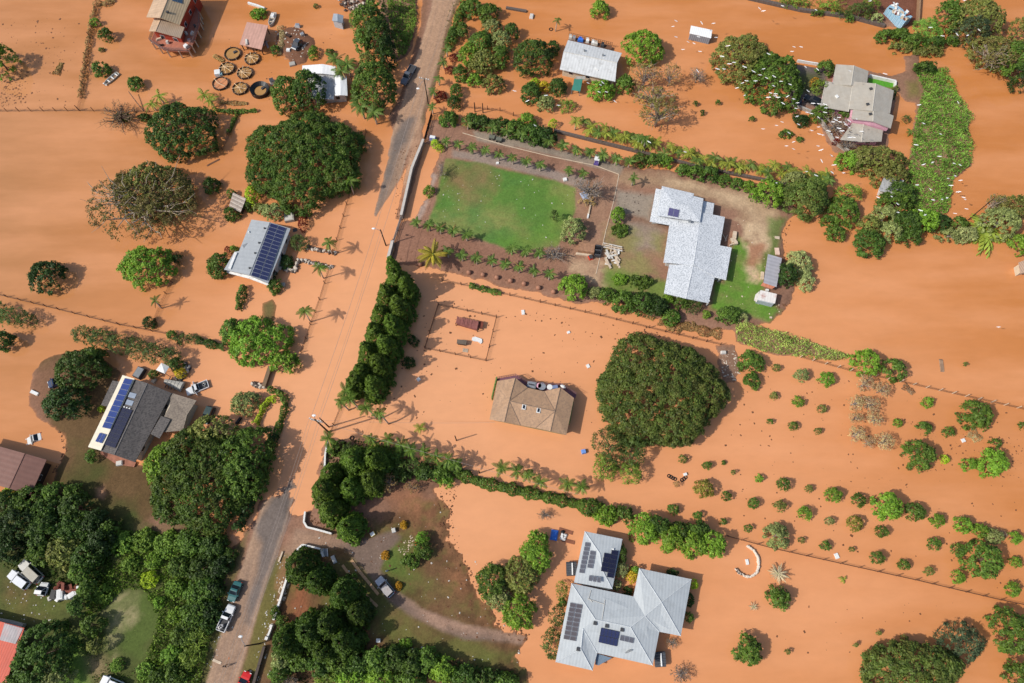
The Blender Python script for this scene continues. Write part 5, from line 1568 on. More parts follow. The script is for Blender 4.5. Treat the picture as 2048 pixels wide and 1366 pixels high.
DST = paint('channel_stone', lin(104, 92, 84), var=.25, scale=2.5)
wallrun('channel_wall', 'long dark stone wall between the orange channel and the palm row', [(1108, 263), (1180, 281), (1265, 302), (1400, 336), (1520, 360), (1642, 384)], .7, .7, DST, seg=1.6)
wallrun('stone_wall', 'dark stone boundary wall at the upper frame edge near the shipping container', [(1495, -2), (1600, 22), (1700, 36), (1768, 54)], .9, .8, DST, seg=1.4)
wallrun('concrete_wall', 'tan concrete wall beside the shipping container', [(1836, -10), (1832, 52)], .4, 1.4, paint('tan_wall', lin(156, 122, 92)))
WW = paint('white_wall', lin(226, 224, 218), var=.06)
wallrun('entry_wall', 'white angled wall on the pine side of the garden entrance', [(612.6, 1024), (609.6, 1044), (616, 1055), (640, 1061), (665, 1068)], .35, .9, WW)
wallrun('entry_wall', 'white angled wall on the far side of the garden entrance below the drive', [(592, 1104), (607, 1090), (642, 1098), (648.5, 1114)], .35, .9, WW)
wallrun('road_wall', 'long white wall beside the littered road verge', [(577, 1153), (562, 1202), (549.6, 1240)], .4, .9, WW)
wallrun('road_wall', 'short white wall ending at a stone pillar by the street lamp', [(546, 1252), (537, 1276)], .35, .9, WW, pier=.55)
wallrun('dark_wall', 'dark wall along the lower road verge past the pillar', [(531, 1292), (520, 1330), (508, 1372)], .5, .8, paint('dark_masonry', lin(82, 70, 62), var=.3))  # one dark blotchy tone along the whole wall
wallrun('kerb_wall', 'thin pale kerb wall at the corner of road and garden entrance', [(566, 1103), (558, 1124)], .3, .3, PALEWOOD)
wallrun('curved_wall', 'white curved low wall between the dark pines and the road by the palms', [(658, 882), (652, 910), (651, 936)], .35, .8, WW, seg=1.5)
wallrun('yard_wall', 'white wall around the bright grass behind the pink house', [(1736, 154), (1789, 166), (1787, 177)], .35, .9, WW)
wallrun('drive_wall', 'long pale wall from the dark car to the bare bush by the pink house', [(1580, 210), (1632, 231), (1652, 262), (1667, 288), (1695, 305)], .4, 1.0, CONC)
wallrun('drive_wall', 'thin white wall on the north side of the pink house drive', [(1593, 124), (1641, 132)], .3, .8, WW)
wallrun('house_wall', 'thick pale wall along the red roofed house', [(-8, 1238), (25, 1244), (52, 1251)], .6, 1.0, CONC)
wallrun('slab_wall', 'brown slab wall standing in the water beside the lime hedge', [(543, 735), (530, 775)], .8, 1.0, paint('brown_slab', lin(124, 100, 76), var=.15), seg=4)
wallrun('planter_wall', 'white broken planter frame beside the green planter bush', [(497, 8), (514, 13), (530, 19)], .5, .6, WHITE, seg=1.2)
wallrun('pier_wall', 'short dark footbridge stub near the small white box', [(1012, 17), (1053, 24)], .7, .5, DST, seg=1.0)

ROCKS = []
for k in range(4):
    rg = random.Random(k)
    ROCKS.append(MB().ell((0, 0, 0), (.5, .42, .36), 7, 5, jit=.25, rng=rg))


def stonewall(name, label, pts, w, mats, n, cat='stone wall', stack=2, size=.8):
    W_ = [G(a, b) for a, b in pts]
    cx = sum(W_) / len(W_)
    o = root(name, label, cat, (cx[0], cx[1], 0))
    ms = [r.mesh('stone', [mt]) for r in ROCKS for mt in mats]
    Ls = [np.linalg.norm(b - a) for a, b in zip(W_[:-1], W_[1:])]
    for k in range(n):
        s = (k + .5) / n * sum(Ls)
        i = 0
        while s > Ls[i] and i < len(Ls) - 1:
            s -= Ls[i]; i += 1
        p = W_[i] + (W_[i + 1] - W_[i]) * s / Ls[i]
        for q in range(stack):
            put('stone', rng.choice(ms), o, p + (rng.uniform(-w, w) / 2, rng.uniform(-w, w) / 2, .1 + .3 * q), (rng.uniform(-.4, .4), 0, rng.uniform(0, 6)), size * rng.uniform(.75, 1.25))
    return o


stonewall('entrance_wall', 'rough stone entrance wall of the solar house on the big tree side', [(614, 496), (640, 501), (671, 508)], .6, [STONE_L, STONE_D, WOOD], 18)
stonewall('entrance_wall', 'rough bent stone entrance wall of the solar house on the palm side', [(557, 536), (589, 544), (596, 528), (598, 520), (630, 528), (664, 536)], .6, [STONE_L, STONE_D, STONE_L], 34)
stonewall('rock_ring', 'ring of mixed stones around the yellowish shrub near the covered boat', [(352, 762), (368, 752), (377, 740), (372, 727)], .8, [STONE_L, STONE_D, DGREY], 22)
stonewall('stone_border', 'row of pale stones at the end of the brown slab wall', [(503, 768), (517, 772), (530, 778)], .7, [STONE_L, STONE_D], 14)
stonewall('curved_stone_wall', 'white curved garden wall open to the flood south of the orchard fence', [(1493.6, 1092), (1506, 1100), (1515, 1114), (1516.5, 1132), (1512, 1146), (1500, 1154), (1490, 1153)], .12, [paint('white_stone', lin(222, 208, 190), var=.12)], 90, size=.42)
stonewall('curved_stone_wall', 'short dark stub of the curved wall across from its white part', [(1471, 1138), (1476, 1145), (1488, 1152)], .15, [STONE_L, STONE_D], 22, size=.42)
stonewall('rock_pile', 'pile of brown rocks at the upper frame edge beside the grey plastic shed', [(688, 2), (700, 14), (716, 8), (728, 22)], 3.0, [STONE_D, WOOD, STONE_L], 46)
for i, (a, b) in enumerate([(840, 530), (938, 546.5), (966, 551), (994, 556.5), (1021, 563), (1048, 569), (1077, 577), (1107, 585)]):
    g = G(a, b)
    m = MB().ell(g + (0, 0, .5), (.55, .55, .55), 12, 8); m.box(g + (0, 0, .05), (.8, .8, .3))
    tag(m.build('stone_ball', paint('ball_stone', lin(168, 120, 96), var=.2), smooth=False),
        ('lone round stone ball by the yellow fan palm' if i == 0 else ['', 'first', 'second', 'third', 'fourth', 'fifth', 'sixth', 'seventh'][i] + ' round stone ball from the fan palm along the garden edge'), 'stone ball', 'stone balls along the garden edge')

# ---------------------------------------------------------------- utility poles, lamps and lines
POLE = paint('pole_wood', lin(52, 42, 36), var=.2)
TOPS = {}


def pole(key, a, b, h, label, lamp=None, arm=None, thick=.16):
    g = G(a, b)
    o = root('utility_pole', label, 'utility pole', g, 0, None)
    MB().tube([g + (0, 0, -.5), g + (0, 0, h)], [thick, thick * .75], 8).build('pole', POLE, o)
    top = g + (0, 0, h)
    if lamp:
        e = P(lamp[0], lamp[1], h - .2)
        s = top - (0, 0, .6)
        MB().tube([s, (s + e) / 2 + (0, 0, .35), e], .05, 5).build('lamp_arm', CHROME, o)
        MB().ell(e, (.42, .26, .14), 8, 5).build('lamp_head', LAMPW, o)
    if arm:
        for k in range(arm[1]):
            z = h - .3 - .9 * k
            d = np.array((math.cos(arm[0]), math.sin(arm[0]), 0))
            c = g + (0, 0, z)
            m = MB().box(c, (2.6, .14, .14), arm[0]); m.build('crossarm', paint('crossarm_grey', lin(170, 162, 152)), o)
            im = MB().tube([(0, 0, 0), (0, 0, .28)], .09, 6).mesh('insulator', [LAMPW])
            for t in (-1.15, -.6, .6, 1.15):
                put('insulator', im, o, c + d * t + (0, 0, .07))
    TOPS[key] = top
    return o


pole('n', 857, 210, 9.5, 'wooden utility pole with crossarm and lamp beside the wet road near the dark pickup', (836, 177), (-.25, 1))
pole('a', 772, 491, 7.2, 'wooden utility pole with a street lamp in front of the pale garden gate', (747, 457))
pole('b', 657, 864, 10.5, 'tall utility pole with double crossarms and insulators by the row of leaning palms', (628, 831), (-.25, 2), .2)
pole('c', 658, 854, 7.5, 'plain dark stub pole right behind the double crossarm pole')
pole('e', 520, 1287, 8.0, 'street lamp pole at the road edge beside the short white wall', (481, 1273))
pole('x', 1936, 440, 9.5, 'thin pole leaning out over the eastern flood from the tree belt', thick=.12)
for k, (a, b, h_, lb) in enumerate([(913, 881, 4.2, 'lone dark post standing in the flood with a long shadow'), (959, 946, 3.0, 'short dark post at the end of the hedge below the lone post'), (950, 224, 3.5, 'dark bare post by the corner of the road hedge, nearer the road'), (966, 226, 3.6, 'dark bare post by the corner of the road hedge, farther from the road')]):
    g = G(a, b)
    tag(MB().tube([g + (0, 0, -.5), g + (0, 0, h_)], [.14, .11], 7).build('wooden_post', POLE), lb, 'post')
m = MB().tube([P(257, 183, 1.6), P(272, 203, .9), P(287, 222, .1)], [.09, .11, .12], 6)
tag(m.build('fallen_pole', BARK), 'thin pole leaning out of the water beside the bare fallen tree', 'pole')


def wire(label, a, b, sag=.8, r=.022):
    pts = []
    for k in range(15):
        t = k / 14
        p = a + (b - a) * t
        pts.append(p - (0, 0, sag * 4 * t * (1 - t)))
    tag(MB().tube(pts, r, 4).build('power_line', LINE), label, 'power line', 'power lines along the road')


S0 = P(430, 1420, 9.0)
wb = TOPS['b']
for i, dx in enumerate((-1.15, -.6, .6, 1.15)):
    wire('power line from the double crossarm pole to the lower frame edge, %s from the grove' % ('first', 'second', 'third', 'fourth')[i], wb + (dx, -dx * .25, -.1), S0 + (dx * 1.0, 0, 0), 1.2)
for i, dx in enumerate((-.9, .9)):
    wire('power line joining the two crossarm poles along the road, %s' % ('on the fence side', 'on the wall side')[i], wb + (dx, -dx * .25, -.1), TOPS['n'] + (dx, -dx * .25, -.2), 2.2, .03)
wire('power line from the upper road pole out past the upper frame edge', TOPS['n'], P(930, -60, 9.5), .8)
wire('power line between the lamp pole at the gate and the double crossarm pole', TOPS['a'] - (0, 0, .3), wb - (0, 0, 1.2), 1.0)
wire('power line from the double crossarm pole over the palm hedge', wb - (0, 0, .6), P(1160, 990, 5.0), 1.5)
wire('thin service line from the double crossarm pole to the tan roofed house', wb - (0, 0, .4), P(990, 845, 4.0), 1.2, .018)

# ---------------------------------------------------------------- loose things
def thing(name, label, cat, a, b, size, mat, rz=0.0, top=.9, z=None, lid=None, group=None):
    g = G(a, b) if z is None else P(a, b, z)
    m = MB().box(g + (0, 0, size[2] / 2 - .08), size, rz, top=top)
    if lid is not None:
        m.box(g + (0, 0, size[2] - .05), (size[0] * .8, size[1] * .8, .08), rz, mi=1)
    return tag(m.build(name, [mat] + ([lid] if lid else [])), label, cat, group)


thing('blue_bin', 'pair of blue grey bins beside the yellow bushes at the gate', 'bin', 866, 279, (1.6, .9, 1.1), paint('bin_blue', lin(130, 140, 190)), -.2, lid=WHITE)
thing('white_box', 'small white box floating near the small palm by the upper frame edge', 'box', 1063, 34, (1.0, 1.5, .6), WHITE, -.2, lid=OFFW)
thing('white_slab', 'small pale slab on the mud bank above the metal shed', 'slab', 1554, 475.5, (1.2, .7, .25), PALEWOOD, -.1)
thing('concrete_slab', 'larger pale slab touching the upper end of the metal shed', 'slab', 1554, 503, (1.1, 1.9, .3), paint('slab_pinkish', lin(222, 190, 170)), .0)
thing('pale_step', 'pale step against the long side of the metal shed', 'step', 1524, 552, (.7, 2.0, .5), PALEWOOD, -.2)
thing('white_chest', 'white chest between the metal shed and the rusty shed', 'chest', 1533.5, 581.5, (.7, .5, .6), WHITE, -.2)
thing('small_slab', 'small pale slab on the shore below the rusty shed', 'slab', 1541.5, 635, (.6, .45, .2), PALEWOOD)
thing('red_buggy', 'bright red wheelbarrow like cart beside the earth roofed hut', 'cart', 1181, 516, (1.0, 1.2, .7), REDP, .3, top=.7, lid=DGREY)
thing('brown_hut', 'low hut with an earth brown flat roof beside the dark crates', 'hut', 1172, 500, (3.7, 2.2, 1.4), paint('earth_roof', lin(160, 120, 92), var=.25), -.15, top=1.0)
thing('hut_ledge', 'pale ledge along the front of the earth roofed hut', 'ledge', 1168, 510, (3.9, .5, .5), PALEWOOD, -.15)
o = root('dark_crate', 'dark slatted crate stack between the earth roofed hut and the lumber pile', 'crate', G(1195, 505), -.15)
for k in range(5):
    MB().box((0, -1.2 + k * .6, .6), (1.3, .35, 1.2)).build('crate_slat', BLACK if k % 2 else DGREY, o, local=True)
thing('long_board', 'long pale board standing between the bare bush and the leafy tree', 'board', 1180, 414, (.35, 4.6, .5), PALEWOOD, -.22)
thing('white_board', 'short white board lying at the end of the long pale board', 'board', 1176, 432, (.4, 1.4, .4), WHITE, -.22)
thing('tarp_bundle', 'bundle of blue and grey tarp under the bare bush', 'tarp', 1170, 391, (2.0, 2.4, .5), paint('tarp_grey_blue', lin(146, 156, 176), var=.3), .4, top=.6)
thing('white_pot', 'white block at the palm near the end of the lawn', 'block', 1130, 360, (.9, .9, .5), WHITE, .2)
thing('white_pot', 'small white block in the palm row north of the lawn', 'block', 995, 327, (.7, .6, .4), WHITE, .2)
lp = root('lumber_pile', 'heap of pale pallets and planks on the grass beside the dark crates', 'lumber pile', G(1224, 512))
for k in range(9):
    g = G(1219 + (k % 3) * 6, 490 + k * 1.5)
    MB().box(g + (0, 0, .3 + .05 * k), (3.0, .25, .12), -.25).build('plank', PALEWOOD if k % 2 else OFFW, lp)
for k in range(22):
    g = G(1224 + rng.uniform(-12, 14), 508 + rng.uniform(-8, 22))
    MB().box(g + (0, 0, rng.uniform(.1, .6)), (rng.uniform(1, 3), rng.uniform(.15, .5), .1), rng.uniform(0, 3), tilt=(0, rng.uniform(-.15, .15))).build('plank', rng.choice([PALEWOOD, OFFW, WHITE, OFFW]), lp)
tb = root('bench_set', 'pale wooden benches and boards in the shade beside the silver house', 'bench', G(1467, 478))
for a, b, s, r_ in ((1468, 472, (.8, 1.8, .7), -.2), (1466, 482, (1.1, 1.2, .6), .3), (1470, 488, (.8, .7, .8), .1), (1448, 474, (.15, 2.2, .2), .4), (1452, 477, (.15, 1.8, .2), -.4), (1463, 490, (1.2, .3, .5), .4)):
    MB().box(G(a, b) + (0, 0, s[2] / 2), s, r_).build('board', PALEWOOD, tb)
thing('yellow_box', 'yellow box on the garden drive beside the pine', 'box', 745.5, 1068.5, (1.0, .9, .5), YELP, .6, lid=WHITE)
thing('white_bin', 'white bin on the grass edge of the garden drive', 'bin', 788, 1061, (.8, .9, .7), WHITE, .3, lid=OFFW)
thing('white_post_box', 'white toppled box beside the wooden steps below the entrance wall', 'box', 668, 1119, (.7, 1.6, .5), WHITE, .5, lid=OFFW)
thing('white_bucket', 'white bucket on the grass below the pines', 'bucket', 757, 1281, (.8, .7, .6), WHITE)
thing('white_bag', 'white bag at the foot of the pine above the garden path', 'bag', 657.5, 1172, (.7, .8, .5), WHITE, .6, top=.6)
thing('green_crate', 'green crate in the lower bushes', 'crate', 329, 1357, (1.1, .9, .6), paint('crate_green', lin(110, 150, 128)), .3)
thing('pale_plank', 'pale plank lying on the road verge below the orange paint mark', 'plank', 434, 1323, (1.9, .5, .15), PALEWOOD, -.35)
thing('orange_mark_sheet', 'orange square sheet lying on the road below the white pickup', 'sheet', 452, 1313, (1.2, 1.3, .06), paint('orange_sheet', lin(190, 118, 76)), .3)
thing('red_flower_tub', 'red tub in the leafy garden bed', 'tub', 835, 1088, (.9, 1.2, .7), REDP, .3, top=.7)
thing('blue_barrel', 'pale blue drum floating at the twin trees beside the great round tree', 'drum', 1167, 903.5, (1.0, 1.0, .8), paint('drum_blue', lin(110, 150, 215)), .2, top=.75)
thing('white_tank_box', 'white box on the muddy bank beside the great round tree', 'box', 1446, 706, (1.1, .7, .7), WHITE, 0, lid=OFFW)
thing('plank_raft', 'brown plank drifting beside the big round tree', 'plank', 427, 325, (3.6, .5, .15), WOOD, .6)
thing('driftwood_raft', 'long grey drift log raft alone in the eastern flood', 'raft', 1883, 731, (.9, 3.2, .3), paint('drift', lin(150, 122, 98), var=.25), -.1, top=.7)
thing('white_float', 'white float drifting near the tan roofed house', 'float', 1176, 732.5, (.7, .9, .3), WHITE, .4)
thing('white_float', 'white float drifting between the pen and the great round tree', 'float', 1137, 665, (.7, .6, .3), WHITE, .4)
thing('white_float', 'white float drifting below the wire fence south of the lawn', 'float', 1046, 625, (.7, 1.2, .3), WHITE, .1)
thing('white_float', 'white float drifting beside the dark pine row', 'float', 837, 759, (.8, .8, .3), WHITE, .7)
thing('white_float', 'white float drifting by the orchard shrubs near the lower fence', 'float', 1673, 1112, (.8, 1.1, .3), WHITE, .3)
thing('white_float', 'white float by the pale pile below the large orchard shrub', 'float', 1926, 881, (.8, .8, .3), WHITE, .3)
thing('white_float', 'white float lying inside the curved white wall', 'float', 1494, 1124, (.6, 1.1, .3), WHITE, .1)
thing('tipped_sign', 'dark grey square panel lying behind the solar house', 'panel', 590, 460, (1.1, 1.0, .12), DGREY, .3)
thing('concrete_tank', 'pale concrete tank with a flat lid behind the solar house', 'tank', 580, 437, (2.2, 2.2, 1.0), CONC, .2, top=1.0, lid=OFFW)
thing('grey_ac_unit', 'grey box beside the round bush at the corner of the solar house', 'box', 567, 571, (1.0, .9, .7), CONC, .2)
thing('white_step', 'white step platform at the water beside the brown earth bank', 'platform', 70, 786, (2.2, .8, .3), PALEWOOD, -.4, lid=WHITE)
thing('parasol', 'white dish on the earth bank beside the trees', 'dish', 116, 746, (.9, 1.3, .3), WHITE, .3, top=.6)
thing('brown_cabinet', 'dark grey cabinet at the entrance of the dark roofed house', 'cabinet', 281, 747, (1.8, 2.6, 1.0), DGREY, -.4, lid=GREY)
thing('wood_rack', 'small pale rack beside the dark roofed house', 'rack', 309, 762, (.8, 1.1, .5), PALEWOOD, -.5)
thing('gate_post_box', 'dark post box leaning at the flooded driveway', 'post box', 478, 842, (.5, 1.8, .6), BLACK, -.5)
thing('patio_table', 'white patio table on the brick patio of the dark roofed house', 'table', 241, 927, (1.3, 1.0, .7), WHITE, .2, lid=OFFW)
bl = root('blue_tarp_heap', 'bright blue tarp with white bundles and dark benches drifting beside the grey hip roofed house', 'tarp', G(1110, 1070))
z4 = lambda x, y: (1080 + x / 4.19, 1040 + y / 4.19)
A = [P(*z4(x, y), .4) for x, y in ((105, 80), (150, 95), (140, 165), (80, 165))]
m = MB(); m.slab(A, .4); m.box(sum(A) / 4 + (0, 0, .2), (1.4, 2.0, .5), -.2, top=.4); m.build('tarp', BLUE, bl)
for k in range(9):
    p = P(*z4(150 + rng.uniform(0, 60), 95 + rng.uniform(0, 70)), .25); MB().ell(p, (rng.uniform(.3, .5), .35, .3), 7, 5).build('bundle', WHITE if k % 3 else BLACK, bl)
for k, (x0, y0, x1, y1) in enumerate(((160, 75, 275, 110), (185, 165, 290, 190))):
    a, b = P(*z4(x0, y0), .05), P(*z4(x1, y1), .05)
    d = b - a
    tag(MB().box((a + b) / 2, (np.linalg.norm(d), .7, .12), math.atan2(d[1], d[0])).build('drowned_plank', paint('wet_plank', lin(134, 84, 60), var=.2)), 'wet brown plank floating %s the blue tarp' % ('above', 'below')[k], 'plank')
st = root('wooden_steps', 'grey wooden steps between white stringers at the entrance wall', 'steps', G(651, 1106))
for k in range(6):
    MB().box(G(651 + k * .3, 1098.5 + k * 2.6) + (0, 0, .15), (.9, .22, .1)).build('tread', GREY, st)
for x in (646.5, 655):
    m = MB(); m.tube([G(x, 1097) + (0, 0, .2), G(x + 1, 1113) + (0, 0, .2)], .08, 4); m.build('stringer', WHITE, st)
for nm, lb, cells in (('tyre_chain', 'short chain of dark tyres lying in the water by the twin trees', [(1338, 952), (1342, 954), (1346, 956.5), (1350, 958)]), ('tyre_chain', 'second short chain of dark tyres near the small white box in the flood', [(1364, 960), (1368, 957.5), (1371, 954.5)])):
    o = root(nm, lb, 'tyres', P(*cells[0], 0))
    for a, b in cells:
        c = P(a, b, .05)
        MB().tube([c + (.32 * math.cos(t), .32 * math.sin(t), 0) for t in np.linspace(0, 6.283, 11)], .1, 5).build('tyre', TYRE, o)
c = P(1102, 58.5, .05)
tag(MB().tube([c + (.45 * math.cos(t), .45 * math.sin(t), 0) for t in np.linspace(0, 6.283, 13)], .12, 5).build('tyre', TYRE), 'lone tyre floating near the small palm at the upper frame edge', 'tyre')
c = P(704, 876, .05)
tag(MB().tube([c + (.4 * math.cos(t), .4 * math.sin(t), 0) for t in np.linspace(0, 6.283, 13)], .13, 5).build('tyre', TYRE), 'lone dark tyre floating by the palms beside the crossarm pole', 'tyre')
thing('white_cooler', 'small white box by the tyre chains in the flood', 'box', 1370, 949, (.7, .6, .5), WHITE, .3)
# farm yard clutter on the mud mound
for i, (a, b, s, mt, lb, nm) in enumerate([(596, 54, (1.2, 1.0, .9), WHITE, 'white box on the upper edge of the muddy mound', 'white_box'), (605, 70, (1.0, .9, .6), OFFW, 'off white box in the middle of the muddy mound', 'feed_box'), (587, 63, (1.6, 2.0, .1), WOOD, 'brown board lying on the muddy mound', 'brown_board'),
                                           (577, 101, (.9, 1.0, .5), WHITE, 'white block at the lower side of the truck on the mound', 'white_block'), (598, 83, (1.0, .7, .7), OFFW, 'pale box behind the truck on the mound', 'pale_box'), (577, 72, (1.6, .7, .5), DWOOD, 'dark machine on the muddy mound near the branches', 'dark_machine')]):
    thing(nm, lb, nm.split('_')[1], a, b, s, mt, .5 * i, lid=(CHROME if i < 2 else None))
thing('white_engine', 'white machine in the shallows beside the large dark tank', 'machine', 545, 165, (1.3, 1.6, 1.0), OFFW, .4, top=.6, lid=DGREY)
thing('dark_plinth', 'grey plinth in the water above the white roofed house', 'plinth', 585, 129, (1.6, 1.3, .5), CONC, .3)


# pale edging strips of the garden bed beside the silver wagon
wallrun('garden_edging', 'long tan edging strip on the drive side of the grass beside the silver wagon', [(703, 1120), (720, 1144), (740, 1168), (757, 1189)], .55, .12, paint('tan_edging', lin(190, 150, 110), var=.2), seg=1.2, cat='edging')
wallrun('garden_edging', 'broken tan edging strip on the pine side of the grass', [(685, 1130), (697, 1147), (712, 1162), (725, 1184), (755, 1213)], .5, .12, MATS['tan_edging'], seg=1.2, cat='edging')

wallrun('path_edging', 'thin pale edging line along the bare soil strip between the gravel drive and the palms', [(925, 266), (1010, 291), (1100, 313), (1190, 331), (1238, 349), (1228, 400), (1212, 460), (1192, 548)], .16, .1, PALEWOOD, seg=2.5, cat='edging')


# ---------------------------------------------------------------- people
def skinned(name, joints, edges, mat, parent):
    me = bpy.data.meshes.new(name)
    me.from_pydata([j[:3] for j in joints], edges, [])
    me.materials.append(mat)
    o = link(bpy.data.objects.new(name, me), parent)
    o.modifiers.new('skin', 'SKIN')
    sv = me.skin_vertices[0].data
    for k, j in enumerate(joints):
        sv[k].radius = (j[3], j[4] if len(j) > 4 else j[3])
    sv[0].use_root = True
    o.modifiers.new('smooth', 'SUBSURF').levels = 1
    return o


def person(px, py, face, shirt, trousers, hair, label, stride=.16):
    o = root('person', label, 'person', G(px, py), face)
    skin = paint('skin', lin(160, 112, 86), var=.04)
    s = stride
    b = [(0, 0, .93, .12, .15), (0, 0, 1.12, .10, .14), (.02, 0, 1.34, .11, .17), (.02, 0, 1.48, .055), (.05, 0, 1.60, .085, .075), (.05, 0, 1.72, .06)]
    e = [(0, 1), (1, 2), (2, 3), (3, 4), (4, 5)]
    for y, sg in ((.1, 1), (-.1, -1)):
        i = len(b)
        b += [(0, y, .86, .085), (sg * s * .6 + .03, y, .48, .058), (sg * s, y * 1.05, .09, .04), (sg * s + .16, y * 1.2, .04, .035)]
        e += [(0, i), (i, i + 1), (i + 1, i + 2), (i + 2, i + 3)]
        i = len(b)
        b += [(.02, y * 1.9, 1.41, .055), (-sg * s * .5, y * 2.5, 1.14, .042), (-sg * s * .8 + .08, y * 2.6, .90, .032), (-sg * s * .8 + .10, y * 2.6, .82, .04, .02)]
        e += [(2, i), (i, i + 1), (i + 1, i + 2), (i + 2, i + 3)]
        for k in range(4):
            b.append((-sg * s * .8 + .08 + .018 * k, y * 2.6, .74 + .008 * abs(k - 1), .009)); e.append((i + 3, len(b) - 1))
        b.append((-sg * s * .8 + .15, y * 2.5, .80, .010)); e.append((i + 3, len(b) - 1))
    skinned('body', b, e, skin, o)
    t = [(x, y, z, r * 1.16, (q[0] if q else r) * 1.14) for x, y, z, r, *q in b]
    top = [t[1], t[2], (.02, 0, 1.45, .075)] + [q for k in (10, 23) for q in (t[k], t[k + 1])]
    skinned('shirt', top, [(0, 1), (1, 2), (1, 3), (3, 4), (1, 5), (5, 6)], shirt, o)
    legs = [t[0]] + [q for k in (6, 19) for q in (t[k], t[k + 1], t[k + 2])]
    skinned('trousers', legs, [(0, 1), (1, 2), (2, 3), (0, 4), (4, 5), (5, 6)], trousers, o)
    m = MB().ell((.03, 0, 1.69), (.105, .095, .10), 8, 6); m.build('hair', hair, o, local=True)
    m = MB().box((.14, 0, 1.63), (.03, .025, .04), top=.5)
    for y in (.035, -.035):
        m.box((.125, y, 1.665), (.02, .02, .012))
    m.build('face', skin, o, local=True)


person(776, 1142, 1.9, paint('pale_blue_shirt', lin(165, 195, 215)), paint('grey_trousers', lin(90, 105, 112)), BLACK, 'person in a pale blue top and grey trousers standing beside the orange flowering bush', .05)
person(453, 1332, 1.3, paint('black_shirt', lin(30, 28, 30)), paint('black_trousers', lin(26, 26, 30)), BLACK, 'person in dark clothes walking on the lower road by the orange sheet', .2)
# ---------------------------------------------------------------- plants
RS = np.random.RandomState(42)


def unit(n, rs, zmin=-1.0):
    v = rs.normal(size=(int(n * 2.6) + 40, 3))
    v /= np.linalg.norm(v, axis=1)[:, None] + 1e-9
    v = v[v[:, 2] > zmin]
    while len(v) < n:
        v = np.concatenate([v, v])
    return v[:n]


def leaf_mesh(name, C, Nn, L, Wd, mat, rs, bend=.25):
    """A mesh of kite-shaped leaf sprays: centres C, normals Nn, half length L and half width Wd (arrays)."""
    n = len(C)
    r = rs.normal(size=(n, 3))
    t = np.cross(Nn, r); t /= np.linalg.norm(t, axis=1)[:, None] + 1e-9
    b = np.cross(Nn, t)
    L, Wd = np.broadcast_to(L, n)[:, None], np.broadcast_to(Wd, n)[:, None]
    V = np.empty((n, 4, 3))
    V[:, 0] = C - t * L - Nn * L * bend
    V[:, 1] = C + b * Wd + t * L * .15
    V[:, 2] = C + t * L - Nn * L * bend
    V[:, 3] = C - b * Wd + t * L * .15
    me = bpy.data.meshes.new(name)
    me.vertices.add(n * 4); me.vertices.foreach_set("co", V.reshape(-1).astype(np.float32))
    me.loops.add(n * 4); me.loops.foreach_set("vertex_index", np.arange(n * 4, dtype=np.int32))
    me.polygons.add(n); me.polygons.foreach_set("loop_start", np.arange(0, n * 4, 4, dtype=np.int32))
    me.materials.append(mat)
    me.update()
    return me


S = {}


def style(key, c1, c2, clump=.8, leaf=.30, dens=24, brown=None, amt=0.0, fill=1.0, up=.35, flat=1.0, bark=None, transl=.13, asp=.6, shape='dome', branches=0):
    S[key] = dict(mat=leafmat('leaves_' + key, c1, c2, brown, amt, transl), clump=clump, leaf=leaf, dens=dens, fill=fill, up=up, flat=flat, bark=bark or BARK, asp=asp, shape=shape, branches=branches)


style('dark', lin(36, 58, 26), lin(80, 110, 48), clump=.75)
style('deep', lin(26, 44, 22), lin(58, 86, 38), clump=.8)
style('mid', lin(48, 74, 30), lin(98, 130, 56), clump=.7)
style('bright', lin(66, 104, 34), lin(126, 166, 62), clump=.7)
style('lime', lin(110, 150, 30), lin(182, 214, 62), clump=.5, leaf=.25)
style('olive', lin(74, 88, 44), lin(126, 138, 78), clump=.6, brown=lin(150, 116, 76), amt=.42, dens=20)
style('pale', lin(88, 104, 66), lin(146, 162, 112), clump=.6, leaf=.26, bark=GREYBARK)
style('silver', lin(110, 130, 90), lin(172, 186, 138), clump=.55, leaf=.26, bark=GREYBARK)
style('blue', lin(44, 66, 52), lin(90, 110, 88), clump=.55, leaf=.32, asp=.3)
style('dome', lin(42, 66, 28), lin(84, 114, 46), clump=.85, leaf=.28, dens=26, brown=lin(136, 96, 54), amt=.22, fill=1.4)
style('dome2', lin(52, 76, 36), lin(100, 124, 62), clump=.85, leaf=.28, dens=26, brown=lin(146, 112, 70), amt=.34, fill=1.35)
style('sparse', lin(70, 78, 44), lin(128, 126, 78), clump=.6, leaf=.24, dens=11, brown=lin(150, 112, 76), amt=.8, fill=.62, bark=PALEBARK, branches=26)
style('dry', lin(128, 104, 72), lin(178, 156, 116), clump=.5, leaf=.22, dens=9, brown=lin(120, 84, 58), amt=.8, fill=.6, bark=GREYBARK, branches=18)
style('drypale', lin(140, 124, 98), lin(196, 184, 156), clump=.4, leaf=.26, dens=16, brown=lin(120, 120, 70), amt=.5, fill=.8, bark=GREYBARK, branches=16, asp=.25)
style('white', lin(170, 165, 155), lin(222, 216, 205), clump=.45, leaf=.42, dens=14, asp=.18, bark=GREYBARK)
style('bare', lin(112, 92, 76), lin(150, 132, 116), clump=.4, leaf=.16, dens=3, fill=.5, bark=GREYBARK, branches=46)
style('dead', lin(112, 92, 76), lin(150, 132, 116), clump=.4, leaf=.16, dens=.6, fill=.5, bark=BARK, branches=40)
style('yelgreen', lin(96, 100, 40), lin(150, 150, 76), clump=.4, leaf=.26, brown=lin(150, 120, 70), amt=.5)
style('red', lin(84, 22, 24), lin(134, 48, 36), clump=.4, leaf=.3, asp=.35)
style('yellow', lin(150, 140, 40), lin(214, 196, 66), clump=.4, leaf=.28)
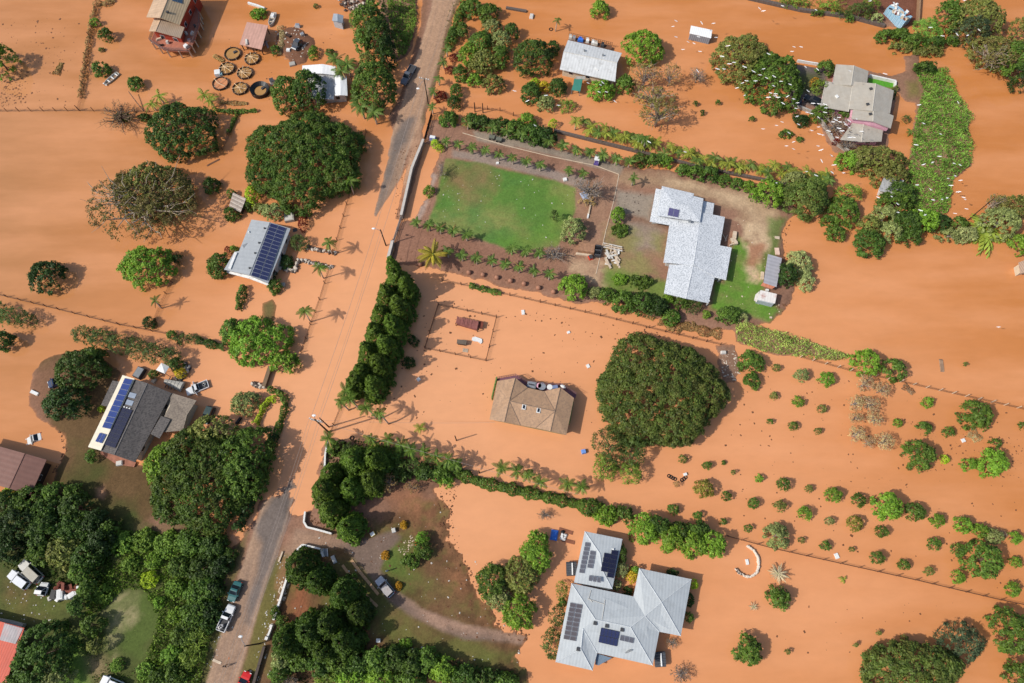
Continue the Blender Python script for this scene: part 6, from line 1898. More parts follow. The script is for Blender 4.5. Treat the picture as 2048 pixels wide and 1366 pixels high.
style('gold', lin(128, 100, 32), lin(196, 150, 52), clump=.35, leaf=.25)
style('pine', lin(40, 66, 24), lin(102, 132, 50), clump=.42, leaf=.36, dens=52, asp=.34, up=.4, shape='cone')
style('pinedark', lin(32, 54, 22), lin(80, 108, 40), clump=.42, leaf=.36, dens=52, asp=.34, up=.4, shape='cone')
style('frondy', lin(44, 66, 34), lin(92, 116, 60), clump=.6, leaf=.45, dens=20, asp=.2, up=.5)
style('frondyb', lin(66, 96, 36), lin(128, 158, 66), clump=.6, leaf=.48, dens=19, asp=.2, up=.5)
style('vine', lin(66, 104, 38), lin(128, 166, 74), clump=.5, leaf=.28, dens=26, flat=.6)
style('reed', lin(70, 112, 44), lin(134, 176, 84), leaf=.55, asp=.14, up=1.2)


def crown_mesh(st, R, Ry, rz, rs, zc, h, rot=0.0):
    p = S[st]
    rc = p['clump'] * min(1.0, max(.35, R / 2.2))
    lf = p['leaf'] * .78 * min(1.0, max(.62, R / 2.0))
    lob = [(rs.uniform(.02, .07), rs.randint(2, 8), rs.uniform(0, 6.28)) for _ in range(4)]
    cs = []
    if p['shape'] == 'cone':
        area = math.pi * R * math.hypot(R, h)
        ncl = int(area * 3.4 / (math.pi * rc * rc)) + 16
        u = 1 - np.sqrt(rs.rand(ncl))
        tier = np.floor(u * 9 + rs.rand(ncl) * .35) / 9
        th = rs.rand(ncl) * 6.283
        arm = 1 + .10 * np.cos(th * rs.randint(5, 8) + tier * 40)
        rr = R * (1 - u * .93) * arm * np.sqrt(rs.uniform(.62, 1.0, ncl)) + .08
        C = np.stack([rr * np.cos(th), rr * np.sin(th) * Ry / R, h * (.10 + .90 * u) - .05 * rr], -1)
        out = np.stack([np.cos(th), np.sin(th), np.full(ncl, .55)], -1)
    else:
        # boughs first, then leaf clumps over the boughs, so that the top of the crown heaps up like a cauliflower
        rb = min(max(.4, R * .26), 1.55) * p['flat'] * rs.uniform(.9, 1.1)
        nb = max(4, int(1.15 * R * Ry / rb ** 2))
        ki = np.arange(nb) + .5
        ba, br = ki * 2.39996 + rs.rand() * 6 + rs.normal(size=nb) * .16, np.sqrt(ki / nb) * .95 * (1 + rs.normal(size=nb) * .05)
        B = np.stack([br * np.cos(ba) * R, br * np.sin(ba) * Ry], -1)
        bz = rs.uniform(-.5, .5, nb) * rb * .8
        ncl = int(5.4 * p['fill'] * R * Ry / (rc * rc)) + 12
        az, rho = rs.rand(ncl) * 6.283, np.sqrt(rs.rand(ncl))
        lump = np.ones(ncl)
        for a, k, f in lob:
            lump += a * np.cos(k * az + f)
        X = np.stack([rho * np.cos(az) * R * lump, rho * np.sin(az) * Ry * lump], -1) * (1 - rc / R * .30)
        D = np.sqrt(((X[:, None, :] - B[None]) ** 2).sum(-1))
        nb_ = D.argmin(1)
        dn = D[np.arange(ncl), nb_] / rb
        cap = np.sqrt(np.clip(1 - dn ** 2, 0, 1))
        under = rs.rand(ncl) < .18
        zz = zc + rz * (np.sqrt(np.clip(1 - (rho * .97) ** 2, 0, 1)) * rs.uniform(.9, 1.03, ncl) - .12) + (cap - .55) * rb * .62 + bz[nb_] * .45
        zz = np.where(under, (zc + .25 * rz) * rs.uniform(.1, 1, ncl) if p['fill'] > .8 else zc - rz * rs.uniform(.1, .8, ncl) * np.sqrt(np.clip(1 - rho ** 2, 0, 1)), zz)
        X = np.where((under & (rho < .8))[:, None] & (p['fill'] > .8), X * (.92 / np.maximum(rho, .12))[:, None], X)
        C = np.concatenate([X, zz[:, None]], 1)
        out = np.concatenate([(X - B[nb_]) / rb * .8 + X / R * .5, (.5 + cap)[:, None]], 1)
        out /= np.linalg.norm(out, axis=1)[:, None] + 1e-9
        if p['fill'] > .8:
            keep = (dn < 1.15) | (rs.rand(ncl) < .7)
        else:
            keep = dn < .95
        C, out = C[keep], out[keep]
    size = rc * rs.uniform(.6, 1.3, len(C))
    nl = np.maximum(3, (p['dens'] * 1.6 * size ** 2 * (0.24 / lf) ** 1.3).astype(int))
    idx_ = np.repeat(np.arange(len(C)), nl)
    n = len(idx_)
    dd = unit(n, rs)
    dd = dd + out[idx_] * .7 + np.array((0, 0, .25))
    dd /= np.linalg.norm(dd, axis=1)[:, None]
    rr = size[idx_] * rs.uniform(.5, 1.0, n)
    pts = C[idx_] + dd * rr[:, None] * np.array((1, 1, .8))
    nn = dd + rs.normal(size=(n, 3)) * .45 + np.array((0, 0, p['up']))
    nn /= np.linalg.norm(nn, axis=1)[:, None]
    pts[:, 2] = np.maximum(pts[:, 2], .05)
    if rot:
        c_, s_ = math.cos(rot), math.sin(rot)
        pts[:, :2] = pts[:, :2] @ np.array(((c_, s_), (-s_, c_)))
    L = lf * rs.uniform(.7, 1.3, n)
    return leaf_mesh('crown', pts, nn, L, L * p['asp'], p['mat'], rs), C


def trunk_mesh(st, R, h, zc, C, rs, multi=False):
    p = S[st]
    m = MB()
    tr = max(.05, min(.5, R * .055))
    top = h * .8 if p['shape'] == 'cone' else h * .5
    m.tube([(0, 0, -.9), (rs.normal() * .05 * R, rs.normal() * .05 * R, top * .5), (rs.normal() * .08 * R, rs.normal() * .08 * R, top)], [tr * 1.25, tr, tr * .6], 7)
    k = max(3, min(8, int(R * 1.2))) + p['branches']
    if p['shape'] != 'cone' and len(C):
        for i in rs.choice(len(C), min(k, len(C)), replace=False):
            e = C[i]
            s = np.array((0, 0, top * rs.uniform(.45, .95)))
            mid = s * .45 + e * .55 + np.array((0, 0, rs.uniform(-.02, .1) * h)) + rs.normal(size=3) * .06 * R
            m.tube([s, mid, e], [tr * .55, tr * .34, tr * .12], 5, cap=False)
            if p['branches']:
                for q in range(3):
                    a = mid + (e - mid) * rs.uniform(0, .9)
                    b = a + (e - s) * rs.uniform(.12, .3) + rs.normal(size=3) * np.array((.16, .16, .1)) * R
                    m.tube([a, (a + b) / 2 + rs.normal(size=3) * .03 * R, b], [tr * .24, tr * .16, tr * .06], 4, cap=False)
    return m.mesh('trunk', [p['bark']], smooth=True)


AUTO = []          # plants whose label is completed by rank at the end
NTREE = [0]


def tree(cx, cy, rx, ry=None, h=None, st='mid', name=None, label=None, cat=None, group=None, rot=0.0, base=None):
    ry = ry or rx
    NTREE[0] += 1
    rs = np.random.RandomState(NTREE[0] * 7 + 3)
    k = mpp(cx, cy, 2)
    R, Ry = rx * k, ry * k
    h = h or max(1.0, min(12, R * 1.5 + .6))
    small = h < 3.2
    rz = h * (.5 if small else .40)
    zc = h - rz
    if S[st]['fill'] > .8:
        rz, zc = h * .78, h * .2
    if S[st]['shape'] == 'cone':
        w = P(cx, cy, h * .45)
    else:
        w = P(cx, cy, h * .48 if S[st]['fill'] > .8 else zc + rz * .25)
    zg = max(0.0, gz(w[0], w[1])) if R < 6 else 0.0
    name = name or ('round_shrub' if small else 'broadleaf_tree')
    cat = cat or ('shrub' if 'tree' not in name and 'pine' not in name else 'tree')
    o = root(name, label, cat, (w[0], w[1], zg), 0, group)
    me, C = crown_mesh(st, R, Ry, rz, rs, zc, h, rot)
    link(bpy.data.objects.new('crown', me), o)
    if not (small and R < .8):
        link(bpy.data.objects.new('trunk', trunk_mesh(st, R, h, zc, C, rs)), o)
    if label is None:
        AUTO.append((o, cx, cy, rx, st))
    return o


T = tree
# big single trees
T(605, 312, 117, 108, 9.5, 'dome', label='huge dark dome shaped tree beside the flooded road, above the solar house')
T(1320, 778, 126, 116, 9, 'dome2', label='huge round tree with brownish patches beside the tan roofed house')
T(360, 258, 68, 66, 8, 'dark', label='big round dark tree standing next to the huge dome tree')
T(398, 955, 104, 102, 8.5, 'dome', label='large spreading tree between the dark roofed house and the flooded road')
T(488, 925, 52, 78, 9, 'mid', name='broadleaf_tree', label='tall tree crowding the road hedge beside the large spreading tree')
T(330, 930, 42, 45, 7, 'bright', label='bright green tree touching the corner of the dark roofed house')
T(425, 862, 52, 32, 7, 'olive', label='thin leaved tree hanging over the dark green jeep')
T(1484, 116, 58, 60, 7, 'olive', label='thin olive tree on the open flood side of the egret tree')
T(1550, 160, 58, 70, 7.5, 'mid', label='dense egret tree beside the driveway of the pink house')
T(285, 405, 116, 80, 8, 'sparse', label='wide half bare tree with pale branches in the western flood')
T(300, 378, 78, 62, 9, 'olive', label='leafy core tree inside the wide half bare tree')
T(293, 531, 54, 42, 6, 'bright', label='bright green tree below the wide half bare tree')
T(93, 553, 37, 33, 5, 'deep', label='lone dark round tree in the open western flood')
T(515, 680, 66, 50, 5.5, 'bright', label='bright feathery tree over the flooded driveway below the solar house')
T(568, 725, 32, 18, 4, 'bright', label='low end of bright foliage at the top of the brown slab wall')
T(464, 660, 22, 26, 4, 'mid', label='darker tree at the end of the hedge beside the bright feathery tree')
T(1287, 92, 40, 39, 6.5, 'bright', label='big round green tree beside the pale metal roofed house')
T(1200, 18, 18.5, 19, 4, 'bright', label='lone ball shaped tree near the upper frame edge')
T(1066, 112, 42, 38, 7, 'dark', label='dark round tree between the road hedge and the pale metal roofed house')
T(1024, 62, 14, 17, 4, 'dark', label='small dark tree above the dark round tree')
T(573, 185, 31, 38, 8, 'mid', label='rounded tree in front of the white roofed house, nearer the large dark tank')
T(614, 178, 36, 42, 9, 'dark', label='rounded tree in front of the white roofed house, covering its grey roof')
T(745, 168, 44, 55, 9, 'mid', label='tall dense tree between the white roofed house and the wet road')
T(-6, 118, 27, 36, 8, 'bright', label='bright tree cut by the frame edge beside the weedy fence')
T(160, 740, 50, 46, 6, 'dark', label='dark tree over the earth bank beside the white dish')
T(190, 712, 20, 18, 5, 'mid', label='small tree at the flood side of the dark bank trees')
T(133, 806, 44, 34, 6, 'deep', label='low dark tree over the lower earth bank beside the dark roofed house')
T(1320, 222, 42, 30, 8, 'sparse', label='slender sparse tree with its bare trunk in the water south of the pale roofed house', base=(1321, 272))
T(1290, 150, 34, 30, 6, 'dry', label='dry brown tree below the big round green tree')
T(1342, 148, 22, 26, 6, 'dry', label='small dry tree on the open side of the dry brown tree')
T(1308, 192, 44, 22, 6, 'sparse', label='thin grey green tree between the dry tree and the slender tree')
T(1396, 150, 18, 18, 4, 'bare', label='nearly leafless tree between the dry trees and the egret tree')
T(1221, 893, 34, 48, 6, 'frondy', label='leafy tree with long leaves beside the great round tree, nearer the tan roofed house')
T(1265, 898, 28, 42, 6, 'frondy', label='leafy tree with long leaves pressed against the great round tree')
T(1210, 934, 24, 26, 5, 'frondyb', label='low end of the long leaved trees near the blue drum')
T(1262, 945, 22, 24, 5, 'frondyb', label='small long leaved tree below the great round tree')
T(1072, 1105, 31, 42, 5, 'bright', label='bright egg shaped tree beside the blue tarp')
T(1041, 1150, 36, 38, 5, 'olive', label='olive tree between the bright egg shaped tree and the brown shore')
T(985, 1165, 32, 36, 5, 'mid', label='dark tree on the brown shore beside the olive tree')
T(1037, 1222, 34, 34, 5, 'bright', label='round bright tree where the garden path meets the flood')
T(1000, 1195, 26, 26, 4, 'pale', label='pale tree between the dark shore tree and the round bright tree')
T(1540, 388, 28, 30, 5.5, 'bright', label='bright rounded tree at the upper corner of the garden')
T(1610, 394, 50, 42, 7, 'dome2', label='broad olive tree at the eastern corner of the garden')
T(1600, 527, 26, 30, 3.6, 'silver', label='silvery pale tree in the flood beside the metal shed')
T(1612, 560, 16, 24, 3, 'silver', label='lower silvery tree in the flood behind the dark round tree')
T(1574, 549, 19, 23, 5, 'deep', label='dark round tree against the metal shed')
T(1146, 460, 25, 27, 5, 'pale', label='leafy tree with pale stems at the corner of the lawn')
T(1108, 433, 9, 6, 4.5, 'dark', label='little leaf tuft on a bare stem over the lawn')
T(1178, 380, 34, 24, 5, 'bare', label='bare grey tree over the tarp at the lawn edge')
T(1108, 510, 28, 18, 3, 'bare', name='bare_shrub', label='bare brown shrub below the leafy lawn tree')
T(1174, 406, 20, 10, 1.2, 'dry', name='dry_shrub', label='small dry bush below the bare grey tree')
T(882, 342, 12, 22, 3.5, 'bare', label='bare grey shrub at the road corner of the lawn', name='bare_shrub')
T(858, 382, 11, 11, 2.4, 'bright', label='bright round shrub at the road edge of the lawn')
T(1236, 432, 14, 18, 3, 'bright', label='bright feathery bush on the gravel yard of the silver house', name='feathery_bush')
T(1240, 462, 16, 14, 1.5, 'mid', label='low dark growth below the feathery bush', name='low_bush')
T(1148, 574, 28, 26, 4.5, 'bright', label='bright rounded tree at the end of the stone balls', name='broadleaf_tree')
T(1554, 1071, 24, 26, 3.5, 'pale', label='grey green bush on the orchard side of the lower wire fence', name='grey_bush')
T(1558, 1195, 23, 22, 3.4, 'mid', label='round green shrub just below the white leaved shrub')
T(1497, 1300, 27, 28, 4.2, 'mid', label='lone ball shaped shrub in the flood beside the grey hip roofed house')
T(1924, 1284, 46, 38, 5, 'blue', label='blue green tree with pointed leaves near the lower eastern corner')
T(2024, 1262, 36, 44, 6, 'mid', label='tall green tree at the eastern frame edge')
T(1826, 1340, 98, 52, 7, 'dome2', label='wide olive brown tree cut by the lower frame edge')
T(2040, 1348, 26, 26, 5, 'mid', label='green tree filling the lower eastern corner')
T(85, 1310, 54, 62, 7, 'dark', label='dark tree beside the red roofed house')
T(112, 1350, 34, 26, 5, 'pale', label='greyish tree at the lower frame edge near the red roofed house')
T(30, 1366, 22, 20, 4, 'mid', label='small tree in the lower corner under the red roof')
T(1750, 318, 62, 30, 5, 'olive', label='yellow olive tree along the lower side of the pink house')
T(1700, 322, 26, 22, 4, 'bright', label='bright tree at the low corner of the pink house')
T(1672, 250, 30, 30, 3.4, 'bare', label='bare grey bush inside the yard wall of the pink house', name='bare_shrub')
T(1690, 292, 22, 12, 2.4, 'bare', label='second bare bush at the lowest corner of the pink house yard', name='bare_shrub')
T(1675, 285, 12, 7, 1.6, 'red', label='red leaved bush at the corner of the pink house yard wall', name='red_bush')
T(1644, 228, 22, 17, 3.5, 'mid', label='green bush at the porch corner of the pink house', name='green_bush')
T(1690, 229, 14, 14, 3, 'mid', label='small bush in the angle between two grey roofs of the pink house', name='green_bush')
T(1651, 137, 17, 15, 3.6, 'mid', label='round bush on the north side of the pink house drive')
T(1640, 176, 20, 17, 3, 'frondyb', label='leafy bush with orange tips beside the black car', name='leafy_bush')
T(1628, 165, 9, 7, 2.6, 'gold', label='small orange flowering bush beside the leafy bush on the drive', name='orange_bush')
T(1603, 241, 14, 13, 2.2, 'deep', label='dark bush in the water outside the pink house wall', name='dark_bush')
T(1590, 233, 6, 6, 1.4, 'deep', label='tiny dark bush next to the dark bush outside the pink house wall', name='dark_bush')
T(1573, 268, 14, 8, 1.4, 'mid', label='low green bush in the water below the dark bush', name='low_bush')
T(1600, 278, 7, 6, 1.0, 'mid', label='little round bush in the water below the dark bush', name='low_bush')
T(1812, 238, 9, 9, 1.6, 'frondy', label='spiky plant in the orange water behind the pink house', name='spiky_plant')
T(1785, 190, 5, 12, 2, 'deep', label='dark shrub against the far wall of the pink house', name='dark_bush')
T(1790, 178, 6, 6, 1.6, 'olive', label='small olive bush at the end of the yard wall behind the pink house', name='olive_bush')
# trees around the upper shelter belt
for i, (a, b, r, q, hh, s_) in enumerate([(735, 42, 30, 32, 9, 'mid'), (757, 72, 30, 38, 10, 'dark'), (726, 82, 20, 24, 7, 'mid'), (770, 98, 18, 30, 9, 'deep'), (712, 40, 14, 20, 6, 'frondyb'), (775, 115, 16, 16, 7, 'dark'), (735, 125, 18, 18, 6, 'olive'), (752, 10, 20, 18, 9, 'mid')]):
    T(a, b, r, q, hh, s_, group='trees of the belt between the mound and the wet road')
for a, b, r, q, hh, s_ in [(946, 15, 22, 20, 4, 'mid'), (976, 24, 24, 20, 4, 'mid'), (925, 62, 13, 20, 3.4, 'mid'), (905, 72, 10, 22, 3, 'mid'), (985, 56, 22, 18, 4, 'pale'), (962, 84, 24, 24, 4.5, 'mid'), (938, 106, 20, 22, 4, 'bright'),
                           (970, 122, 30, 24, 5, 'olive'), (1002, 80, 20, 22, 5, 'pale'), (1000, 112, 18, 24, 5, 'mid'), (950, 160, 16, 14, 3, 'bright'), (986, 166, 24, 18, 4, 'olive'), (912, 182, 12, 18, 3, 'mid'), (908, 205, 13, 15, 3, 'dark'), (920, 145, 13, 18, 3, 'mid'), (955, 135, 20, 16, 4, 'olive')]:
    T(a, b, r, q, hh, s_, name='garden_tree', cat='tree', group='trees between the wet road and the northern flood')
for a, b, r, q, hh, s_ in [(1107, 95, 13, 16, 3, 'dark'), (1062, 186, 21, 23, 3.6, 'dark'), (1070, 166, 12, 10, 2.6, 'lime'), (1115, 173, 17, 19, 3.5, 'dark'), (1093, 206, 18, 19, 3, 'pale'), (1088, 172, 12, 12, 2.4, 'yellow'), (1135, 211, 19, 13, 2.4, 'frondyb'), (1203, 179, 28, 22, 3.6, 'bright'), (1250, 168, 18, 20, 4, 'mid'), (1055, 238, 18, 12, 3, 'bright'), (1106, 246, 9, 8, 2.6, 'lime')]:
    T(a, b, r, q, hh, s_, name='garden_shrub', group='shrubs in the water round the pale metal roofed house')
# eastern shelter belt
for a, b, r, q, hh, s_ in [(1900, 28, 24, 36, 6, 'mid'), (1958, 36, 54, 46, 8, 'olive'), (1945, 60, 34, 26, 8, 'blue'), (1992, 108, 50, 40, 7, 'sparse'), (1985, 100, 44, 34, 6, 'olive'), (2030, 118, 34, 40, 8, 'mid'), (2042, 150, 20, 26, 7, 'deep'), (2040, 60, 18, 26, 7, 'olive')]:
    T(a, b, r, q, hh, s_, group='trees of the upper eastern corner')
for a, b, r, q, hh, s_ in [(1775, 72, 24, 14, 2.4, 'mid'), (1800, 70, 20, 16, 2.8, 'mid'), (1832, 80, 24, 16, 3, 'mid'), (1870, 86, 20, 14, 3, 'dark'), (1905, 82, 14, 9, 2, 'mid'), (1858, 103, 30, 10, 1.8, 'olive'), (1800, 95, 24, 12, 1.8, 'olive'), (1850, 138, 22, 12, 3, 'dark'), (1755, 37, 12, 10, 2.4, 'silver'), (1722, 22, 26, 18, 3.6, 'frondy'), (1740, 12, 20, 14, 3.6, 'frondyb'), (1575, 4, 14, 10, 2.6, 'frondyb'), (1600, 6, 16, 10, 2.6, 'frondyb'), (1660, 14, 22, 12, 2.8, 'frondyb'), (1690, 30, 16, 9, 2, 'frondy'), (1700, 38, 9, 6, 1.6, 'mid'), (1635, 26, 12, 5, 1.6, 'mid')]:
    T(a, b, r, q, hh, s_, name='bank_bush', cat='bush', group='bushes along the stone wall and the container yard')
T(1855, 62, 30, 34, 2.8, 'reed', name='fountain_grass', cat='grass clump', label='big bright fountain of tall grass beside the tan concrete wall')
for a, b, r, q, hh, s_ in [(1688, 420, 30, 34, 4, 'mid'), (1672, 466, 20, 16, 3, 'mid'), (1740, 484, 30, 32, 4, 'dark'), (1738, 450, 22, 22, 4, 'olive'), (1700, 385, 26, 18, 4, 'frondyb'), (1790, 405, 36, 26, 5, 'mid'), (1770, 430, 26, 22, 4.5, 'pale'), (1812, 445, 34, 26, 5, 'dark'), (1850, 438, 30, 24, 5, 'bright'), (1820, 472, 24, 18, 4, 'dark'), (1782, 462, 22, 22, 4, 'pale'), (1878, 446, 24, 20, 4, 'deep'), (1900, 470, 26, 14, 3, 'pale'), (1928, 468, 30, 16, 3, 'silver'), (1915, 448, 22, 14, 4, 'mid'), (2000, 445, 40, 34, 6, 'pale'), (2030, 415, 28, 30, 6, 'olive'), (2042, 488, 22, 20, 4, 'bright'), (1990, 405, 26, 18, 5, 'sparse'), (1782, 350, 38, 26, 5, 'olive'), (1800, 385, 28, 22, 5, 'dark'), (1655, 440, 14, 10, 2.6, 'mid'), (1640, 355, 16, 9, 2.4, 'frondyb')]:
    T(a, b, r, q, hh, s_, group='trees of the belt across the eastern flood')
# northern garden border and southern border of the silver house
for a, b, r, q, hh, s_ in [(897, 238, 19, 17, 2.4, 'mid'), (945, 240, 20, 14, 3, 'dark'), (965, 245, 20, 16, 3, 'dark'), (1000, 252, 24, 17, 3.4, 'dark'), (1030, 258, 24, 20, 3.6, 'mid'), (1065, 268, 24, 22, 4, 'dark'), (1092, 272, 22, 20, 4, 'deep'), (1282, 318, 16, 13, 3, 'mid'), (1310, 322, 18, 15, 3, 'mid'), (1332, 322, 14, 12, 3, 'bright'), (1368, 340, 16, 11, 2.4, 'mid'), (1392, 347, 18, 14, 2.8, 'mid'), (1420, 350, 20, 16, 3.2, 'dark'), (1448, 362, 15, 12, 2.4, 'mid'), (1472, 368, 13, 12, 2.4, 'mid'), (1496, 374, 14, 12, 2.4, 'bright'), (1512, 392, 14, 14, 3, 'bright'), (1590, 358, 26, 14, 4, 'pale')]:
    T(a, b, r, q, hh, s_, name='border_bush', cat='bush', group='bushes along the channel side of the garden')
for a, b, r, q, hh, s_ in [(1190, 586, 16, 12, 2, 'pale'), (1212, 592, 17, 15, 2.6, 'mid'), (1248, 602, 26, 22, 3.4, 'mid'), (1284, 606, 28, 24, 3.8, 'dark'), (1316, 612, 20, 18, 3, 'deep'), (1342, 634, 18, 18, 2.8, 'mid'), (1386, 612, 18, 17, 2.8, 'frondy'), (1362, 606, 15, 14, 2.4, 'mid'), (1412, 630, 9, 8, 1.4, 'bright'), (1456, 630, 24, 17, 3, 'mid'), (1482, 636, 14, 10, 1.6, 'silver'), (1335, 600, 12, 12, 2, 'bright'), (1300, 628, 14, 10, 2, 'frondy'), (1240, 560, 14, 14, 1.4, 'bright'), (1282, 565, 26, 12, 1.4, 'mid')]:
    T(a, b, r, q, hh, s_, name='border_bush', cat='bush', group='bushes along the southern side of the silver house garden')
# dead trees
T(238, 232, 38, 40, 3, 'dead', name='dead_tree', label='bare fallen tree with curling branches at the end of the wire fence')
T(243, 234, 16, 8, 1.2, 'mid', name='low_bush', label='green tangle caught in the bare fallen tree')
T(288, 235, 12, 8, 1.2, 'dark', name='low_bush', label='dark tangle in the water between the fallen tree and the big dark tree')
T(1090, 1030, 16, 12, 2, 'bare', name='bare_shrub', label='small bare shrub in the water above the blue tarp')
T(1362, 1348, 20, 18, 2.4, 'bare', name='bare_shrub', label='bare brown shrub in the flood below the grey hip roofed house')
T(1344, 1286, 14, 12, 1.2, 'bare', name='bare_shrub', label='thin bare plant beside the far water tank')
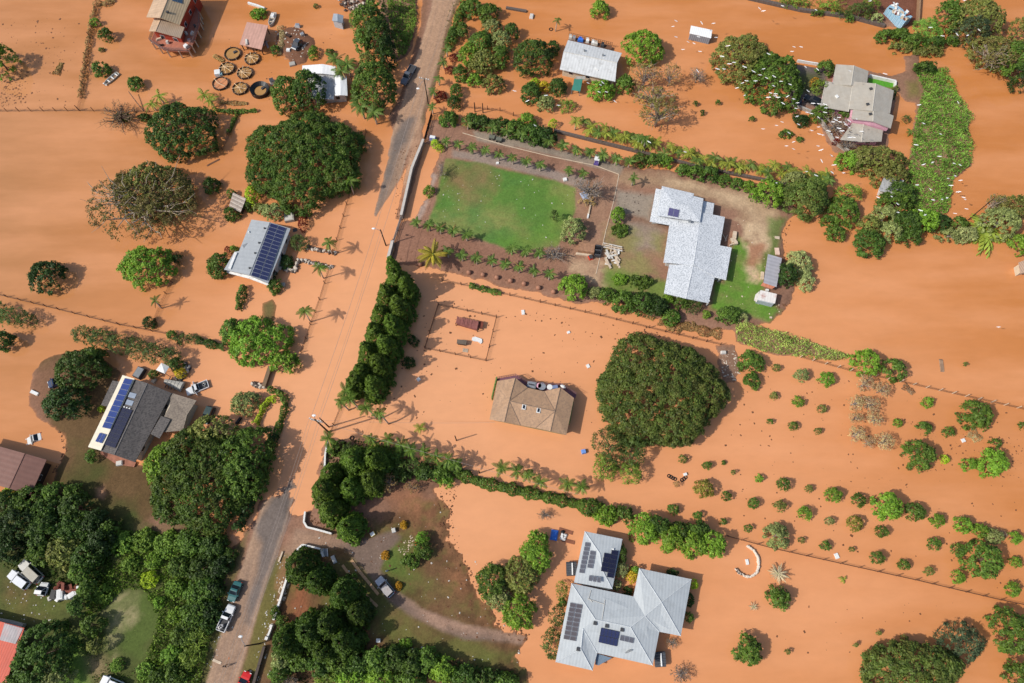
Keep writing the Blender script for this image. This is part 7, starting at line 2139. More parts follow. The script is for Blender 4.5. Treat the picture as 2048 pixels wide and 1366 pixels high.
# shrubs in the western parcels
for a, b, r, q, hh, s_, nm, lb in [(189, 44, 10, 8, 2, 'bright', 'leafy_bush', 'bright bush in the weedy fence at the top'), (211, 69, 14, 14, 3.2, 'mid', 'round_shrub', 'round shrub beside the weedy fence nearest the red house'), (201, 137, 16.5, 15, 2.8, 'mid', 'round_shrub', 'round shrub between the weedy fence and the skiff'), (269, 166, 15, 15, 2.8, 'mid', 'round_shrub', 'round shrub beyond the skiff bow with no fence near it'),
                                   (203, 99, 6, 5, .9, 'olive', 'low_bush', 'tiny plant beside the weedy fence'), (518, 27, 16, 12, 1.6, 'bright', 'planter_bush', 'bright green planter bush inside the broken white frame'), (626, 104, 9, 18, 2.2, 'bright', 'narrow_bush', 'narrow bright bush beside the muddy mound'), (659, 104, 9, 7, 1.4, 'mid', 'low_bush', 'small plant in the water above the white roofed house'), (632, 12, 6, 5, .9, 'olive', 'low_bush', 'tiny olive plant near the upper frame edge'),
                                   (550, 100, 9, 12, 1.8, 'mid', 'low_bush', 'green bush at the rim of the muddy mound'), (422, 370, 17, 15, 2.8, 'dark', 'round_shrub', 'round dark shrub between the half bare tree and the plank shed'), (463, 427, 16, 14, 2.4, 'mid', 'round_shrub', 'round shrub at the low corner of the plank shed'), (462, 386, 9, 9, 2, 'mid', 'low_bush', 'small bush at the upper corner of the plank shed'), (495, 412, 12, 10, 2, 'mid', 'low_bush', 'bush between the plank shed and the dome tree'), (504, 388, 14, 24, 3.6, 'lime', 'leafy_bush', 'yellow green bush under the edge of the dome tree'),
                                   (547, 422, 28, 17, 3.4, 'pale', 'grey_bush', 'greyish bush below the dome tree behind the solar house'), (520, 416, 14, 10, 2.4, 'olive', 'leafy_bush', 'yellowish bush behind the solar house'), (605, 446, 10, 18, 2.2, 'red', 'red_bush', 'dark red leaved bush in the water behind the solar house'), (436, 530, 22, 28, 3.6, 'mid', 'broadleaf_tree', 'leafy tree against the driveway end of the solar house'), (457, 500, 9, 8, 2, 'red', 'red_bush', 'small purple bush beside the leafy tree at the solar house'), (468, 498, 9, 7, 2, 'bright', 'low_bush', 'small bright bush at the notch of the solar house roof'),
                                   (599, 484, 19, 17, 3, 'frondy', 'leafy_bush', 'leafy bush at the end of the first entrance stone wall'), (549, 571, 15, 15, 2.4, 'mid', 'round_shrub', 'round bush at the low corner of the solar house'), (572, 524, 13, 18, 1.6, 'deep', 'dark_bush', 'dark flower bed bush inside the bent stone wall'), (545, 548, 9, 9, 1.6, 'deep', 'dark_bush', 'dark bush beside the solar house wall'), (298, 645, 12, 13, 2.2, 'deep', 'round_shrub', 'small dark round shrub at the wire fence corner'), (343, 669, 10, 9, 1.8, 'mid', 'round_shrub', 'small round shrub at the end of the dark wire fence'),
                                   (374, 677, 28, 11, 1.8, 'frondy', 'leafy_bush', 'spreading leafy bush between the fence end and the hedge'), (360, 746, 12, 11, 2.2, 'yellow', 'yellow_bush', 'yellowish bush inside the ring of stones'), (490, 806, 29, 24, 3, 'pale', 'grey_bush', 'greyish bush inside the lime hedge loop'), (185, 912, 12, 14, 2.4, 'mid', 'leafy_bush', 'leafy bush at the corner of the brick patio'), (355, 517, 9, 10, 3, 'deep', 'dark_bush', 'dark bush on the shaded side of the bright tree'), (204, 819, 6, 7, 1.4, 'lime', 'low_bush', 'small lime bush below the lean to roof'),
                                   (307, 748, 10, 9, 1.8, 'mid', 'low_bush', 'dark garden bush by the small wooden rack'), (826, 682, 11, 11, 2, 'deep', 'round_shrub', 'small dark ball shrub between the pine row and the pen'), (816, 725, 13, 12, 2.2, 'deep', 'round_shrub', 'dark ball shrub below the pen beside the pine row'), (787, 768, 6, 6, 1, 'mid', 'low_bush', 'tiny shrub in the shadow of the pine row'), (1503, 724, 26, 23, 3.2, 'mid', 'round_shrub', 'double green shrub beside the muddy bank, the large upper half'), (1504, 762, 16, 16, 2.6, 'mid', 'round_shrub', 'double green shrub beside the muddy bank, the small lower half'),
                                   (845, 1078, 14, 14, 2.6, 'bright', 'leafy_bush', 'bright bush at the top of the garden bed'), (846, 1100, 18, 20, 2.8, 'mid', 'leafy_bush', 'largest bush of the garden bed with the red tub'), (822, 1122, 18, 13, 2.2, 'mid', 'leafy_bush', 'lowest bush of the garden bed'), (808, 1050, 8, 8, 1, 'gold', 'golden_bush', 'golden bush at the edge of the garden drive'), (771, 1111, 9, 9, 1, 'gold', 'golden_bush', 'orange flowering bush in the grass above the silver wagon'), (798, 1172, 8, 8, 1, 'gold', 'golden_bush', 'golden bush on the grass beside the silver wagon'),
                                   (870, 288, 9, 9, 1.8, 'lime', 'lime_bush', 'vivid lime bush at the gate, nearer the bins'), (880, 296, 9, 9, 1.8, 'lime', 'lime_bush', 'vivid lime bush at the gate, nearer the lawn'), (1242, 1106, 11, 24, 3, 'mid', 'narrow_bush', 'narrow bush against the solar side of the north wing'), (1243, 1138, 14, 16, 3, 'silver', 'leafy_bush', 'silver green bush at the low corner of the north wing'), (1233, 1170, 11, 10, 1.6, 'silver', 'leafy_bush', 'pale flowering bush in the courtyard of the grey hip roofed house'), (1264, 1153, 12, 13, 2.2, 'yellow', 'yellow_bush', 'yellow bush between the two wings of the grey hip roofed house'), (1271, 1140, 9, 9, 2.2, 'bright', 'leafy_bush', 'bright bush beside the tip of the east wing'),
                                   (1388, 1168, 9, 10, 1.8, 'lime', 'leafy_bush', 'light bush at the far upper corner of the east wing'), (1380, 1200, 8, 14, 1.8, 'deep', 'dark_bush', 'dark bush along the far side of the east wing'), (1378, 1234, 9, 11, 1.8, 'mid', 'leafy_bush', 'green bush at the far lower side of the east wing'), (1345, 1146, 14, 7, 1.4, 'deep', 'dark_bush', 'dark low bush above the east wing'), (1255, 1182, 12, 8, 1.4, 'deep', 'dark_bush', 'dark bush in the courtyard corner'), (1115, 1232, 17, 22, 3.4, 'frondy', 'banana_clump', 'banana like clump beside the brown solar array'), (1104, 1286, 21, 29, 3.6, 'frondy', 'banana_clump', 'largest banana like clump at the west side of the grey hip roofed house'), (1124, 1180, 12, 18, 3, 'frondyb', 'banana_clump', 'small banana like clump below the near water tank'),
                                   (1125, 1205, 9, 9, 2, 'mid', 'leafy_bush', 'small bush between two banana like clumps'), (780, 966, 16, 20, 3, 'dry', 'dry_shrub', 'dry brown bush above the garden soil'), (825, 975, 16, 14, 2, 'dry', 'dry_shrub', 'dry pale bush on the brown soil by the hedge'), (1447, 925, 4, 4, .6, 'mid', 'low_bush', 'speck of a plant between orchard shrubs')]:
    T(a, b, r, q, hh, s_, name=nm, label=lb, cat='bush' if 'bush' in nm or 'clump' in nm else ('tree' if 'tree' in nm else 'shrub'))
# left edge trees and the leafy row above the dark roofed house
for a, b, r, q, hh, s_ in [(22, 632, 28, 20, 5, 'frondy'), (52, 640, 18, 16, 4.5, 'frondy'), (8, 680, 20, 20, 4.5, 'dark'), (-10, 620, 20, 18, 4, 'frondy')]:
    T(a, b, r, q, hh, s_, group='trees at the western frame edge')
for a, b, r, q, hh, s_ in [(168, 668, 26, 18, 5, 'frondy'), (204, 678, 28, 20, 5.5, 'frondy'), (240, 686, 28, 20, 5.5, 'frondy'), (276, 696, 26, 20, 5.5, 'frondy'), (310, 706, 24, 20, 5.5, 'frondy'), (340, 712, 18, 18, 5, 'frondy'), (352, 728, 14, 14, 4, 'dark')]:
    T(a, b, r, q, hh, s_, group='row of long leaved trees above the dark roofed house')
# the road pines
for a, b, r, q, hh in [(795, 560, 27, 30, 9), (812, 578, 22, 26, 9), (775, 592, 24, 28, 9), (798, 618, 27, 30, 10), (764, 632, 25, 28, 9), (786, 654, 26, 30, 10), (752, 668, 25, 28, 9), (772, 694, 26, 30, 10), (738, 706, 24, 28, 9), (758, 732, 26, 30, 10), (726, 748, 26, 30, 9), (748, 772, 22, 28, 9), (706, 770, 16, 22, 7), (784, 530, 13, 16, 6), (715, 762, 20, 25, 9)]:
    T(a, b, r * 1.04, q, hh + 1.2, 'pine', name='roadside_pine', group='dark pine row along the flooded road')
for a, b, r, q, hh in [(712, 922, 38, 34, 10), (750, 918, 34, 34, 10), (664, 950, 28, 28, 8), (652, 982, 34, 36, 10), (703, 976, 28, 30, 9), (664, 1020, 30, 30, 9), (700, 1054, 30, 30, 8), (742, 962, 28, 30, 9)]:
    T(a, b, r, q, hh, 'pine', name='garden_pine', group='dark pines above the garden drive')
for a, b, r, q, hh in [(602, 1134, 36, 38, 9), (636, 1158, 30, 30, 8), (688, 1190, 34, 38, 9), (716, 1226, 28, 30, 8), (622, 1262, 42, 40, 10), (574, 1285, 36, 36, 9), (660, 1250, 34, 38, 10), (690, 1282, 36, 34, 9), (650, 1300, 34, 28, 8)]:
    T(a, b, r, q, hh, 'pinedark', name='garden_pine', group='dark pines below the garden entrance')
for a, b, r, q, hh, s_ in [(565, 1318, 22, 24, 4, 'pale'), (600, 1318, 28, 24, 4, 'mid'), (640, 1330, 26, 22, 4, 'dark'), (680, 1328, 28, 24, 4.5, 'mid'), (716, 1325, 26, 24, 4, 'dark'), (752, 1322, 28, 26, 4.5, 'mid'), (788, 1318, 26, 26, 4.5, 'dark'), (824, 1328, 28, 26, 4.5, 'dark'), (855, 1320, 24, 24, 4, 'mid'), (888, 1338, 28, 24, 4, 'bright'), (930, 1352, 30, 20, 3.5, 'dark'), (972, 1356, 30, 16, 3, 'dark'), (1012, 1362, 26, 12, 3, 'mid'), (700, 1352, 34, 16, 4, 'bright'), (760, 1354, 34, 16, 4, 'bright'), (820, 1358, 30, 14, 4, 'mid'), (560, 1350, 20, 22, 4, 'mid'), (655, 1356, 26, 14, 3, 'frondyb'), (565, 1244, 12, 14, 2, 'mid'), (552, 1225, 10, 14, 1.6, 'mid'), (812, 1288, 14, 10, 1.2, 'bright'), (575, 1365, 26, 14, 3, 'bare')]:
    T(a, b, r, q, hh, s_, name='garden_bush', cat='bush', group='bush belt along the lower frame edge')
for a, b, r, q, hh, s_ in [(676, 896, 22, 14, 2.6, 'mid'), (700, 898, 18, 12, 2.6, 'frondy'), (790, 912, 26, 18, 3, 'mid'), (820, 932, 28, 16, 2.8, 'frondy'), (852, 944, 26, 16, 2.8, 'dark'), (884, 946, 22, 18, 3, 'mid'), (908, 934, 18, 14, 3, 'mid'), (893, 962, 16, 14, 2.4, 'bright'), (800, 952, 20, 14, 2.2, 'dark'), (770, 930, 20, 16, 3, 'mid'), (864, 920, 14, 9, 2.4, 'frondy')]:
    T(a, b, r, q, hh, s_, name='hedge_bush', cat='bush', group='bushes between the pines and the clipped hedge')
for a, b, r, q, hh, s_ in [(1182, 1014, 24, 16, 2.6, 'mid'), (1212, 1028, 26, 20, 3, 'bright'), (1246, 1030, 22, 16, 3, 'mid')]:
    T(a, b, r, q, hh, s_, name='hedge_bush', cat='bush', group='bushes joining the clipped hedge to the rounded pines')
for k, (a, b, r, q, hh) in enumerate([(1288, 1056, 28, 30, 5), (1340, 1074, 28, 26, 5), (1388, 1086, 28, 26, 5), (1426, 1086, 26, 26, 5), (1315, 1050, 24, 18, 5), (1395, 1058, 22, 16, 4.5), (1362, 1062, 20, 16, 4.5)]):
    T(a, b, r, q, hh, 'bright' if k < 4 else 'dark', name='rounded_tree', cat='tree', group='rounded trees above the grey hip roofed house')
# the dense grove in the lower corner
GROVE = [(20, 1008, 34, 'dark'), (60, 1000, 34, 'mid'), (95, 1022, 32, 'dark'), (112, 988, 24, 'mid'), (150, 1012, 30, 'dark'), (40, 1052, 42, 'deep'), (95, 1062, 42, 'dark'), (150, 1056, 38, 'dark'), (192, 1046, 28, 'deep'), (132, 1104, 38, 'olive'), (85, 1104, 26, 'mid'), (20, 1098, 30, 'deep'), (176, 1108, 32, 'dark'), (205, 1082, 28, 'deep'), (165, 1145, 24, 'mid'),
         (150, 985, 18, 'mid'), (20, 985, 16, 'lime'), (62, 1028, 14, 'bright'), (243, 1086, 26, 'vine'), (288, 1080, 24, 'vine'), (338, 1090, 30, 'vine'), (384, 1082, 30, 'mid'), (428, 1096, 30, 'dark'), (310, 1122, 18, 'bright'), (360, 1132, 22, 'mid'), (408, 1136, 30, 'dark'), (442, 1132, 24, 'deep'), (262, 1128, 18, 'vine'), (300, 1160, 18, 'lime'), (352, 1176, 20, 'vine'), (402, 1180, 30, 'mid'), (430, 1180, 20, 'deep'),
         (392, 1226, 30, 'mid'), (424, 1222, 22, 'deep'), (352, 1232, 16, 'bright'), (368, 1270, 24, 'mid'), (398, 1272, 24, 'frondyb'), (342, 1310, 20, 'vine'), (292, 1340, 18, 'vine'), (352, 1346, 24, 'mid'), (386, 1316, 24, 'frondyb'), (162, 1212, 22, 'dark'), (186, 1250, 20, 'mid'), (206, 1190, 20, 'vine'), (180, 1180, 20, 'mid'), (192, 1290, 16, 'olive'), (150, 1295, 12, 'mid'), (318, 1358, 20, 'mid'), (412, 1252, 20, 'dark'), (460, 1108, 14, 'dark'), (222, 1056, 18, 'mid'), (320, 1205, 12, 'bright'), (236, 1330, 14, 'vine')]
for a, b, r, s_ in GROVE:
    T(a, b, r, r * .92, (1.7 if s_ in ('vine', 'lime', 'bright') else 2.6 if a > 225 else 4.6) * (.7 + r / 90), s_, name='grove_tree', cat='tree', group='dense grove between the junk heap and the lower road')

# orchard shrubs standing in the flood
ORCH = [(1553.5, 735, 8, 'olive'), (1604, 750, 14, 'pale'), (1655, 758, 15, 'bright'), (1732.5, 724, 28, 'bright'), (1787.5, 738, 23, 'mid'), (1731, 766, 20, 'drypale'), (1764, 779, 18, 'drypale'), (1712, 806, 18, 'drypale'), (1742, 808, 20, 'drypale'), (1712, 836, 16, 'drypale'), (1750, 838, 17, 'drypale'), (1714, 868, 18, 'drypale'), (1738, 884, 15, 'drypale'), (1770, 882, 21, 'drypale'),
        (1548.5, 791, 8, 'olive'), (1597, 803, 11, 'bright'), (1645, 817, 9, 'olive'), (1540.5, 843, 6, 'mid'), (1587, 851, 9.5, 'mid'), (1637, 862, 7, 'olive'), (1856, 803.5, 11, 'bright'), (1796, 845.5, 9, 'bright'), (1848, 856, 14, 'mid'), (1898, 864, 11, 'mid'), (1953, 829, 31, 'mid'), (1839, 909, 31, 'mid'), (1890, 918, 9, 'lime'), (1938.5, 929, 14, 'bright'), (1991.7, 887, 11, 'mid'), (1989, 924, 28, 'bright'), (1568.5, 968, 13, 'mid'), (1618.6, 977, 8, 'olive'), (1668.7, 988.7, 15, 'bright'), (1717, 1000, 14, 'mid'),
        (1776, 1012, 28, 'bright'), (1560, 1012, 13, 'olive'), (1831.5, 1024, 18, 'mid'), (1611, 1026, 14, 'bright'), (2046, 851, 8, 'mid'), (1603.6, 1080, 6, 'olive'), (1660, 1041.5, 9, 'pale'), (1711, 1047, 16, 'yelgreen'), (1651.7, 1091.6, 10, 'mid'), (1703.7, 1099, 5, 'olive'), (1764, 1063, 12, 'mid'), (1757.6, 1115, 13, 'mid'), (1875, 1040, 14, 'bright'), (1869, 1088, 13, 'mid'), (1809, 1130, 11, 'mid'), (1859.5, 1142, 9, 'olive'), (1926.6, 1049, 17, 'bright'), (1961.7, 1061.5, 15, 'bright'), (1986, 1073, 18, 'pale'), (2006, 1068, 9, 'bare'), (2029, 1075, 13, 'bright'),
        (1918, 1100, 14, 'mid'), (1967, 1117, 37, 'mid'), (2032, 1124, 11, 'bright'), (1916.6, 1153.7, 13, 'bright'), (2025.5, 1176.7, 14, 'bright'), (1757.6, 1265.6, 5, 'olive'), (1810, 1277, 7, 'olive'), (1711, 1289, 5, 'olive'), (1576, 1303, 5, 'olive'), (1365.8, 918, 9, 'olive'), (1415, 930.6, 9, 'mid'), (1467, 944, 4.5, 'olive'), (1518.5, 955.7, 8, 'bright'), (1409.6, 976, 19, 'yelgreen'), (1453, 992, 10, 'mid'), (1508.5, 1005.7, 11, 'mid'), (1347, 1019, 11, 'mid'), (1353, 968, 7, 'dry'), (1447, 1043, 7, 'mid'), (1497, 1056.5, 8, 'mid'), (1396, 1030, 9, 'mid'), (1601, 238, 4, 'mid'), (1391, 207, 5, 'dark'), (1404, 225, 5, 'dark'), (1436, 205, 5, 'mid'), (1504, 238, 6, 'mid'), (1930, 728, 4, 'olive')]
for a, b, r, s_ in ORCH:
    T(a, b, r, r * .95, max(.9, r * .16) + .5, s_, name='orchard_shrub', cat='shrub', group='orchard shrubs standing in the eastern flood')


# ---------------------------------------------------------------- hedges, reeds, grass
def hedge(name, label, pts, w, h, st, cat='hedge', group=None, kind=None):
    W_ = [G(a, b) for a, b in pts]
    p = S[st]
    rs = np.random.RandomState(int(abs(pts[0][0] * 13 + pts[0][1])) % 9999)
    pos = []
    for a, b in zip(W_[:-1], W_[1:]):
        d = b - a
        L = np.linalg.norm(d)
        n = max(6, int(L * w * 60))
        t = rs.rand(n)
        th = rs.rand(n) * math.pi
        nrm = np.array((-d[1], d[0], 0)) / L
        wob = 1 + .25 * np.sin(t * L * 1.3 + rs.rand() * 6) + .15 * np.sin(t * L * 3.1)
        c = a + d * t[:, None] + nrm * (np.cos(th) * w * .5 * wob)[:, None] + np.array((0, 0, 1)) * (.1 + np.sin(th) * h * (.75 + .35 * rs.rand(n)) * wob)[:, None]
        out = nrm * np.cos(th)[:, None] + np.array((0, 0, 1)) * np.sin(th)[:, None]
        pos.append((c, out))
    C = np.concatenate([q[0] for q in pos]); O = np.concatenate([q[1] for q in pos])
    org = np.array((C[:, 0].mean(), C[:, 1].mean(), 0))
    nn = O + rs.normal(size=C.shape) * .5 + np.array((0, 0, .3)); nn /= np.linalg.norm(nn, axis=1)[:, None]
    lf = p['leaf'] * rs.uniform(.6, 1.2, len(C)) * .85
    o = root(name, label, cat, org, 0, group)
    link(bpy.data.objects.new('foliage', leaf_mesh('foliage', C - org, nn, lf, lf * p['asp'], p['mat'], rs)), o)
    m = MB()
    for a, b in zip(W_[:-1], W_[1:]):
        L = np.linalg.norm(b - a)
        for k in range(int(L / 1.2) + 1):
            q = a + (b - a) * min(1, k * 1.2 / L)
            m.tube([q + (0, 0, -.5), q + (rs.normal() * .15, rs.normal() * .15, h * .8)], [.07, .03], 4)
    link(bpy.data.objects.new('stems', m.mesh('stems', [p['bark']], org)), o)
    return o


hedge('clipped_hedge', 'long clipped bright hedge from the pines to the rounded trees', [(912, 945), (960, 965), (1030, 980), (1100, 996), (1168, 1012)], 2.1, 1.4, 'mid')
hedge('narrow_hedge', 'short narrow hedge standing in the water below the solar house', [(489, 574), (484, 598), (478, 622)], 1.5, 1.6, 'mid')
hedge('fence_hedge', 'dark hedge from the leafy bush to the bright feathery tree', [(398, 682), (425, 690), (452, 696)], 1.6, 1.3, 'dark')
hedge('lime_hedge', 'vivid lime hedge making a loop beside the greyish bush', [(556, 800), (540, 798), (530, 812), (522, 830), (512, 850)], 1.3, 1.1, 'lime')
hedge('dark_hedge', 'dark hedge bending from the brown slab wall down the road', [(540, 780), (556, 784), (570, 795), (572, 815), (562, 845), (552, 875)], 1.3, 1.3, 'mid')
hedge('road_hedge', 'tall dark hedge between the large spreading tree and the flooded road', [(552, 870), (538, 910), (522, 955), (508, 995), (492, 1030), (478, 1062)], 1.8, 2.2, 'deep')
hedge('water_hedge', 'low loose hedge standing in the water below the stone balls', [(940, 572), (962, 578), (985, 584), (1002, 588)], 1.1, .9, 'mid')
hedge('creeper_hedge', 'green creepers on the fence behind the round tanks', [(428, 222), (470, 226), (514, 223)], .9, .9, 'mid')
hedge('creeper_hedge', 'green creepers on the low fence beside the dome tree', [(476, 228), (466, 250), (458, 270)], .7, .9, 'mid')
hedge('weedy_vines', 'brown weeds smothering the tall fence above the skiff', [(194, 12), (184, 55), (175, 110), (168, 160), (162, 200)], .9, 1.2, 'dry', 'weeds')
hedge('weedy_vines', 'brown weed patch at the upper end of the smothered fence', [(196, 8), (215, 9), (230, 2)], 1.8, .8, 'dry', 'weeds')
hedge('verge_bushes', 'bush strip along the wet road beside the small palms', [(930, 5), (918, 40), (905, 75), (894, 105)], 1.9, 1.8, 'mid')
hedge('dead_branches', 'heap of dead pale branches on the muddy mound', [(561, 55), (566, 75), (562, 95), (556, 112)], 1.6, .6, 'drypale', 'branches')
hedge('dead_branches', 'brown washed up branches below the spoked tanks', [(440, 205), (465, 207), (495, 208)], 1.2, .4, 'dry', 'branches')
hedge('dead_branches', 'brown washed up branches beside the uncovered tank', [(428, 112), (440, 118), (448, 124)], 1.2, .4, 'dry', 'branches')
hedge('floating_weeds', 'floating brown weeds in the open flood beside the weedy fence', [(112, 150), (118, 138), (124, 126)], 1.6, .2, 'dry', 'weeds')
hedge('dead_branches', 'dry brushwood along the fence below the silver house garden', [(1318, 640), (1350, 655), (1380, 652), (1410, 664), (1440, 668)], 2.4, .5, 'dry', 'branches')
hedge('dead_branches', 'grey brushwood heap under the fence beside the two orchard trees', [(1805, 771), (1818, 779), (1826, 788)], 1.6, .4, 'bare', 'branches')
hedge('dead_branches', 'grey brushwood heap below the large orchard shrub', [(1938, 862), (1950, 872), (1957, 882)], 2.2, .4, 'drypale', 'branches')


def patch(name, poly, n_m2, st, h, leaf, asp, seed, z=None, label=None):
    """A stand of reeds or grass nobody could count: upright blades over a polygon, as one object."""
    w = np.array([P(a, b, .2)[:2] for a, b in poly])
    rs = np.random.RandomState(seed)
    lo, hi = w.min(0), w.max(0)
    n = int((hi - lo).prod() * n_m2)
    q = lo + rs.rand(n, 2) * (hi - lo)
    ins = np.zeros(n, bool)
    for k in range(len(w)):
        ax, ay = w[k]; bx, by = w[(k + 1) % len(w)]
        ins ^= ((ay > q[:, 1]) != (by > q[:, 1])) & (q[:, 0] < (bx - ax) * (q[:, 1] - ay) / (by - ay + 1e-12) + ax)
    q = q[ins]; n = len(q)
    # tussocks: taller and lower places
    hh = h * (.35 + .25 * np.sin(q[:, 0] * .45 + 2 * np.sin(q[:, 1] * .31 + seed)) * np.sin(q[:, 1] * .5 + np.sin(q[:, 0] * .37)) + .5 * np.clip(.5 + .5 * np.sin(q[:, 0] * 1.1 + np.sin(q[:, 1] * .7) * 2) * np.sin(q[:, 1] * 1.3 + 1), 0, 1) + .2 * rs.rand(n))
    C = np.concatenate([q, (hh * rs.uniform(.4, 1, n))[:, None]], 1)
    nn = rs.normal(size=(n, 3)) * np.array((1, 1, .45)) + np.array((0, 0, .5)); nn /= np.linalg.norm(nn, axis=1)[:, None]
    L = leaf * rs.uniform(.7, 1.3, n)
    o = link(bpy.data.objects.new(name, leaf_mesh(name, C, nn, L, L * asp, S[st]['mat'], rs)))
    o['kind'] = 'stuff'
    return o


style('reedp', lin(112, 142, 70), lin(176, 196, 120), leaf=.5)
patch('tall_grass', [(1825, 132), (1845, 126), (1870, 140), (1890, 136), (1905, 160), (1915, 190), (1933, 215), (1945, 240), (1932, 255), (1945, 290), (1940, 330), (1905, 358), (1898, 420), (1870, 440), (1820, 432), (1814, 350), (1822, 290), (1832, 230), (1845, 180)], 22, 'reed', 1.3, .42, .2, 1)
patch('tall_grass', [(1470, 648), (1490, 645), (1530, 655), (1580, 668), (1640, 690), (1692, 706), (1698, 716), (1670, 722), (1600, 714), (1530, 704), (1474, 682)], 22, 'reedp', 1.0, .38, .2, 2)
patch('tall_grass', [(772, -6), (830, -6), (834, 40), (824, 80), (812, 108), (798, 118), (788, 80), (778, 40)], 22, 'reed', 1.4, .42, .22, 3)
patch('bank_grass', [(900, 0), (940, 0), (915, 70), (895, 110), (880, 160), (868, 200), (860, 200), (880, 110)], 3, 'olive', .5, .3, .25, 4)
patch('yard_weeds', [(1200, 545), (1250, 548), (1330, 568), (1328, 600), (1260, 590), (1205, 575)], 12, 'bright', .4, .26, .4, 5)
patch('grove_undergrowth', [(-40, 1000), (200, 1030), (230, 1080), (220, 1180), (140, 1190), (100, 1160), (-40, 1120)], 8, 'dark', 1.2, .34, .5, 6)
patch('vine_scrub', [(215, 1062), (300, 1062), (400, 1072), (462, 1090), (450, 1180), (425, 1270), (398, 1390), (270, 1390), (300, 1300), (318, 1235), (290, 1180), (248, 1178), (215, 1215), (180, 1230), (170, 1180), (200, 1150)], 30, 'vine', 1.3, .22, .55, 16)
patch('vine_scrub', [(168, 1190), (215, 1215), (205, 1300), (230, 1330), (290, 1340), (290, 1390), (200, 1390), (160, 1290)], 14, 'mid', .8, .22, .55, 17)
patch('garden_undergrowth', [(550, 1270), (720, 1280), (900, 1320), (1040, 1345), (1040, 1390), (540, 1390)], 8, 'dark', .9, .3, .5, 7)
patch('clearing_grass', [(205, 1235), (250, 1185), (290, 1180), (316, 1235), (290, 1310), (235, 1325), (210, 1300)], 9, 'reedp', .4, .3, .2, 8)
patch('hedge_undergrowth', [(655, 880), (760, 880), (900, 945), (900, 970), (780, 950), (660, 1000), (630, 990)], 7, 'dark', .8, .3, .5, 9)
patch('wall_weeds', [(1520, 0), (1700, 0), (1765, 45), (1700, 34), (1600, 18)], 6, 'frondyb', 1.0, .4, .2, 10)
patch('weed_strip', [(690, 886), (690, 900), (668, 985), (655, 985), (655, 900)], 5, 'olive', .5, .3, .4, 12)
# ---------------------------------------------------------------- palms and banana plants
def frond_mesh(key, c1, c2, n=8, droop=.45, wid=.19, seg=1.0):
    mat = leafmat('frond_' + key, c1, c2, transl=.18)
    m = MB()
    pts = []
    for i in range(n + 1):
        t = i / n
        pts.append(Vector((t * (1 - .25 * t * droop), 0, .30 * t - droop * t * t * 1.0)))
    for i in range(n):
        p0, p1 = pts[i], pts[i + 1]
        t = (i + .5) / n
        w = wid * (math.sin(math.pi * min(1, .12 + .88 * t)) ** .7 + .12)
        for s in (-1, 1):
            a = p0 + (p1 - p0) * .02
            b = p0 + (p1 - p0) * .9
            tip = p1 + Vector((.10, s * w, -.10 - .08 * droop))
            tip2 = p1 + Vector((.02, s * w * .92, -.08 - .08 * droop))
            m.add([a, b, tip, tip2] if s > 0 else [b, a, tip2, tip], [(0, 1, 2, 3)])
    m.tube([pts[0], pts[n // 2], pts[n]], [.022, .016, .005], 3, cap=False)
    return m.mesh('frond', [mat])


FR = {'royal': frond_mesh('royal', lin(56, 84, 40), lin(112, 142, 70)), 'coco': frond_mesh('coco', lin(50, 78, 34), lin(104, 136, 56), droop=.6),
      'date': frond_mesh('date', lin(120, 120, 46), lin(176, 164, 72), droop=.3, wid=.12, n=9), 'areca': frond_mesh('areca', lin(92, 112, 40), lin(160, 172, 78), droop=.5, wid=.2, n=6),
      'banana': frond_mesh('banana', lin(80, 112, 40), lin(150, 170, 74), droop=.55, wid=.16, n=5), 'white': frond_mesh('white', lin(150, 146, 138), lin(220, 214, 204), droop=.3, wid=.1, n=6), 'deadf': frond_mesh('deadf', lin(120, 96, 66), lin(160, 134, 96), droop=.2, wid=.1)}
TRK = {}


def palm(cx, cy, h, fl, n=10, kind='royal', name='palm_tree', label=None, group=None, lean=(0, 0), tr=.14, cat='palm', dead=0, low=.0):
    rs = np.random.RandomState(int(cx * 31 + cy * 17) % 99991)
    w = P(cx, cy, h)
    bx, by = w[0] - lean[0], w[1] - lean[1]
    zg = max(0.0, gz(bx, by))
    o = root(name, label, cat, (bx, by, zg), 0, group)
    key = (round(h, 1), round(lean[0], 1), round(lean[1], 1), tr)
    if key not in TRK:
        m = MB()
        m.tube([(0, 0, -.9), (lean[0] * .1, lean[1] * .1, h * .3), (lean[0] * .5, lean[1] * .5, h * .7), (lean[0], lean[1], h - .1)], [tr * 1.5, tr * 1.15, tr, tr * .8], 7)
        m.tube([(lean[0], lean[1], h - .1), (lean[0], lean[1], h + .15)], [tr * 1.0, tr * .3], 6, 1)
        TRK[key] = m.mesh('trunk', [TRUNKP, S['bright']['mat']], smooth=True)
    link(bpy.data.objects.new('trunk', TRK[key]), o)
    for k in range(n):
        a = 6.283 * k / n + rs.uniform(-.25, .25)
        q = bpy.data.objects.new('frond', FR['deadf'] if k < dead or (kind in ('royal', 'coco') and rs.rand() < .07) else FR[kind])
        q.location = (lean[0], lean[1], h)
        q.rotation_euler = (rs.uniform(-.25, .25), rs.uniform(-.45, .35) + low, a)
        s = fl * rs.uniform(.72, 1.18)
        q.scale = (s, s, s)
        link(q, o)
    if label is None:
        AUTO.append((o, cx, cy, fl, kind))
    return o


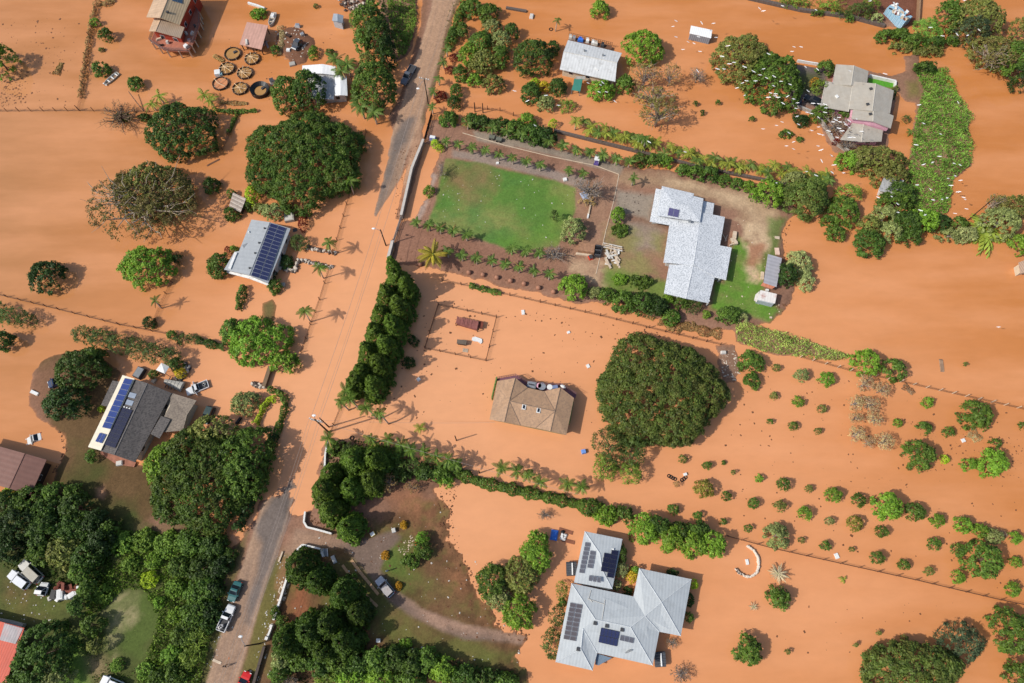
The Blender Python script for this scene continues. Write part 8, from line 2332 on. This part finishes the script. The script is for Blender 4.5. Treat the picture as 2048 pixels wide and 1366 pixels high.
ORD = ['first', 'second', 'third', 'fourth', 'fifth', 'sixth', 'seventh', 'eighth', 'ninth', 'tenth', 'eleventh', 'twelfth', 'thirteenth', 'fourteenth', 'fifteenth', 'sixteenth', 'seventeenth', 'eighteenth', 'nineteenth', 'twentieth']
for t_ in ('twenty', 'thirty', 'forty'):
    ORD += ['%s-%s' % (t_, q) for q in ORD[:9]] + [{'twenty': 'thirtieth', 'thirty': 'fortieth', 'forty': 'fiftieth'}[t_]]
row = [(892, 284), (917, 290), (944, 298), (971, 303), (998, 311), (1026, 318), (1053, 325), (1081, 332), (1137, 342), (1166, 348)]
for k, (a, b) in enumerate(row):
    palm(a, b, 2.6, 1.5, 15, label='%s palm from the road in the row along the upper lawn edge' % ORD[k], group='palms along the upper lawn edge')
row = [(833, 446), (857, 452), (880, 458), (906, 464), (933, 472), (1023, 499), (1052, 504), (1079, 508)]
for k, (a, b) in enumerate(row):
    palm(a, b, 2.8, 1.55, 15, label='%s palm from the road in the row along the lower lawn edge' % ORD[k], group='palms along the lower lawn edge')
row = [(895, 503), (924, 511), (953, 517), (984, 523), (1011, 529), (1039, 535), (1068, 543), (1099, 549)]
for k, (a, b) in enumerate(row):
    palm(a, b, 3.2, 1.5, 15, label='%s palm from the fan palm in the row on the red soil' % ORD[k], group='palms on the red soil below the lawn')
row = [(935, 247), (985, 258), (1014, 263), (1042, 270), (1097, 282), (1125, 290), (1153, 299), (1181, 304), (1206, 310), (1233, 318), (1260, 322)]
for k, (a, b) in enumerate(row):
    palm(a, b, 2.6, 1.75, 17, label='%s palm from the gate in the row on the far side of the gravel drive' % ORD[k], group='palms beside the gravel drive')
palm(1267, 358, 3.2, 1.5, 10, label='single palm on the bare soil above the gravel yard of the silver house')
palm(866, 510, 4.0, 3.6, 26, 'date', 'date_palm', 'yellowish fan shaped palm with long fronds at the end of the garden wall', tr=.3, low=-.1)
for a, b, h, lb in [(657, 486, 5.0, 'palm beside the stone entrance wall on the big tree side'), (638, 534, 5.2, 'palm beside the bent stone entrance wall of the solar house'), (610, 622, 5.6, 'palm in the flood beside the fence above the bright feathery tree'),
                    (700, 360, 5.5, 'palm at the road edge of the huge dome tree'), (310, 601, 3.8, 'small palm at the short wire fence in the western flood'), (1115, 41, 3.4, 'small dark palm alone near the upper frame edge')]:
    palm(a, b, h, 2.1 if h > 4 else 1.6, 9, 'coco', label=lb, lean=(.3, .2), tr=.12)
for a, b, h, lb in [(690, 782, 6, 'leaning palm below the pine row, nearest the road'), (699, 797, 6, 'second leaning palm below the pine row'), (733, 815, 6.5, 'third leaning palm below the pine row'), (758, 826, 6, 'leaning palm farthest from the road below the pine row'), (680, 803, 4, 'low palm under the leaning palms')]:
    palm(a, b, h, 2.0, 9, 'coco', label=lb, lean=(-1.0, .8), tr=.14)
palm(841, 856, 1.4, 1.6, 9, 'areca', label='short light palm alone in the flood above the pine hedge')
row = [(657, 877), (742, 877), (776, 878), (801, 889), (822, 901), (848, 902), (873, 914), (896, 919), (912, 928), (1003, 936), (1033, 942), (1055, 950), (1080, 962), (1135, 968), (1163, 974)]
for k, (a, b) in enumerate(row):
    palm(a, b, 5.0 if k < 9 else 4.2, 1.9, 9, 'coco', label='%s palm from the road in the row along the long hedge' % ORD[k], group='palms along the long hedge', lean=(.2, -.2))
row = [(893, 98), (886, 123), (877, 156), (867, 182), (864, 214)]
for k, (a, b) in enumerate(row):
    palm(a, b, 2.6, 1.6, 10, label='%s small palm from the top on the verge of the wet road' % ORD[k], group='palms on the verge of the wet road')
for k, (a, b, r) in enumerate([(907, 115, 9), (898, 139, 9), (880, 192, 13)]):
    T(a, b, r, r, 1.6, 'red', name='red_bush', cat='bush', label='%s dark red bush from the top between the palms and the road hedge' % ORD[k])
for a, b, lb in [(671, 117, 'dark palm above the white roofed house, nearer its roof'), (694, 128, 'dark palm above the white roofed house, nearer the road'), (683, 142, 'low palm between the white roofed house and the dense tree'), (722, 213, 'palm at the foot of the dense tree beside the road'), (747, 224, 'lowest palm at the road edge above the wet asphalt'), (716, 198, 'palm tucked under the dense tree by the white roofed house')]:
    palm(a, b, 4.5, 2.6, 13, 'royal', label=lb, tr=.18)
for a, b, lb in [(318, 192, 'banana plant at the top of the big round dark tree'), (303, 207, 'banana plant nearest the bare fallen tree'), (408, 190, 'spiky banana plant between the dark tree and the spoked tanks'), (420, 200, 'second banana plant beside the spiky one by the tanks')]:
    palm(a, b, 2.6, 2.4, 9, 'banana', 'banana_plant', lb, cat='banana plant', tr=.16)
palm(1152, 243, 3.2, 2.0, 11, 'areca', 'areca_palm', 'tall yellowish palm at the road end of the areca row', cat='palm')
for k in range(46):
    t = k / 45
    line = [(1168, 256), (1230, 270), (1300, 290), (1380, 312), (1450, 326), (1530, 338), (1600, 350), (1662, 362)]
    s = t * (len(line) - 1); i = min(int(s), len(line) - 2); f = s - i
    a = line[i][0] * (1 - f) + line[i + 1][0] * f + rng.uniform(-4, 4)
    b = line[i][1] * (1 - f) + line[i + 1][1] * f + rng.uniform(-9, 9) + (3 if k % 2 else -5)
    palm(a, b, rng.uniform(1.6, 2.8), rng.uniform(1.7, 2.3), 10, 'areca' if k % 3 else 'royal', 'areca_palm', 'areca palm, number', 'yellowish areca palm row above the dark channel wall', cat='palm', tr=.1)
    bpy.data.objects[list(WL)[-1]]['label'] = '%s areca palm from the road in the yellowish row above the channel wall' % ORD[k]
for k, (a, b) in enumerate([(1279, 274), (1286, 276), (1292, 278)]):
    palm(a, b, 4.5, 1.7, 8, 'royal', label='%s of three dark slim palms in the areca row' % ORD[k], tr=.13)
palm(1966, 468, 1.2, 5.5, 16, 'banana', 'fallen_palm', 'toppled yellow palm lying in the water of the eastern tree belt', tr=.3)
palm(1687, 1159, .5, .9, 7, 'areca', 'young_palm', 'tiny star shaped palm alone below the lower orchard fence')
palm(1822, 262, .8, 1.4, 8, 'royal', 'young_palm', 'small drooping palm in the water behind the pink house')
palm(940, 905, 1.0, 1.0, 6, 'areca', 'young_palm', 'tiny palm in the flood near the lone post') if False else None

palm(1556, 1147, .9, 1.9, 26, 'white', 'white_agave', 'white spiky plant in the flood near the curved white wall', cat='agave', low=-.15)
palm(1507, 1214, .4, .9, 14, 'white', 'white_agave', 'tiny white spiky plant by the round shrub below the white one', cat='agave', low=-.15)

# ---------------------------------------------------------------- egrets
em = MB()
em.loft([[(x, -w, z), (x, 0, z - w), (x, w, z), (x, 0, z + w)] for x, w, z in ((-.36, .02, 0), (-.2, .09, 0), (.1, .12, .02), (.3, .06, .06), (.42, .05, .08), (.5, .02, .06))])
for s in (-1, 1):
    pts = [(-.12, s * .08, .05), (.12, s * .08, .06), (.2, s * .5, .18), (.02, s * .95, .1), (-.1, s * .9, .08), (-.14, s * .45, .14)]
    em.slab(pts, .03)
EGRET = em.mesh('egret', [paint('egret_white', lin(248, 248, 246), var=.02)])
BIRDS = {
    'around the white corrugated shed': ('white egret over the open flood', 5, [(1352, 42), (1346, 53), (1403, 46), (1427, 47), (1352, 74), (1376, 84), (1388, 87), (1366, 99), (1400, 103), (1432, 75), (1397, 74), (1519, 17), (1527, 22), (1565, 12), (1632, 20)]),
    'over the egret tree': ('white egret flying over the crowns of the egret tree', 13, [(1456, 92), (1444, 113), (1459, 128), (1468, 125), (1435, 138), (1448, 138), (1489, 134), (1527, 138), (1507, 143), (1520, 150), (1533, 156), (1511, 162), (1493, 162), (1485, 166), (1474, 176), (1489, 191), (1395, 142), (1588, 94), (1584, 103), (1602, 94), (1537, 108), (1548, 153), (1562, 163), (1547, 172), (1580, 169), (1541, 186), (1551, 188), (1550, 192), (1556, 195), (1537, 195), (1575, 193), (1587, 198), (1566, 207), (1595, 206), (1592, 217)]),
    'over the pink house and its drive': ('white egret over the pink house and drive', 9, [(1616, 182), (1611, 134), (1635, 139), (1626, 207), (1638, 208), (1650, 209), (1652, 216), (1622, 227), (1614, 225), (1650, 225), (1637, 235), (1678, 235), (1666, 244), (1680, 244), (1689, 246), (1713, 238), (1698, 242), (1698, 255), (1678, 257), (1700, 142), (1723, 263), (1663, 268), (1674, 275), (1700, 275), (1708, 275), (1770, 148), (1657, 262), (1684, 262), (1692, 250), (1671, 240)]),
    'over the water below the pink house wall': ('white egret over the water outside the pink house', 6, [(1594, 233), (1597, 249), (1564, 244), (1553, 251), (1637, 254), (1623, 261), (1638, 268), (1645, 270), (1578, 266), (1587, 284), (1573, 292), (1587, 298), (1636, 292), (1642, 300), (1643, 322), (1663, 311), (1668, 330), (1526, 258)]),
    'over the tall grass bank': ('white egret flying over the tall green grass bank', 6, [(1838, 210), (1847, 247), (1881, 268), (1832, 290), (1879, 313), (1847, 329), (1865, 325), (1916, 205), (1834, 370), (1861, 379), (1866, 400), (1884, 399), (1894, 396), (1841, 421), (1850, 430), (1902, 371)]),
    'beside the tall grass bank': ('white egret over water beside the grass bank', 4, [(1908, 327), (1920, 330), (1910, 352), (1896, 357), (1921, 361), (1917, 384), (1930, 399), (1933, 418), (1910, 427), (1927, 395)]),
    'over the eastern tree belt': ('white egret over the eastern tree belt', 8, [(1795, 408), (1796, 425), (1756, 395), (1783, 393), (1687, 346), (1664, 345), (1613, 343), (1632, 351), (1553, 366)]),
    'over the upper corner trees': ('white egret over the upper corner trees', 8, [(1958, 60), (1935, 71), (1914, 69), (1861, 55), (1885, 72), (1929, 1), (1740, 2)]),
    'round the pale metal roofed house': ('white egret near the pale metal roofed house', 6, [(1230, 203), (1176, 166), (1205, 165), (1201, 170), (1198, 184), (1213, 184), (1092, 191), (1055, 202), (1029, 182), (1117, 211), (1070, 251)]),
    'over the areca palm row': ('white egret over the areca palm row', 6, [(1370, 304), (1298, 284)]),
    'alone over the eastern flood': ('single white egret flying alone over the wide eastern flood', 5, [(1997, 654)])}
ANCH = {'around the white corrugated shed': ('the white shed', (1402, 66)), 'over the egret tree': ('the black car', (1624, 205)), 'over the pink house and its drive': ('the skylight', (1674, 193)), 'over the water below the pink house wall': ('the dark bush', (1603, 241)),
        'over the tall grass bank': ('the yard wall', (1789, 166)), 'beside the tall grass bank': ('the toppled palm', (1966, 468)), 'over the eastern tree belt': ('the hidden hut', (1783, 376)), 'over the upper corner trees': ('the container', (1798, 26)), 'round the pale metal roofed house': ('the teal awning', (1156, 170)), 'over the areca palm row': ('the road', (840, 230)), 'alone over the eastern flood': ('the drift raft', (1883, 731))}
for grp, (lb, z, pts) in BIRDS.items():
    an_, (ax_, ay_) = ANCH[grp]
    pts = sorted(pts, key=lambda q: (q[0] - ax_) ** 2 + (q[1] - ay_) ** 2)
    for kb, (a, b) in enumerate(pts):
        zz = z + rng.uniform(-1.5, 2.5)
        o = put('egret', EGRET, None, P(a, b, zz), (rng.uniform(-.5, .5), rng.uniform(-.15, .15), rng.choice((1.3, 1.6, 4.5, 1.2)) + rng.uniform(-.5, .5)), rng.uniform(.42, .6))
        tag(o, lb if len(pts) < 2 else '%s, %snearest to %s' % (lb, '' if kb == 0 else ORD[kb] + ' ', an_), 'egret', ('egrets ' + grp) if len(pts) > 1 else None)

# ---------------------------------------------------------------- litter and floating bits (nobody could count them)
def scatter(name, poly, n, mat, smin, smax, seed, flat=.3, lift=.0):
    w = [G(a, b)[:2] for a, b in poly]
    w = np.array(w)
    rs = random.Random(seed)
    lo, hi = w.min(0), w.max(0)
    m = MB()
    c = 0
    while c < n:
        x, y = rs.uniform(lo[0], hi[0]), rs.uniform(lo[1], hi[1])
        ins = False
        for k in range(len(w)):
            ax, ay = w[k]; bx, by = w[(k + 1) % len(w)]
            if (ay > y) != (by > y) and x < (bx - ax) * (y - ay) / (by - ay + 1e-12) + ax:
                ins = not ins
        if not ins: continue
        c += 1
        s = smin + (smax - smin) * rs.random() ** 2.2
        m.box((x, y, max(0, gz(x, y)) + s * flat * .5 + lift), (s * rs.uniform(.6, 1.4), s * rs.uniform(.5, 1.1), s * flat), rs.uniform(0, 3), top=rs.uniform(.5, .95))
    o = m.build(name, mat)
    o['kind'] = 'stuff'


LEAFB = paint('dead_leaf_brown', lin(112, 74, 48), var=.3)
scatter('litter', [(550, 1100), (760, 1040), (900, 1000), (1050, 1290), (1030, 1366), (520, 1366)], 150, OFFW, .1, .34, 1)
scatter('litter', [(560, 1105), (578, 1110), (550, 1230), (520, 1366), (495, 1366), (540, 1180)], 90, OFFW, .1, .32, 2)
scatter('litter', [(400, 1366), (440, 1240), (470, 1240), (430, 1366)], 30, OFFW, .1, .3, 3)
scatter('litter', [(15, 1170), (115, 1200), (110, 1250), (0, 1235)], 40, OFFW, .1, .3, 4)
scatter('litter', [(560, 1160), (580, 1150), (575, 1190), (555, 1215)], 50, PALEWOOD, .15, .6, 5)
scatter('litter', [(895, 325), (1150, 375), (1110, 500), (860, 445)], 60, OFFW, .1, .3, 6)
scatter('litter', [(1460, 440), (1560, 440), (1560, 640), (1440, 640)], 50, PALEWOOD, .12, .4, 7)
scatter('litter', [(820, 1070), (840, 1075), (810, 1110), (795, 1100)], 50, PALEWOOD, .1, .35, 8)
scatter('floating_debris', [(840, 620), (1200, 660), (1190, 860), (760, 840)], 130, LEAFB, .1, .45, 9, .12)
scatter('floating_debris', [(1500, 720), (2048, 830), (2048, 1190), (1480, 1060), (1440, 900)], 220, LEAFB, .1, .45, 10, .12)
scatter('floating_debris', [(1800, 840), (2048, 880), (2048, 960), (1850, 940)], 130, LEAFB, .1, .4, 11, .12)
scatter('floating_debris', [(0, 30), (160, 40), (150, 215), (0, 215)], 150, LEAFB, .1, .5, 12, .12)
scatter('floating_debris', [(0, 130), (60, 140), (50, 210), (0, 215)], 200, LEAFB, .12, .5, 13, .12)
scatter('floating_debris', [(440, 60), (680, 60), (600, 210), (420, 215)], 90, LEAFB, .1, .5, 14, .12)
scatter('floating_debris', [(870, 590), (1400, 670), (1200, 680), (860, 600)], 60, LEAFB, .1, .5, 15, .12)
scatter('floating_debris', [(1500, 1200), (2000, 1200), (1850, 1300), (1500, 1330)], 30, LEAFB, .1, .5, 16, .12)
scatter('mound_rubble', [(548, 55), (600, 50), (628, 95), (600, 125), (552, 120)], 90, STONE_L, .12, .55, 17)
scatter('shore_rubble', [(1445, 700), (1470, 700), (1482, 745), (1465, 768), (1442, 750)], 90, STONE_L, .1, .45, 18)
scatter('gravel_spots', [(1300, 390), (1240, 380), (1230, 440), (1300, 440)], 30, DWOOD, .12, .35, 19)
scatter('dead_leaves', [(790, 300), (848, 290), (800, 440), (790, 440)], 160, LEAFB, .1, .3, 20, .2)
scatter('dead_leaves', [(800, 450), (1140, 545), (1140, 590), (790, 520)], 120, LEAFB, .1, .3, 21, .2)
scatter('earth_clods', [(615, 1025), (665, 1060), (625, 1050)], 30, LEAFB, .15, .4, 22, .3)

scatter('shore_debris', [(872, 978), (915, 980), (905, 1080), (955, 1160), (1010, 1250), (1062, 1265), (1050, 1285), (990, 1262), (930, 1150), (880, 1080)], 200, LEAFB, .12, .5, 23, .2)
scatter('shore_debris', [(1560, 430), (1582, 438), (1572, 490), (1588, 560), (1590, 600), (1545, 645), (1535, 640), (1572, 600), (1575, 560)], 90, LEAFB, .1, .4, 24, .2)
scatter('shore_debris', [(110, 850), (128, 868), (138, 900), (112, 950), (104, 945), (126, 900)], 60, LEAFB, .1, .4, 25, .2)
scatter('yard_debris', [(700, 1060), (890, 990), (960, 1170), (1050, 1290), (900, 1280), (760, 1150)], 220, LEAFB, .1, .35, 26, .2)

# ---------------------------------------------------------------- labels of plants that stand in groups
MARKS = {'the tan roofed house': (1065, 812), 'the curved white wall': (1503, 1122), 'the blue green tree': (1924, 1284), 'the great round tree': (1322, 780), 'the drift log raft': (1883, 731), 'the orchard tree pair': (1760, 730),
         'the red roofed house': (20, 1290), 'the white van': (43, 1160), 'the teal car': (473, 1182), 'the white pickup': (455, 1236), 'the dark roofed house': (270, 840), 'the brown barn': (35, 940), 'the pink house': (1720, 215), 'the shipping container': (1798, 26), 'the grass bank': (1880, 280),
         'the silver house': (1390, 490), 'the dark pickup': (817, 153), 'the black gate': (857, 258), 'the pale metal roofed house': (1180, 120), 'the crossarm pole': (645, 850), 'the solar house': (515, 505), 'the silver wagon': (770, 1173), 'the grey hip roofed house': (1240, 1200), 'the rusty shed': (1535, 598), 'the garden buggy': (1193, 325), 'the street lamp': (505, 1280),
         'the grey plastic shed': (675, 38), 'the toppled palm': (1966, 468), 'the clearing': (245, 1245), 'the fan palm': (866, 510)}
WORDS = {'dark': 'dark green', 'deep': 'very dark', 'mid': 'green', 'bright': 'bright green', 'lime': 'lime green', 'olive': 'olive brown', 'pale': 'grey green', 'silver': 'silvery', 'blue': 'blue green', 'dome': 'dark', 'dome2': 'olive', 'sparse': 'thin leaved', 'dry': 'dry brown', 'drypale': 'pale half dead', 'bare': 'bare',
         'yellow': 'yellowish', 'pine': 'dark', 'pinedark': 'very dark', 'frondy': 'long leaved', 'frondyb': 'light long leaved', 'vine': 'vine covered', 'coco': 'green', 'royal': 'green', 'areca': 'light'}
bins = {}
for o, cx, cy, r, st in AUTO:
    kind = o.name.split('.')[0].replace('_', ' ')
    size = 'tiny' if r < 7 else 'small' if r < 12 else '' if r < 22 else 'large'
    mk = min(MARKS, key=lambda k: (MARKS[k][0] - cx) ** 2 + (MARKS[k][1] - cy) ** 2)
    bins.setdefault((size, WORDS.get(st, ''), kind, mk), []).append(((MARKS[mk][0] - cx) ** 2 + (MARKS[mk][1] - cy) ** 2, o))
for (size, col, kind, mk), lst in bins.items():
    lst.sort(key=lambda q: q[0])
    for k, (_, o) in enumerate(lst):
        where = {'orchard shrub': 'in the flood', 'grove tree': 'in the dense grove', 'roadside pine': 'in the road pine row', 'garden pine': 'in the garden'}.get(kind, '')
        rank = 'nearest' if k == 0 else '%s nearest' % ORD[k]
        o['label'] = ' '.join(('%s %s %s %s, %s to %s' % (size, col, kind, where, rank, mk)).replace(' ,', ',').split())
